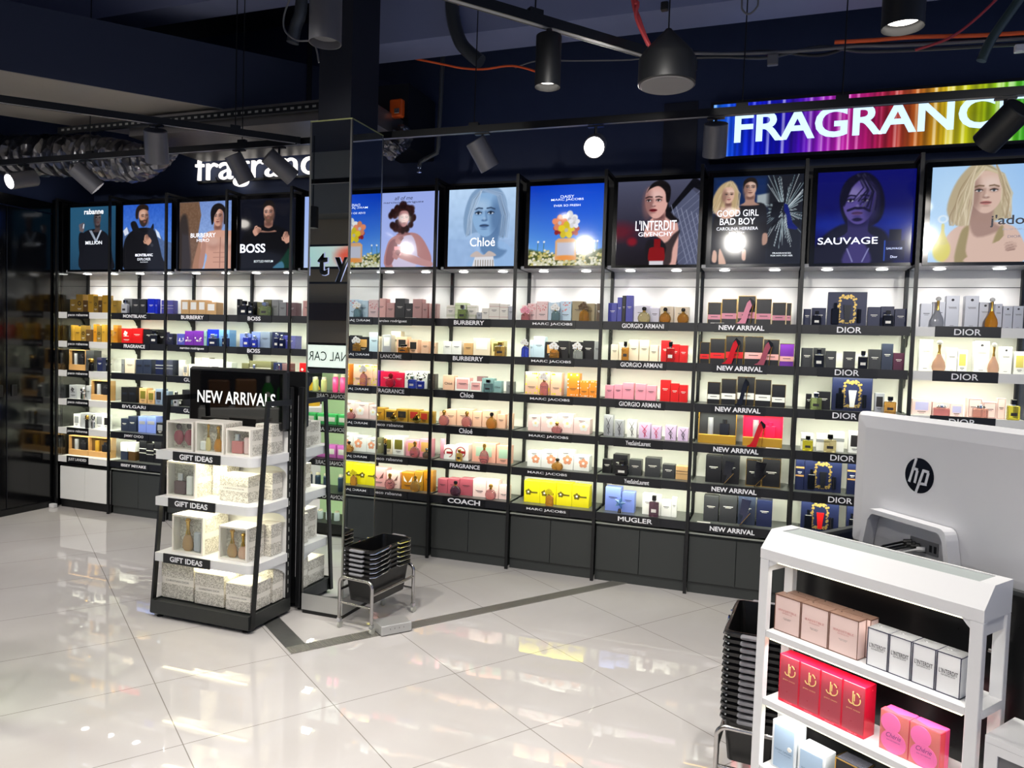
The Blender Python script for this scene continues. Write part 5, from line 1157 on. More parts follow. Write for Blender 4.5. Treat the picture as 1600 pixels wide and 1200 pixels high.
def window_box(label, x, y, z, w_, h_, d_, items, group=None):
    t = thing('gift_box', label, 'gift box', (x, y, z), 0, group)
    b = MB().box(-w_ / 2, .055, 0, w_ / 2, d_, h_)
    b.box(-w_ / 2, 0, 0, -w_ / 2 + .010, .055, h_).box(w_ / 2 - .010, 0, 0, w_ / 2, .055, h_).box(-w_ / 2 + .010, 0, 0, w_ / 2 - .010, .055, .010).box(-w_ / 2 + .010, 0, h_ - .010, w_ / 2 - .010, .055, h_)
    obj('box_body', b, cardwhite, t)
    obj('lace_print', MB().box(w_ / 2 + .0002, .018, .006, w_ / 2 + .0009, d_ - .004, h_ * .42).box(w_ / 2 + .0002, .018, h_ * .58, w_ / 2 + .0009, d_ - .004, h_ - .005), LACE, t)
    obj('lace_back', MB().box(-w_ / 2 + .0105, .050, .0105, w_ / 2 - .0105, .0545, h_ - .0105), LACE, t)
    for kind, fx, fw, fh, colr in items:
        ww, hh = fw * w_, fh * h_; z0 = .0105
        g = mat('boxed glass ' + colr, PAL[colr], .08, 0, .25)
        if kind == 'heart':
            o = obj('flacon', MB().lathe([(ww * .15, z0 + h_ * .12), (ww * .46, z0 + h_ * .12 + hh * .2), (ww * .5, z0 + h_ * .12 + hh * .42), (ww * .34, z0 + h_ * .12 + hh * .62), (ww * .14, z0 + h_ * .12 + hh * .68)], fx * w_, .028, 18, .5), g, t, True)
            obj('stopper', MB().lathe([(ww * .14, z0 + h_ * .12 + hh * .72), (ww * .24, z0 + h_ * .12 + hh * .82), (ww * .22, z0 + h_ * .12 + hh * .94), (ww * .08, z0 + h_ * .12 + hh)], fx * w_, .028, 16, .8), mat('dark stopper', (.28, .22, .24), .25), o, True)
        elif kind == 'genie':
            o = obj('flacon', MB().lathe([(ww * .3, z0), (ww * .48, z0 + hh * .08), (ww * .5, z0 + hh * .2), (ww * .4, z0 + hh * .38), (ww * .2, z0 + hh * .5)], fx * w_, .028, 18, .5), g, t, True)
            obj('gold_neck', MB().lathe([(ww * .2, z0 + hh * .5), (ww * .12, z0 + hh * .66), (ww * .15, z0 + hh * .88), (ww * .22, z0 + hh * .93), (ww * .1, z0 + hh)], fx * w_, .028, 14), goldm, o, True)
        elif kind == 'sq':
            o = obj('flacon', MB().cbox(fx * w_ - ww / 2, .014, z0, fx * w_ + ww / 2, .042, z0 + hh * .62, .004), g, t)
            obj('stopper', MB().cbox(fx * w_ - ww * .2, .018, z0 + hh * .62, fx * w_ + ww * .2, .038, z0 + hh, .003), chrome, o)
        else:
            obj('lotion_tube', MB().cbox(fx * w_ - ww / 2, .016, z0, fx * w_ + ww / 2, .042, z0 + hh, .006), mat('tube ' + colr, PAL[colr], .35), t)
    obj('window', MB().box(-w_ / 2 + .0102, .003, .0102, w_ / 2 - .0102, .0042, h_ - .0102), PANE, t)
    return t
Z1, Z2, Z3, Z4 = .9325, .6725, .3585, .0955
gg = 'gift boxes on the gift gondola'
window_box('clear fronted gift box of two dark red flacons, first on the top gondola shelf', 2.977, -1.66, Z1, .186, .164, .15, [('heart', -.16, .36, .72, 'rosewood'), ('heart', .24, .36, .78, 'rosewood')], gg)
window_box('clear fronted gift box of golden long necked flacons, middle of the top gondola shelf', 3.182, -1.66, Z1, .19, .172, .15, [('genie', .20, .30, .82, 'amber'), ('genie', -.16, .2, .86, 'paleyellow'), ('tube', -.32, .2, .3, 'white')], gg)
window_box('clear fronted gift box with pink bottle and pink card, right on the top gondola shelf', 3.370, -1.655, Z1, .162, .146, .13, [('sq', -.14, .42, .74, 'rose'), ('tube', .28, .28, .62, 'palepink')], gg)
lace_box('lace printed gift box standing behind the pink bottle set on the top gondola shelf', 3.425, -1.515, Z1, .105, .165, .10, gg)
window_box('clear fronted gift box with a mauve bottle, left on the middle gondola shelf', 2.985, -1.655, Z2, .20, .195, .16, [('sq', -.12, .40, .62, 'mauve'), ('tube', .2, .2, .55, 'white')], gg)
lace_box('pale yellow lit lace gift box behind, in the middle of the middle gondola shelf', 3.145, -1.53, Z2, .10, .185, .10, gg)
lace_box('wide lace printed gift box at the right end of the middle gondola shelf', 3.318, -1.62, Z2, .19, .148, .11, gg)
lace_box('narrow lace gift box behind the wide one on the middle gondola shelf', 3.435, -1.49, Z2, .07, .15, .09, gg)
window_box('clear fronted gift box of a bronze long necked flacon, left on the lower gondola shelf', 3.035, -1.655, Z3, .215, .213, .20, [('genie', -.10, .34, .86, 'tan'), ('tube', .22, .2, .52, 'silver')], gg)
window_box('clear fronted gift box of two bronze flacons, right on the lower gondola shelf', 3.345, -1.655, Z3, .188, .185, .14, [('genie', -.14, .34, .84, 'tan'), ('genie', .24, .32, .76, 'peach')], gg)
lace_box('lace gift box behind the two bronze flacons on the lower gondola shelf', 3.43, -1.505, Z3, .10, .18, .09, gg)
lace_box('largest lace gift box, left on the gondola base', 2.975, -1.66, Z4, .225, .205, .20, gg)
lace_box('middle lace gift box on the gondola base', 3.203, -1.668, Z4, .195, .175, .19, gg)
lace_box('smallest front lace gift box, right on the gondola base', 3.403, -1.676, Z4, .16, .148, .17, gg)
lace_box('narrow lace gift box behind the right one on the gondola base', 3.44, -1.495, Z4, .10, .185, .09, gg)

# ------------------------------------------------------------------ basket trolleys
plast = mat('black basket plastic', (.05, .052, .058), .32, noise=.08)
greyh = mat('grey handle grip', (.50, .50, .52), .35)
def trolley(label, x, y, rz):
    t = thing('basket_trolley', label, 'trolley', (x, y, 0), rz)
    W, L, H = .215, .40, .285
    tb = .0095
    for i, yy in enumerate((0, L)):
        pts = [(-W / 2, yy, .058)]
        for q in range(7): a = q / 6 * math.pi / 2; pts.append((-W / 2 + .035 * (1 - math.cos(a)), yy, H - .035 + .035 * math.sin(a)))
        for q in range(7): a = q / 6 * math.pi / 2; pts.append((W / 2 - .035 * (1 - math.sin(a)), yy, H - .035 + .035 * math.cos(a)))
        pts.append((W / 2, yy, .058))
        obj('end_frame', MB().tube(pts, tb, 12), steel, t, True)
        obj('end_rail', MB().tube([(-W / 2 + .004, yy, .145), (W / 2 - .004, yy, .145)], .006, 10), steel, t, True)
    for sx in (-1, 1): obj('side_rail', MB().tube([(sx * W / 2, .004, .215), (sx * W / 2, L - .004, .215)], .0085, 12), steel, t, True)
    for sx in (-1, 1):
        for yy in (0, L):
            c = obj('caster', MB().box(sx * W / 2 - .010, yy - .008, .036, sx * W / 2 + .010, yy + .010, .057), chrome, t)
            obj('wheel', MB().cyl((sx * W / 2 - .006, yy + .008, .0185), (sx * W / 2 + .006, yy + .008, .0185), .0182, n=18), mat('grey wheel rubber', (.72, .72, .68), .4), c, True)
    return t
def basket_bm():
    W, L, Hh = .195, .372, .17
    def ring(w_, l_, z): 
        r = .02; out = []
        for cxx, cyy, a0 in ((w_ / 2 - r, l_ / 2 - r, 0), (-w_ / 2 + r, l_ / 2 - r, 90), (-w_ / 2 + r, -l_ / 2 + r, 180), (w_ / 2 - r, -l_ / 2 + r, 270)):
            for q in range(4): a = R(a0 + q * 30); out.append((cxx + r * math.cos(a), cyy + r * math.sin(a), z))
        return out
    body = MB().loft([ring(W * .80, L * .84, 0), ring(W * .84, L * .87, .04), ring(W * .96, L * .97, Hh), ring(W * .93, L * .94, Hh), ring(W * .80, L * .83, .043), ring(W * .76, L * .80, .006)], cap=False)
    body.f.append(tuple(range(15, -1, -1))); body.f.append(tuple(range(5 * 16, 6 * 16)))
    rim = MB().loft([ring(W * .96, L * .97, Hh - .014), ring(W + .004, L + .004, Hh - .016), ring(W + .008, L + .008, Hh - .004), ring(W * .93, L * .94, Hh - .001), ring(W * .93, L * .94, Hh - .010)], cap=False)
    grip = [MB().cbox(-.045, sy * (L / 2 + .012) - .012, Hh - .014, .045, sy * (L / 2 + .012) + .012, Hh - .001, .004) for sy in (-1, 1)]
    wires = []
    for sx in (-1, 1):
        for sy in (-1, 1):
            xx = sx * (W / 2 + .006)
            wires.append(MB().tube([(xx, sy * .03, Hh + .002), (xx, sy * .06, Hh - .010), (xx, sy * (L / 2 - .02), Hh - .016), (xx - sx * .02, sy * (L / 2 + .008), Hh - .016)], .0034, 8))
    return body, rim, grip, wires
bm_, rm_, gr_, wr_ = basket_bm()
bme, rme = mesh_of('basket_body', bm_), mesh_of('rim', rm_)
gme = [mesh_of('grip', g) for g in gr_]; wme = [mesh_of('wire_handle', q, True) for q in wr_]
def basket(label, x, y, z, rz, group):
    t = thing('shopping_basket', label, 'shopping basket', (x, y, z), rz, group)
    link('basket_body', bme, plast, t); link('rim', rme, plast, t)
    for g in gme: link('grip', g, greyh, t)
    for q in wme: link('wire_handle', q, chrome, t)
    return t
def stack(tx, ty, rz, z0, n, step, where, group):
    c, s_ = math.cos(rz), math.sin(rz)
    bx, by = tx - s_ * .20, ty + c * .20
    for i in range(n):
        pos = 'lowest' if i == 0 else ('topmost' if i == n - 1 else ORD[i] + ' from the bottom')
        basket(f'black shopping basket, {pos} of the stack {where}', bx, by, z0 + i * step, rz, group)
a1 = R(-6)
trolley('steel trolley on casters carrying six black baskets in front of the mirrored column', 3.992, -1.452, a1)
stack(3.992, -1.452, a1, .150, 6, .0255, 'in front of the mirrored column', 'baskets stacked in front of the mirrored column')
a2 = R(-4)
trolley('steel trolley carrying the taller basket stack behind the white perfume stand', 6.045, -2.30, a2)
stack(6.045, -2.30, a2, .150, 14, .0225, 'behind the white perfume stand', 'baskets stacked behind the white perfume stand')
# steel cover box on the floor strip
t = thing('steel_cover_box', 'low brushed steel cover box on the floor strip beside the basket trolley', 'cover box', (4.161, -1.463, 0.0045), R(52.0))
obj('shell', MB().cbox(0, 0, 0, .177, .125, .052, .003), mat('satin steel sheet', (.76, .76, .75), .42, .5), t)
for q in range(4): obj('slot', MB().box(.05 + q * .026, -.0012, .026, .052 + q * .026, -.0001, .034), black, t)

# ------------------------------------------------------------------ white perfume stand in the right foreground
SA = R(-35.8); SO = Vector((6.052, -2.505, 0)); SX = Vector((math.cos(SA), math.sin(SA), 0)); SY = Vector((-math.sin(SA), math.cos(SA), 0))
def SW_(x, y, z=0): return tuple(SO + SX * x + SY * y + Vector((0, 0, z)))
stand_m = mat('white lacquered stand', (.90, .90, .90), .32, noise=.05)
t = thing('perfume_stand', 'white open perfume display stand in the right foreground with a sloping canopy', 'display stand', tuple(SO), SA)
L, D = .628, .150
prof = [(0, .938), (0, .968), (.050, 1.022), (D, 1.022), (D, .938)]
cn = MB()
cn.prism_x([(0, .938), (0, .968), (.050, 1.022), (.050, .938)], 0, L)
cn.box(0, D - .008, .938, L, D, 1.022).box(0, .050, .938, .035, D - .008, 1.022).box(L - .035, .050, .938, L, D - .008, 1.022).box(.035, .050, .938, L - .035, D - .008, 1.0165)
cn = obj('canopy', cn, stand_m, t)
obj('inset_panel', MB().box(.036, .051, 1.0168, L - .036, D - .009, 1.0185), mat('frosted grey panel', (.66, .69, .68), .35), cn)
obj('led_strip', MB().box(.04, .010, .932, L - .04, .022, .9375), led_m, cn)
for x0, x1 in ((0, .030), (L - .030, L)):
    for y0, y1 in ((0, .022), (D - .024, D)):
        obj('post', MB().cbox(x0, y0, .0, x1, y1, .9375, .0015), stand_m, t)
    xm = (x0 + x1) / 2
    obj('side_rail', MB().box(x0 + .006, .0225, .90, x1 - .006, D - .0245, .9375), stand_m, t)
    obj('fillet', MB().prism_y([(x1 if x0 == 0 else x0, .9375), ((x1 if x0 == 0 else x0) + (.032 if x0 == 0 else -.022), .9375), ((x1 if x0 == 0 else x0) + (.010 if x0 == 0 else -.008), .922), (x1 if x0 == 0 else x0, .915)], .004, .018), stand_m, t)
for z in (.722, .512, .300, .10):
    sh = obj('shelf', MB().cbox(.0305, .002, z - .022, L - .0305, D - .004, z, .002), stand_m, t)
    if z > .2: obj('led_strip', MB().box(.04, .010, z - .028, L - .04, .022, z - .0225), led_m, sh)
obj('shelf_end', MB().box(L - .0295, .0225, .700, L + .001, D - .0245, .722), stand_m, t)
for z in (.83, .91): obj('screw', MB().cyl((L - .04, D - .012, z), (L - .0302, D - .012, z), .006, n=10), steel, t)
for z, pw in ((.9315, .55), (.6935, 1.1), (.4835, 1.1)):
    light('stand_led', 'AREA', SW_(L / 2, .022, z - .001), pw, (1, .98, .95), SW_(L / 2, .07, z - .3), shape='RECTANGLE', size=L - .1, size_y=.03, spread=R(125))
# cartons on the stand
def stand_carton(label, x, y, z, w_, h_, d_, m, group, deco):
    o = thing('perfume_carton', label, 'carton', SW_(x, y, z), SA, group)
    obj('carton_body', MB().cbox(-w_ / 2, 0, 0, w_ / 2, d_, h_, .0015), m, o)
    deco(o, w_, h_, d_)
    return o
blush = mat('blush carton', (.91, .80, .77), .3, noise=.05); brown_edge = mat('bronze edging', (.48, .34, .28), .35, .4)
rosetext = mat('rose lettering', (.80, .52, .50), .5); greytext = mat('grey lettering', (.45, .44, .42), .5)
def blushdeco(o, w_, h_, d_):
    e = .0009
    ed = framemb(-w_ / 2, 0, w_ / 2, h_, .0022, -e)
    ed.box(w_ / 2 - .0002, 0, h_ - .0022, w_ / 2 + e, d_, h_).box(w_ / 2 - .0002, d_ - .0022, 0, w_ / 2 + e, d_, h_ - .0022).box(w_ / 2 - .0002, 0, 0, w_ / 2 + e, d_ - .0022, .0022)
    obj('bronze_edge', ed, brown_edge, o)
    obj('bronze_lid', MB().box(-w_ / 2, .0, h_ + .0001, w_ / 2, d_, h_ + .0008), mat('brushed bronze lid', (.58, .46, .40), .35, .5, noise=.2, nscale=60), o)
    text('IRRESISTIBLE', rosetext, o, (0, -.0008, h_ * .60), 'carton_lettering', width=w_ * .70, cap=.0062)
    text('GIVENCHY', rosetext, o, (0, -.0008, h_ * .53), 'carton_lettering', width=w_ * .40, cap=.0036)
    text('EAU DE PARFUM', greytext, o, (0, -.0008, h_ * .40), 'carton_lettering', width=w_ * .30, cap=.0022)
    text('TRES FLORALE', greytext, o, (0, -.0008, h_ * .37), 'carton_lettering', width=w_ * .24, cap=.0022)
pl = ['left', 'middle', 'right']
for i, x in enumerate((.083, .173, .263)):
    stand_carton(f'blush pink bronze edged carton, {pl[i]} one of three in front on the upper stand shelf', x, .03, .7223, .0875, .110, .038, blush, 'blush cartons on the upper stand shelf', blushdeco)
    stand_carton(f'blush pink carton behind the {pl[i]} front one on the upper stand shelf', x + .012, .071, .7223, .0875, .110, .038, blush, 'blush cartons on the upper stand shelf', blushdeco)
whitec = mat('white carton', (.93, .93, .93), .3); blueedge = mat('dark blue edging', (.17, .17, .27), .4)
silverlid = mat('silver crinkled lid', (.72, .72, .72), .22, .5, noise=.15, nscale=50)
def whitedeco(o, w_, h_, d_):
    e = .0009
    ed = framemb(-w_ / 2, 0, w_ / 2, h_, .0022, -e)
    ed.box(w_ / 2 - .0002, 0, h_ - .0022, w_ / 2 + e, d_, h_).box(w_ / 2 - .0002, 0, 0, w_ / 2 + e, d_, .0022)
    obj('blue_edge', ed, blueedge, o)
    obj('folded_lid', MB().add([(-w_ / 2, 0, h_ + .0002), (w_ / 2, 0, h_ + .0002), (w_ / 2, d_, h_ + .0002), (-w_ / 2, d_, h_ + .0002), (0, d_ / 2, h_ + .0022)], [(0, 1, 4), (1, 2, 4), (2, 3, 4), (3, 0, 4), (3, 2, 1, 0)]), silverlid, o)
    text("L'INTERDIT", DK, o, (0, -.0008, h_ * .56), 'carton_lettering', width=w_ * .78, cap=.0115, bold=.006)
    text('GIVENCHY', DK, o, (0, -.0008, h_ * .47), 'carton_lettering', width=w_ * .60, cap=.0038)
fw = ['first', 'second', 'third', 'fourth']
for i, x in enumerate((.362, .422, .483, .5435)):
    stand_carton(f'white blue edged carton, {fw[i]} from left of four on the upper stand shelf', x, .03, .7223, .058, .104, .055, whitec, 'white cartons on the upper stand shelf', whitedeco)
redc = mat('burgundy carton face', (.62, .20, .26), .3, noise=.08); redfoil = mat('red foil', (.82, .10, .22), .2, .35, noise=.12, nscale=50)
goldprint = mat('pale gold print', (.90, .78, .50), .35, .3)
def reddeco(o, w_, h_, d_):
    obj('red_foil_wrap', MB().box(-w_ / 2 - .0005, .001, 0, w_ / 2 + .0007, d_ + .0005, h_ + .0006).box(-w_ / 2 - .0005, -.0009, 0, w_ / 2 + .0005, .001, .008).box(-w_ / 2 - .0005, -.0009, .008, -w_ / 2 + .0015, .001, h_).box(w_ / 2 - .0015, -.0009, .008, w_ / 2 + .0006, .001, h_), redfoil, o)
    g = MB()
    g.cbox(-.0038, -.0016, h_ * .62, -.0008, -.0001, h_ * .845, .0006); g.cbox(.0008, -.0016, h_ * .66, .0036, -.0001, h_ * .80, .0006)
    def arc(cx, cz, r, a0, a1, tt):
        P = [(cx + r * math.cos(R(a0 + (a1 - a0) * q / 10)), cz + r * math.sin(R(a0 + (a1 - a0) * q / 10))) for q in range(11)]
        for a, b in zip(P[:-1], P[1:]): barmb(g, a, b, tt, -.0012)
    arc(.004, h_ * .70, .0155, -110, 20, .0026); arc(.004, h_ * .74, .0135, 20, 75, .0026); arc(-.006, h_ * .66, .0085, 185, 330, .0026)
    obj('gold_monogram', g, goldprint, o)
    text('JIMMY CHOO', goldprint, o, (0, -.0012, h_ * .49), 'carton_lettering', width=w_ * .62, cap=.0042)
    text('PARFUM', mat('pink lettering', (.95, .55, .6), .5), o, (0, -.0012, .0045), 'carton_lettering', width=w_ * .4, cap=.003)
for i, x in enumerate((.0995, .1675, .2355, .3035)):
    stand_carton(f'glossy red and burgundy carton, {fw[i]} from left of four on the middle stand shelf', x, .03, .5123, .066, .143, .052, redc, 'red cartons on the middle stand shelf', reddeco)
pinkc = mat('bright pink carton', (.93, .30, .52), .22, noise=.06); hot = mat('lilac pink print', (.92, .42, .66), .3); redp = mat('coral carton side', (.88, .28, .32), .25); scriptm = mat('purple script', (.45, .16, .42), .5); tanp = mat('rust print', (.80, .42, .40), .3)
def pinkdeco(o, w_, h_, d_):
    e = -.0008
    obj('rust_panel', MB().box(-w_ / 2 + .0005, e, .0005, w_ / 2 - .0005, -.0001, h_ - .0005), tanp, o)
    c = MB().disc((-w_ * .12, h_ * .74), w_ * .34, w_ * .34 if h_ * .24 > w_ * .34 else h_ * .25, -.0017, 24)
    c.disc((.0, h_ * .29), w_ * .44, h_ * .285, -.0018, 26)
    obj('printed_circles', c, hot, o)
    obj('red_side', MB().box(w_ / 2, .001, .001, w_ / 2 + .0006, d_ * .5, h_ - .001), redp, o)
    obj('red_lid', MB().prism_z([(-w_ / 2, 0), (w_ / 2, 0), (w_ / 2, d_ * .55), (w_ * .05, d_ * .2), (-w_ / 2, d_ * .5)], h_ + .0001, h_ + .0007), redp, o)
    text('Ch\u00e9rie', scriptm, o, (0, -.0019, h_ * .44), 'carton_lettering', width=w_ * .52, cap=.0125, shear=.35)
    text('EAU DE PARFUM', scriptm, o, (0, -.0019, h_ * .31), 'carton_lettering', width=w_ * .46, cap=.0026)
for i, x in enumerate((.4185, .4965)):
    stand_carton(f'bright pink carton with circle print, {pl[0] if i == 0 else pl[2]} one of the pair on the middle stand shelf', x, .03, .5123, .0765, .106, .05, pinkc, 'pink cartons on the middle stand shelf', pinkdeco)
bluec = mat('pale blue carton', (.84, .86, .87), .35); bluep = mat('ice blue print', (.62, .71, .80), .35)
def bluedeco(o, w_, h_, d_):
    obj('blue_panel', MB().box(-w_ / 2 + .008, -.0008, .006, w_ / 2 - .008, -.0001, h_ - .010), bluep, o)
    obj('printed_daisy', flower(MB(), w_ * .24, h_ * .52, w_ * .09, -.0018, 6), cardwhite, o)
    text('DAISY DREAM', mat('blue grey lettering', (.30, .38, .48), .5), o, (0, -.0012, h_ * .42), 'carton_lettering', width=w_ * .66, cap=.0052)
    text('MARC JACOBS', mat('blue grey lettering', (.30, .38, .48), .5), o, (.004, -.0012, h_ * .36), 'carton_lettering', width=w_ * .5, cap=.003)
stand_carton('tall ice blue carton with a white daisy, at the left of the lower stand shelf', .093, .03, .3003, .084, .145, .05, bluec, 'blue cartons on the lower stand shelf', bluedeco)
stand_carton('shorter ice blue carton beside the tall one on the lower stand shelf', .185, .03, .3003, .088, .110, .055, bluec, 'blue cartons on the lower stand shelf', bluedeco)
def blackdeco(o, w_, h_, d_):
    obj('gold_dotted_edge', framemb(-w_ / 2, 0, w_ / 2, h_, .003, -.0009).box(-w_ / 2, 0, h_ + .0001, -w_ / 2 + .003, d_, h_ + .0012).box(w_ / 2 - .003, 0, h_ + .0001, w_ / 2, d_, h_ + .0012), goldm, o)
    obj('foil_lid', MB().box(-w_ / 2 + .004, .003, h_ + .0001, w_ / 2 - .004, d_ - .003, h_ + .0009), mat('dark silver foil', (.30, .30, .33), .2, .7, noise=.12, nscale=60), o)
stand_carton('black carton with gold edges at the bottom edge of the picture, lower stand shelf', .302, .03, .3003, .086, .127, .055, mat('black carton', (.06, .06, .07), .3), None, blackdeco)

# low white unit and dark drawer unit to the right of the stand
t = thing('white_cabinet', 'low white cabinet with a grey panel in the bottom right corner', 'cabinet', SW_(.648, -.005), SA)
obj('frame', MB().box(0, 0, 0, .028, .16, .662).box(.472, 0, 0, .50, .16, .662).box(.028, .012, 0, .472, .16, .640).box(.028, 0, .640, .472, .16, .662).box(0, 0, .6625, .50, .16, .679), stand_m, t)
obj('grey_panel', MB().box(.0285, .006, .02, .4715, .0115, .6395), mat('grey panel', (.42, .42, .43), .4), t)

# ------------------------------------------------------------------ sales counter, computer and cables
t = thing('sales_counter', 'black sales counter behind the white perfume stand', 'counter', SW_(.0, .195), SA)
cl = MB().box(0, 0, 0, 2.0, .018, .97).box(0, .018, 0, .018, .80, .97).box(.018, .018, .905, 2.0, .80, .925).box(1.982, .018, 0, 2.0, .80, .905).box(.018, .782, 0, 1.982, .80, .905)
obj('counter_body', cl, mat('black counter laminate', (.035, .037, .045), .3, noise=.06), t)
obj('rim', MB().box(-.002, -.002, .9705, 2.0, .020, .982).box(-.002, .020, .9705, .020, .80, .982), mat('dark grey rim', (.22, .23, .23), .4), t)
obj('drawer_panel', MB().box(.80, -.010, .05, 1.6, -.0005, .80), mat('charcoal drawer front', (.20, .205, .215), .45), t)
CT = .9252
MA = R(-54); MP = Vector((6.325, -2.205, 0))
t = thing('desktop_computer', 'silver all in one computer seen from behind on the black counter', 'computer', (MP.x, MP.y, CT), MA)
silver = mat('silver computer shell', (.86, .86, .87), .36, .12, noise=.04)
MW, MH0, MH1 = .69, .026, .462
def rrect(x0, z0, x1, z1, r, n=6):
    P = []
    for cx_, cz_, a0 in ((x1 - r, z1 - r, 0), (x0 + r, z1 - r, 90), (x0 + r, z0 + r, 180), (x1 - r, z0 + r, 270)):
        for q in range(n + 1): a = R(a0 + 90 * q / n); P.append((cx_ + r * math.cos(a), cz_ + r * math.sin(a)))
    return P
def shell_ring(ins, y, r): return [(x, y, z) for x, z in rrect(ins, MH0 + ins, MW - ins, MH1 - ins, max(.004, r - ins))]
sh = MB().loft([shell_ring(.0, .030, .022), shell_ring(.0, .014, .022), shell_ring(.012, .004, .022), shell_ring(.05, .000, .03)], cap=True)
obj('back_shell', sh, silver, t, False)
obj('screen', MB().box(.012, .0302, MH0 + .012, MW - .012, .0345, MH1 - .012), blackgloss, t)
# foot: a rounded U frame standing out behind
def bar_rings(pts, hw, th):
    rings = []
    for i, (x, y, z) in enumerate(pts):
        rings.append([(x, y - hw, z - 0), (x, y + hw, z - 0), (x, y + hw, z - 0), (x, y - hw, z)])
    return rings
fx0, fx1, ft = .115, .415, .165
ft_out = [(fx0 - .03, 0.0005), (fx0 - .004, ft - .03)] + [(fx0 + .022 - .022 * math.cos(R(a)), ft - .022 + .022 * math.sin(R(a))) for a in (20, 45, 70, 90)] + [(fx1 - .022 + .022 * math.sin(R(a)), ft - .022 + .022 * math.cos(R(a))) for a in (0, 20, 45, 70)] + [(fx1 + .004, ft - .03), (fx1 + .03, 0.0005)]
ft_in = [(fx1 + .014, .0005), (fx1 - .012, ft - .034)] + [(fx1 - .032 + .016 * math.cos(R(a)), ft - .032 + .018 * math.sin(R(a))) for a in (20, 45, 70, 90)] + [(fx0 + .034 - .016 * math.sin(R(a)), ft - .032 + .018 * math.cos(R(a))) for a in (0, 20, 45, 70)] + [(fx0 + .012, ft - .034), (fx0 - .014, .0005)]
obj('foot_frame', MB().prism_y(ft_out + ft_in, -.045, -.002), silver, t)
pp = obj('port_panel', MB().box(.255, -.003, .070, .355, .0005, .108), mat('grey port panel', (.45, .45, .46), .4), t)
for q, xx in enumerate((.325, .341)): obj('port', MB().box(xx, -.0036, .078, xx + .009, -.0031, .098), black, pp)
wht = mat('white logo metal', (.85, .85, .86), .3, .3)
lg = obj('logo_disc', MB().lathe([(.052, 0), (.052, .001)], n=40), mat('dark mirror disc', (.06, .06, .065), .04, .6), t)
lg.rotation_euler = (R(90), 0, 0); lg.location = (.272, -.0001, .292)
lm = MB()
barmb(lm, (-.012, .050), (-.034, -.024), .0085, .0); barmb(lm, (-.006, .014), (-.0135, -.024), .0085, 0); barmb(lm, (-.022, .0185), (-.004, .0165), .008, 0)
barmb(lm, (.017, .020), (-.007, -.051), .0085, 0); barmb(lm, (.034, .014), (.0265, -.018), .0085, 0); barmb(lm, (.015, .0175), (.036, .0155), .008, 0); barmb(lm, (.004, -.0225), (.030, -.0215), .008, 0)
lo = obj('logo_letters', lm, wht, t); lo.location = (.272, -.0028, .292)
for i, (m_, x_, zz, lab) in enumerate([(capblack, .262, .092, 'black cable'), (capblack, .276, .088, 'black cable'), (capblack, .292, .087, 'black cable'), (mat('white cable', (.8, .8, .8), .4), .312, .082, 'white cable')]):
    p0 = (x_, -.004, zz); pts = [p0, (x_ - .02, -.020, zz - .006), (x_ - .07, -.040, zz - .03), (x_ - .10 - .01 * i, -.046, .035), (x_ - .11 - .012 * i, -.040, .012)]
    c = obj('cable', MB().tube(pts, .0035, 8), m_, t, True)
    obj('plug', MB().tube([(x_ + .001, -.0036, zz), (x_ - .018, -.016, zz - .004)], .0075, 8), m_, c, True)

# ------------------------------------------------------------------ wall signs
t = thing('rainbow_sign', 'long backlit rainbow striped sign high on the back wall at the right', 'sign', (0, 0.285, 0))
obj('sign_box', MB().box(5.585, 0.0, 2.865, 7.93, .114, 3.25), black, t)
def p_rainbow(p):
    stops = [(0, (.05, .45, .95)), (.05, (.05, .30, .92)), (.11, (.03, .10, .90)), (.18, (.05, .05, .75)), (.24, (.30, .05, .75)), (.30, (.62, .10, .75)), (.36, (.80, .10, .65)), (.42, (.72, .10, .40)), (.47, (.72, .16, .20)), (.53, (.80, .42, .12)),
             (.60, (.88, .78, .10)), (.68, (.78, .88, .08)), (.745, (.35, .75, .12)), (.82, (.08, .60, .20)), (1, (.05, .55, .55))]
    rd = np.random.RandomState(8)
    cols = np.array([[np.interp(x, [s_[0] for s_ in stops], [s_[1][j] for s_ in stops]) for j in range(3)] for x in (np.arange(p.w) + .5) / p.w])
    st = rd.rand(p.w); st = np.convolve(st, [.25, .5, .25], 'same')
    k = .55 + .75 * st; hi = np.clip((st - .62) * 3, 0, .55)
    cols = np.clip(cols * k[:, None], 0, 1); cols = cols * (1 - hi[:, None]) + hi[:, None]
    p.c[:] = cols[None]; b = .85 + .25 * np.abs(p.Y - .5)[..., None]; p.c = np.clip(p.c * b, 0, 1)
pc = picture('striped_panel', t, 5.605, 7.91, 2.885, 3.23, -.001, p_rainbow, 300)
text('FRAGRANCE', glow((.80, .92, 1.0), 1.15), pc, (6.565, -.003, 3.066), 'sign_lettering', width=1.64, cap=.195, bold=.022)
t = thing('wall_lettering', 'backlit white lower case lettering on the dark wall at the left', 'sign', (1.905, .30, 3.02))
obj('mount_rail', MB().box(-.72, .082, -.09, .72, .0985, -.07), black, t)
white_lit = glow((1.0, .98, .95), 1.5)
tm = text('fragrance', white_lit, t, (0, .06, 0), 'lit_letters', width=1.42, cap=.29, bold=-.004)
tm.data = tm.data.copy(); sm_ = tm.modifiers.new('thick', 'SOLIDIFY'); sm_.thickness = .02; sm_.offset = 1
for x, z in ((-.5, -.05), (0, -.05), (.5, -.05)): obj('spacer', MB().cyl((x, .06, z), (x, .082, z - .03), .005, n=8), black, t)
struct('trim_10', MB().box(5.26, .385, 2.80, 5.49, .3995, 3.30), mat('navy access panel', (.095, .11, .165), .5))

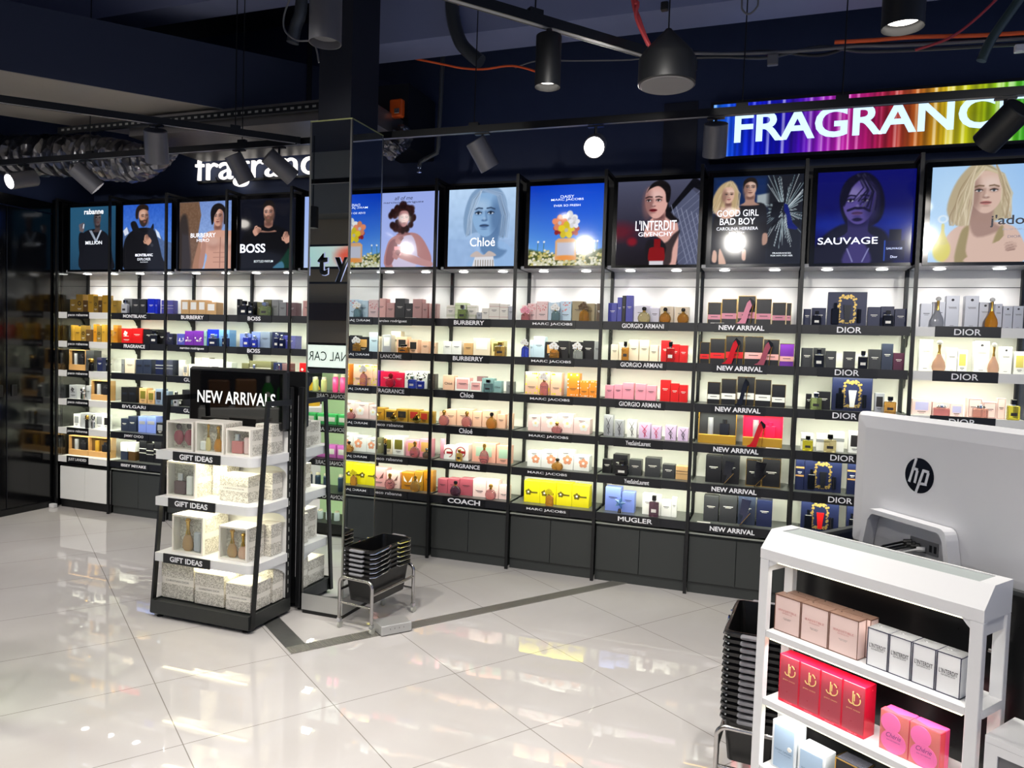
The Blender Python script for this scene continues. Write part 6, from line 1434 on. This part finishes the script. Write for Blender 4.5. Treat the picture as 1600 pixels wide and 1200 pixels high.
# ------------------------------------------------------------------ ceiling
ductm = mat('galvanised duct', (.62, .60, .58), .38, .88, noise=.1, nscale=6)
beamm = mat('blue grey painted beam', (.46, .49, .62), .55, noise=.1, nscale=6)
d = Vector((.662, .75)); P1 = Vector((1.405, -1.539)); P4 = Vector((.463, -.866))
pts = [P1 - d * 2.2, P1 + d * 2.55, P4 + d * 1.62, P4 - d * .6]
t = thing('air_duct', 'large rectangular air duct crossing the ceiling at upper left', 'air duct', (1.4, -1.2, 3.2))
obj('duct_body', MB().prism_z([(q.x - 1.4, q.y + 1.2) for q in pts], .004, .44), mat('shade toned duct side', (.17, .20, .29), .5, noise=.08, nscale=6), t)  # same sheet metal as below, coloured dark navy to stand for shade
obj('underside', MB().prism_z([(q.x - 1.4, q.y + 1.2) for q in pts], 0, .0038), mat('light toned duct underside', (.80, .77, .73), .36, .55, noise=.1, nscale=5), t)  # paler colour stands for light bouncing up from the floor
nn = Vector((-.75, .662))
for s0 in (-.26, 1.9):
    q = P1 + d * s0
    st = MB()
    a, b = q + nn * -.012, q + d * .035 + nn * -.012
    L1 = 1.14
    def quad(lo, hi, n0, n1):
        v = [q + nn * n0, q + d * .035 + nn * n0, q + d * .035 + nn * n1, q + nn * n1]
        return st.prism_z([(k.x - 1.4, k.y + 1.2) for k in v], lo, hi)
    quad(-.014, .99, -.014, -.002); quad(-.014, -.002, -.002, .95 if s0 < 0 else .5)
    obj('hanger_strap', st, steel if s0 < 0 else black, t)
t = thing('air_duct', 'smaller duct with a pale underside behind the lit white lettering', 'air duct', (2.2, -.3, 3.05))
obj('duct_body', MB().box(-.75, -.30, 0, 1.25, .45, .135), ductm, t)
ch = MB().box(.80, -.66, 3.10, 3.2, -.625, 3.145)
t = tag(obj('strut_channel', ch, mat('slotted strut', (.16, .17, .18), .4, .5)), 'slotted steel strut hanging under the large air duct', 'strut')
sl = MB()
for q in range(40): sl.box(.84 + q * .058, -.6605, 3.115, .868 + q * .058, -.6595, 3.130)
obj('slot', sl, mat('slot edge', (.62, .62, .6), .4), t)
# crinkled foil hose
def foil_mat():
    m = bpy.data.materials.new('crinkled foil'); m.use_nodes = True; nt = m.node_tree; b = nt.nodes['Principled BSDF']
    b.inputs['Base Color'].default_value = lin((.50, .50, .52)) + (1,); b.inputs['Metallic'].default_value = .9; b.inputs['Roughness'].default_value = .28
    tc = nt.nodes.new('ShaderNodeTexCoord'); mp = nt.nodes.new('ShaderNodeMapping'); mp.inputs['Scale'].default_value = (13, 7, 7)
    v = nt.nodes.new('ShaderNodeTexVoronoi'); v.inputs['Scale'].default_value = 1.0
    bp = nt.nodes.new('ShaderNodeBump'); bp.inputs['Strength'].default_value = 1.0; bp.inputs['Distance'].default_value = .05
    nt.links.new(tc.outputs['Object'], mp.inputs[0]); nt.links.new(mp.outputs[0], v.inputs['Vector']); nt.links.new(v.outputs['Distance'], bp.inputs['Height']); nt.links.new(bp.outputs[0], b.inputs['Normal'])
    return m
FOIL = foil_mat()
def foil_hose(label, path, rad, seed):
    rd = random.Random(seed); P = [Vector(p) for p in path]; fine = []; rr = []
    for i in range(len(P) - 1):
        for q in range(8):
            t_ = q / 8; fine.append(P[i].lerp(P[i + 1], t_)); rr.append((rad[i] * (1 - t_) + rad[i + 1] * t_) * (1 + (.05 if q % 2 else -.05)))
    fine.append(P[-1]); rr.append(rad[-1])
    mb = MB().tube(fine, rr, 22)
    mb.v = [(x, y + rd.uniform(-.008, .008), z + rd.uniform(-.008, .008)) for x, y, z in mb.v]
    return tag(obj('foil_hose', mb, FOIL), label, 'foil hose')
foil_hose('crinkled silver foil hose bulging under the air duct at upper left', [(-.035, -.50, 3.02), (.45, -.47, 3.0), (.86, -.45, 2.975), (1.15, -.45, 2.93), (1.35, -.45, 2.90), (1.6, -.45, 2.925), (1.76, -.45, 2.965)], [.155, .16, .16, .16, .145, .09, .02], 3)
foil_hose('short piece of dark foil hose beside the top of the mirrored column', [(3.36, -.12, 2.93), (3.44, -.14, 3.0), (3.50, -.15, 3.04), (3.52, -.14, 3.10)], [.06, .08, .08, .05], 4)
t = thing('damper_actuator', 'orange actuator box on the dark wall right of the mirrored column', 'actuator', (3.478, -.20, 3.16))
obj('housing', MB().cbox(-.05, -.02, 0, .05, .03, .125, .008), mat('orange plastic', (.90, .36, .08), .4), t)
obj('clamp', MB().cbox(-.005, -.032, .02, .035, -.021, .055, .003), steel, t)
obj('bracket', MB().box(-.02, .0302, .03, .02, .1498, .09), black, t)
struct('trim_11', MB().box(3.20, -.05, 3.0, 3.49, .39, 3.45), mat('navy painted casing', (.075, .09, .135), .55))
obj_b = struct('trim_12', MB().box(3.32, -.60, 3.50, 8.6, -.31, 3.95), beamm)
struct('trim_13', MB().box(.3, -.76, 3.86, 3.1, -.54, 4.199), beamm)
struct('trim_14', MB().box(4.6, -2.2, 3.95, 9.0, -1.6, 4.199), beamm)

# tracks and lamps -------------------------------------------------
grey_can = mat('grey lamp housing', (.38, .38, .40), .42, .3, noise=.05); dark_can = mat('black lamp housing', (.07, .075, .085), .45)
trackm = mat('black track', (.05, .055, .065), .4); trackin = mat('grey track insert', (.50, .51, .53), .4)
def track(label, p0, p1, drops):
    a, b = Vector(p0), Vector(p1); dd = (b - a); Lh = dd.length; rz = math.atan2(dd.y, dd.x)
    t = thing('lighting_track', label, 'lighting track', tuple(a), rz)
    t.rotation_euler = (0, -math.asin(dd.z / Lh), rz)
    obj('rail', MB().box(0, -.017, .002, Lh, .017, .036).box(0, -.017, -.004, Lh, -.011, .002).box(0, .011, -.004, Lh, .017, .002), trackm, t)
    obj('rail_insert', MB().box(.01, -.0105, -.003, Lh - .01, .0105, .0015), trackin, t)
    for s_ in drops:
        q = a + dd * s_
        o = obj('hanger', MB().cyl((Lh * s_, 0, .036), (Lh * s_, 0, 4.2 - q.z - .005), .0035, n=8).box(Lh * s_ - .03, -.014, .0362, Lh * s_ + .03, .014, .055), trackm, t)
    obj('end_cap', MB().box(Lh, -.018, -.005, Lh + .02, .018, .037), trackm, t)
    return t
def zb(x): return 2.8505 - .0052 * x
track('long black lighting track running in front of the poster screens', (.02, -.80, zb(.02)), (8.0, -.80, zb(8.0)), (.16, .33, .54, .73, .79))
track('black lighting track crossing diagonally under the air duct at upper left', (1.2, -2.66, 2.83), (3.12, -.845, 2.83), (.35, .86))
track('black lighting track coming diagonally from the top centre', (4.25, -3.10, 2.83), (5.655, -1.455, 2.83), (.3, .62))
WARM = (1.0, .96, .90)
def can(name, label, pivot, axis, length, r, m, lit=0, energy=0.0, group='track spotlights', size=50, spot_z=.62):
    """pivot: point on the underside of the track; axis: where the lamp shines"""
    ax = Vector(axis).normalized(); P = Vector(pivot)
    t = thing(name, label, 'spotlight', tuple(P), 0, group)
    side = Vector((0, 0, -1)); c = Vector((0, 0, -.055 - r * (1 - abs(ax.z)))) if abs(ax.z) < .9 else Vector((r + .012, 0, -.10))
    c = Vector((0, 0, -.05 - r * .9 * math.sqrt(max(0, 1 - ax.z ** 2)) - max(0, -ax.z) * length * .25))
    obj('adapter', MB().box(-.045, -.013, -.014, .045, .013, -.0045).cyl((0, 0, -.014), (0, 0, c.z + r * .5), .008, n=10), trackm, t)
    back, front = c - ax * length * .45, c + ax * length * .55
    n = 24
    b = MB().axial(back, ax, [(0, r * .93), (.004, r), (length - .001, r), (length, r * .97), (length, r * .91), (length - .026, r * .80)], n)
    # open front: recessed reflector
    h = obj('housing', b, m, t, True)
    obj('lens', MB().axial(front, ax, [(-.0255, r * .78), (-.0235, r * .76)], n), (lit if lit else lampglow), h, True)
    if energy:
        g = P + front + ax * .008
        light('spot_beam', 'SPOT', tuple(g), energy, WARM, tuple(g + ax), spot_size=R(size), spot_blend=.9, shadow_soft_size=.035)
    return t
hot_lens = mat('glaring lamp lens', (1, .97, .93), .5, emit=60)
T = -.80
def tz(x): return zb(x) - .004
can('track_spotlight', 'grey spotlight at far left on the long track, tilted down to the right', (1.25, T, tz(1.25)), (.145, 0.17, -.196), .20, .062, grey_can, energy=20)
can('track_spotlight', 'glaring spotlight at the far left edge shining towards the viewer', (.625, T, tz(.625)), (-.12, -.75, -.27), .20, .06, grey_can, lit=hot_lens, energy=12, size=70)
can('track_spotlight', 'grey spotlight in front of the first part of the white lettering, hanging nearly upright', (2.63, T, tz(2.63)), (.056, .10, -.185), .19, .058, grey_can, energy=20)
can('track_spotlight', 'dark spotlight left of the mirrored column, tilted steeply to the right', (2.95, T, tz(2.95)), (.148, .20, -.177), .21, .058, grey_can, energy=20)
can('track_spotlight', 'grey spotlight right of the mirrored column, above the pale portrait screen', (4.385, T, tz(4.385)), (.078, .08, -.161), .18, .062, grey_can, energy=20)
can('track_spotlight', 'glaring spotlight in the middle of the long track shining towards the viewer', (5.067, T, tz(5.067)), (.12, -.72, -.30), .15, .060, grey_can, lit=hot_lens, energy=16, size=80)
can('track_spotlight', 'grey spotlight hanging in front of the left end of the rainbow sign', (5.716, T, tz(5.716)), (-.01, .08, -.153), .17, .062, grey_can, energy=20)
can('track_spotlight', 'black spotlight tilted in front of the right part of the rainbow sign', (7.03, T, tz(7.03)), (-.13, .17, -.15), .21, .066, dark_can, energy=20)
can('track_spotlight', 'grey spotlight on the diagonal track, left of the white lettering', (2.53, -1.402, 2.826), (-.053, .07, -.174), .19, .066, grey_can, energy=25)

def pendant(name, label, x, y, ztop, zbot, r, m, on=True, stem=True):
    t = thing(name, label, 'ceiling lamp', (x, y, zbot), 0, 'cylinder lamps on the ceiling')
    H = ztop - zbot
    obj('housing', MB().lathe([(r * .8, .035), (r * .93, .03), (r * .97, 0), (r, 0), (r, H - .002), (r * .97, H)], n=32, cap=True), m, t, True)
    obj('lens', MB().lathe([(r * .78, .026), (r * .78, .028)], n=28), mat('lit pendant lens', (1, .97, .93), .5, emit=7) if on else mat('grey lens', (.4, .4, .42), .4), t)
    if stem: obj('stem', MB().cyl((0, 0, H + .0003), (0, 0, 4.2 - ztop + H - .003), .008, n=10), trackm, t)
    else: obj('adapter', MB().cyl((0, 0, H + .0003), (0, 0, H + .026), .012, n=10), trackm, t)
    return t
pendant('cylinder_lamp', 'black cylinder lamp hanging from the diagonal track at top centre, lit below', 5.165, -2.03, 2.798, 2.598, .051, dark_can, True, False)
pendant('cylinder_lamp', 'large black cylinder lamp cut off by the top edge, lit below', 6.39, -2.30, 2.86, 2.578, .061, dark_can)
pendant('cylinder_lamp', 'large grey cylinder lamp at the top edge above the mirrored column', 4.31, -2.30, 3.08, 2.755, .064, grey_can, False)
light('lamp_beam', 'SPOT', (5.165, -2.03, 2.59), 125, WARM, (5.165, -2.03, 0), spot_size=R(110), spot_blend=1, shadow_soft_size=.04)
light('lamp_beam', 'SPOT', (6.39, -2.30, 2.57), 80, WARM, (6.39, -2.3, 0), spot_size=R(110), spot_blend=1, shadow_soft_size=.05)
light('lamp_beam', 'SPOT', (4.31, -2.30, 2.74), 120, WARM, (4.31, -2.3, 0), spot_size=R(110), spot_blend=1, shadow_soft_size=.05)
for x, y in ADDED_DOWNLIGHTS:  # housings for the added, unseen downlights
    pendant('cylinder_lamp', 'black cylinder lamp added beyond the picture edge to brighten the shop', x, y, 3.30, 3.03, .07, dark_can)

t = thing('pendant_speaker', 'black bell shaped pendant speaker with a grey grille below the ceiling', 'speaker', (5.60, -1.80, 2.645))
obj('bell', MB().lathe([(.112, 0), (.116, .004), (.116, .10), (.10, .13), (.02, .215), (.012, .225)], n=36), dark_can, t, True)
obj('grille', MB().lathe([(.104, -.002), (.108, -.0002)], n=36), mat('grey grille', (.46, .46, .47), .6), t)
obj('hanging_wire', MB().tube([(0, 0, .2253), (0, 0, 1.55)], .003, 8), trackm, t)
obj('clip', MB().cbox(-.035, -.012, .30, -.005, .012, .335, .003), black, t)

redcab = mat('red cable', (.72, .24, .26), .5); orangecab = mat('orange cable', (.90, .36, .14), .5); greycab = mat('grey cable', (.40, .40, .41), .5); pvc = mat('dark grey pipe', (.20, .215, .23), .35)
def cable(label, path, r, m, cat='cable', name='cable'):
    P = [Vector(p) for p in path]; out = []
    for i in range(len(P) - 1):
        p0, p1, p2, p3 = P[max(0, i - 1)], P[i], P[i + 1], P[min(len(P) - 1, i + 2)]
        for q in range(5):
            t_ = q / 5; out.append(.5 * ((2 * p1) + (p2 - p0) * t_ + (2 * p0 - 5 * p1 + 4 * p2 - p3) * t_ ** 2 + (3 * p1 - p0 - 3 * p2 + p3) * t_ ** 3))
    out.append(P[-1])
    return tag(obj(name, MB().tube(out, r, 10), m, None, True), label, cat)
cable('bundle of red cables hanging beside the bell speaker', [(5.47, -1.8, 4.195), (5.445, -1.8, 3.15), (5.452, -1.8, 3.0), (5.478, -1.8, 2.92), (5.505, -1.8, 2.85), (5.52, -1.79, 2.82)], .010, redcab)
cable('second red cable twisted around the bundle beside the bell speaker', [(5.45, -1.82, 4.195), (5.46, -1.825, 3.1), (5.475, -1.825, 2.98), (5.47, -1.825, 2.92), (5.53, -1.82, 2.80), (5.56, -1.81, 2.80)], .007, redcab)
cable('orange cable sagging along the dark wall right of the mirrored column', [(3.60, -.3, 3.53), (3.72, -.3, 3.495), (3.866, -.3, 3.455), (4.008, -.3, 3.416), (4.169, -.3, 3.392), (4.371, -.3, 3.394), (4.55, -.3, 3.336), (4.60, -.28, 3.30)], .007, orangecab)
cable('thin grey cable along the wall behind the cylinder lamp', [(4.374, -.25, 3.40), (4.528, -.25, 3.429), (4.786, -.25, 3.404), (5.076, -.25, 3.379), (5.196, -.25, 3.375), (5.5, -.28, 3.36)], .005, greycab)
for i, (dz, m_, lab) in enumerate([(0, greycab, 'upper grey cable of the bundle running above the rainbow sign'), (-.022, pvc, 'lower dark cable of the bundle running above the rainbow sign'), (.02, mat('black cable', (.08, .08, .09), .5), 'black cable of the bundle running above the rainbow sign')]):
    cable(lab, [(5.485, -.3 + i * .016, 3.361 + dz), (5.697, -.3 + i * .016, 3.335 + dz * .6), (5.949, -.3 + i * .016, 3.315 + dz), (6.223, -.3 + i * .016, 3.304 - dz), (6.421, -.3 + i * .016, 3.303 + dz), (6.614, -.3 + i * .016, 3.285 + dz), (6.922, -.3 + i * .016, 3.27 + dz), (7.4, -.3 + i * .016, 3.25 + dz)], .009, m_)
cable('orange cable lying on the bundle above the rainbow sign', [(6.30, -.33, 3.325), (6.5, -.33, 3.315), (6.7, -.33, 3.31), (7.0, -.33, 3.285), (7.35, -.33, 3.27)], .011, orangecab)
cable('red cable rising from the bundle towards the top right corner', [(6.70, -.37, 3.225), (6.852, -.37, 3.268), (6.966, -.37, 3.348), (7.077, -.37, 3.46), (7.2, -.37, 3.6)], .007, redcab)
cable('looped grey cable hanging from the beam above the rainbow sign', [(5.82, -.9, 3.6), (5.826, -.9, 3.36), (5.831, -.9, 3.312), (5.863, -.9, 3.286), (5.898, -.9, 3.313), (5.905, -.9, 3.36), (5.89, -.9, 3.6)], .005, greycab)
cable('dark elbow pipe coming down through the ceiling at top centre', [(4.10, -.68, 4.19), (4.105, -.68, 3.72), (4.12, -.68, 3.56), (4.17, -.68, 3.42), (4.235, -.68, 3.345), (4.31, -.68, 3.285)], .042, pvc, 'pipe', 'drain_pipe')
cable('dark pipe end hanging left of the large grey cylinder lamp', [(3.55, -1.4, 4.19), (3.543, -1.4, 3.45), (3.504, -1.4, 3.285), (3.485, -1.4, 3.20)], .034, pvc, 'pipe', 'drain_pipe')
cable('dark pipe slanting up into the top right corner', [(6.90, -.9, 2.95), (6.938, -.9, 3.048), (7.034, -.9, 3.208), (7.25, -.9, 3.57)], .022, mat('green grey pipe', (.22, .28, .27), .3), 'pipe', 'conduit_pipe')
cable('loop of thin grey cable around the pipe end at top left of centre', [(3.53, -1.46, 3.45), (3.474, -1.46, 3.33), (3.480, -1.46, 3.243), (3.56, -1.46, 3.183), (3.664, -1.46, 3.161), (3.70, -1.46, 3.05)], .005, greycab)
t = thing('sprinkler', 'small sprinkler head on a bent dark pipe right of the mirrored column', 'sprinkler', (3.693, -.25, 2.752))
obj('bent_pipe', MB().tube([(.16, .0, .85), (.14, 0, .165), (.132, 0, .13), (.06, 0, .10), (.007, 0, .075), (0, 0, .045)], .015, 12), pvc, t, True)
obj('head', MB().lathe([(.006, .0), (.016, .002), (.016, .005), (.006, .007), (.006, .03), (.012, .034), (.012, .045)], n=14), chrome, t)
t = thing('junction_box', 'small grey junction box below the cable bundle above the rainbow sign', 'junction box', (5.977, -.335, 3.232))
obj('box_body', MB().cbox(-.03, 0, 0, .03, .03, .06, .003), greycab, t); obj('lid', MB().cbox(-.026, -.004, .004, .026, -.0002, .056, .001), greycab, t)
t = thing('junction_box', 'white junction box at the right edge below the orange cable', 'junction box', (7.20, -.33, 3.182))
obj('box_body', MB().cbox(-.03, 0, 0, .08, .03, .04, .003), white, t); obj('lid', MB().cbox(-.026, -.004, .004, .076, -.0002, .036, .001), white, t)

# frontal spotlights of the room, on a track beyond the upper picture edge
track('black lighting track behind the viewer, lighting the shelves', (.6, -3.35, 2.95), (8.2, -3.35, 2.95), (.1, .5, .9))
for x in (.55, 1.7, 3.97, 5.61, 7.39):
    can('track_spotlight', 'black spotlight on the track behind the viewer', (x, -3.35, 2.945), (0.02, 3.3, -1.75), .20, .06, dark_can, energy=FRONT_W * 1.6, group='spotlights on the track behind the viewer', size=74)

# ------------------------------------------------------------------ what the mirror sees: the other side of the shop
beige = mat('beige wall', (.62, .56, .46), .6, noise=.1, nscale=6)
struct('wall_rear', MB().box(-3.2, -7.40, 0, 4.6, -7.30, 4.2), beige)
struct('trim_15', MB().box(-3.2, -7.0, 3.35, 4.6, -6.6, 4.2), mat('grey soffit', (.42, .42, .40), .6))
t = thing('wall_lightbox', 'pink and turquoise lightbox on the far beige wall, seen in the mirror', 'lightbox', (0, -6.72, 2.60))
obj('frame', MB().box(-1.5, 0, 0, 2.5, .05, .34), black, t)
def p_pink(p):
    p.grad((.95, .80, .80), (.98, .88, .84)); p.ell(.85, .5, .3, 1.0, (.62, .86, .84), 1.5); p.ell(.50, .5, .06, .4, (.90, .35, .25), .8)
picture('picture', t, 1.5 * 0 + 2.46, -1.46, .03, .31, .0505, p_pink, 90)
t = thing('hanging_sign', 'black outlined hanging word sign reflected in the mirrored column', 'sign', (0, -4.68, 2.40))
sgn = text('beauty', glow((.75, .78, .95), .7), t, (1.01, 0, -.01), 'edge_lit_back', width=1.45, cap=.36, bold=.05, space=1.7)
fr_ = text('beauty', black, t, (1.01, .030, -.01), 'letters', width=1.45, cap=.36, bold=.02, space=1.7)
fr_.data = fr_.data.copy(); q = fr_.modifiers.new('thick', 'SOLIDIFY'); q.thickness = .018; q.offset = 0
sgn.data = sgn.data.copy(); q = sgn.modifiers.new('thick', 'SOLIDIFY'); q.thickness = .008; q.offset = 0
obj('rail', MB().box(.85, -.004, -.20, 1.76, .0405, -.18).box(1.765, -.004, -.18, 1.78, .0405, 1.795), black, t)
t = thing('back_counter', 'dim brown counter unit of the neighbouring shop, seen in the mirror', 'counter', (.2, -6.8, 0))
obj('cabinet', MB().box(-1.6, -.3, 0, 1.6, .3, 1.25), mat('brown laminate', (.20, .14, .09), .5), t)
obj('upper_shelf', MB().box(-1.6, -.45, 1.9, 1.6, -.3, 2.15), mat('brown laminate', (.20, .14, .09), .5), t)
obj('white_panel', MB().box(.62, -.28, 1.26, 1.0, -.25, 1.72), whitepanel, t)
# personal care gondola opposite the mirror
PX, PY = 2.78, -3.22
t = thing('care_gondola', 'personal care gondola with a lit white sign, reflected in the mirrored column', 'gondola shelf', (PX, PY, 0), math.pi)
obj('base', MB().box(-.37, -.36, .02, .37, 0, .10), black, t)
obj('back_panel', MB().box(-.36, -.03, .1005, .36, -.012, 1.30), mat('pale green lit panel', (.80, .90, .72), .5), t)
for sx in (-1, 1): obj('side_post', MB().box(sx * .365 - .005, -.36, .1005, sx * .365 + .005, -.33, 1.30).box(sx * .365 - .005, -.33, 1.27, sx * .365 + .005, 0, 1.30), black, t)
hb = obj('header_box', MB().box(-.37, -.36, 1.345, .37, -.30, 1.56), black, t)
obj('sign_face', MB().box(-.36, -.363, 1.362, .36, -.3605, 1.54), mat('lit white sign face', (.96, 1, .95), .5, emit=.9), hb)
text('PERSONAL CARE', mat('dark sign print', (.12, .12, .13), .5), hb, (-.02, -.3638, 1.452), 'header_lettering', width=.66, cap=.075)
CZ = [1.157, .890, .617, .345]
for z in CZ:
    sh = obj('shelf', MB().box(-.3595, -.34, z - .014, .3595, -.0305, z), mat('dark care shelf', (.16, .17, .17), .4), t)
    obj('fascia', MB().box(-.3595, -.355, z - .052, .3595, -.3402, z + .002), plaque, sh)
    text('PERSONAL CARE', ltwhite, sh, (0.02, -.3558, z - .024), 'sign_lettering', width=.34, cap=.032, bold=.015)
for z in CZ + [1.345]:
    light('care_led', 'AREA', (PX, PY + .33, z - .06), 1.6, (.92, 1, .74), (PX, PY + .12, z - .3), shape='RECTANGLE', size=.68, size_y=.012)
CARE = [(0, 'spray_can', 'pink spray can', (.92, .30, .55), [.02, .09], .15), (0, 'spray_can', 'cream topped spray can', (.80, .80, .55), [-.12, -.18, -.26, -.32, .20, .28], .12),
        (1, 'soap_box', 'green care box', (.30, .72, .42), [-.30, -.2, -.10, 0, .10, .2, .3], .09), (2, 'care_pack', 'lilac pink care pack', (.85, .45, .80), [-.3, -.2, -.1, 0, .1, .2, .3], .11),
        (3, 'spray_can', 'blue black spray can', (.16, .22, .30), [-.28, -.2, -.06, .02, .16, .24, .32], .14), (4, 'roll_on', 'white roll on', (.85, .88, .92), [-.2, -.12, -.04, .05, .13, .21], .08)]
for lv, nm, lab, c, xs, hh in CARE:
    z = (CZ + [.10])[lv] + .0005
    for i, x in enumerate(xs):
        # shelf front faces +y; local x runs the other way
        o = thing(nm, f'{lab}, {ORD[i]} on its shelf of the gondola seen in the mirror', 'care product', (PX - x, PY + .24, z), 0, f'{lab}s on the care gondola')
        m_ = mat(lab + ' print', c, .3)
        if nm in ('spray_can', 'roll_on'):
            r = .024
            obj('body', MB().lathe([(r * .95, 0), (r, .004), (r, hh * .78), (r * .7, hh * .84)], n=16), m_, o, True)
            obj('lid', MB().lathe([(r * .7, hh * .842), (r * .8, hh * .86), (r * .75, hh * .97), (r * .4, hh)], n=16), cmat('cream'), o, True)
        else:
            obj('body', MB().cbox(-.042, -.03, 0, .042, .03, hh, .004), m_, o)
            obj('label', MB().box(-.03, .0301, hh * .3, .03, .031, hh * .7), LT, o)

# bath products opposite the gift gondola, seen as a dim reflection in its dark header glass
BX, BY = 1.55, -4.05
t = thing('bath_gondola', 'low white unit of bath products opposite the gift gondola, reflected in its dark header', 'gondola shelf', (BX, BY, 0), R(140))
obj('cabinet', MB().cbox(-.75, -.20, 0, .75, .20, .92, .004), whitepanel, t)
obj('upper_panel', MB().box(-.75, .17, .921, .75, .20, 1.50), mat('dark bath panel', (.12, .12, .16), .5), t)
light('bath_fill', 'SPOT', (BX + .5, BY + .75, 2.6), 60, (1, .97, .92), (BX, BY, 1.0), spot_size=R(80), spot_blend=.8, shadow_soft_size=.05)  # added spot without a fixture, brightens the bath products
ca, sa = math.cos(R(140)), math.sin(R(140))
for i, (lx, wd, hh, c, nm) in enumerate([(.58, .19, .26, (.42, .27, .16), 'brown bath pouch'), (.34, .19, .27, (.50, .34, .20), 'tan bath pouch'), (.14, .11, .30, (.10, .48, .14), 'dark green bath bottle'), (.0, .11, .29, (.14, .55, .18), 'leaf green bath bottle'), (-.16, .12, .30, (.90, .72, .10), 'yellow bath bottle'), (-.45, .22, .20, (.10, .16, .75), 'blue bath box')]):
    o = thing('bath_product', f'{nm} on the low white unit opposite the gift gondola', 'care product', (BX + lx * ca + .05 * sa, BY + lx * sa - .05 * ca, .9205), R(140))
    m_ = mat(nm + ' print', c, .35)
    if 'bottle' in nm:
        obj('body', MB().lathe([(wd * .45, 0), (wd * .5, .01), (wd * .48, hh * .6), (wd * .2, hh * .8)], n=18, sy=.6), m_, o, True)
        obj('lid', MB().lathe([(wd * .16, hh * .802), (wd * .16, hh)], n=14), white, o, True)
    else:
        obj('body', MB().cbox(-wd / 2, -.05, 0, wd / 2, .05, hh, .012), m_, o)
    obj('label', MB().disc((0, hh * .42), wd * .22, wd * .22, -.062 if 'bottle' not in nm else -wd * .31, 16), LT if 'bottle' in nm else DK, o)
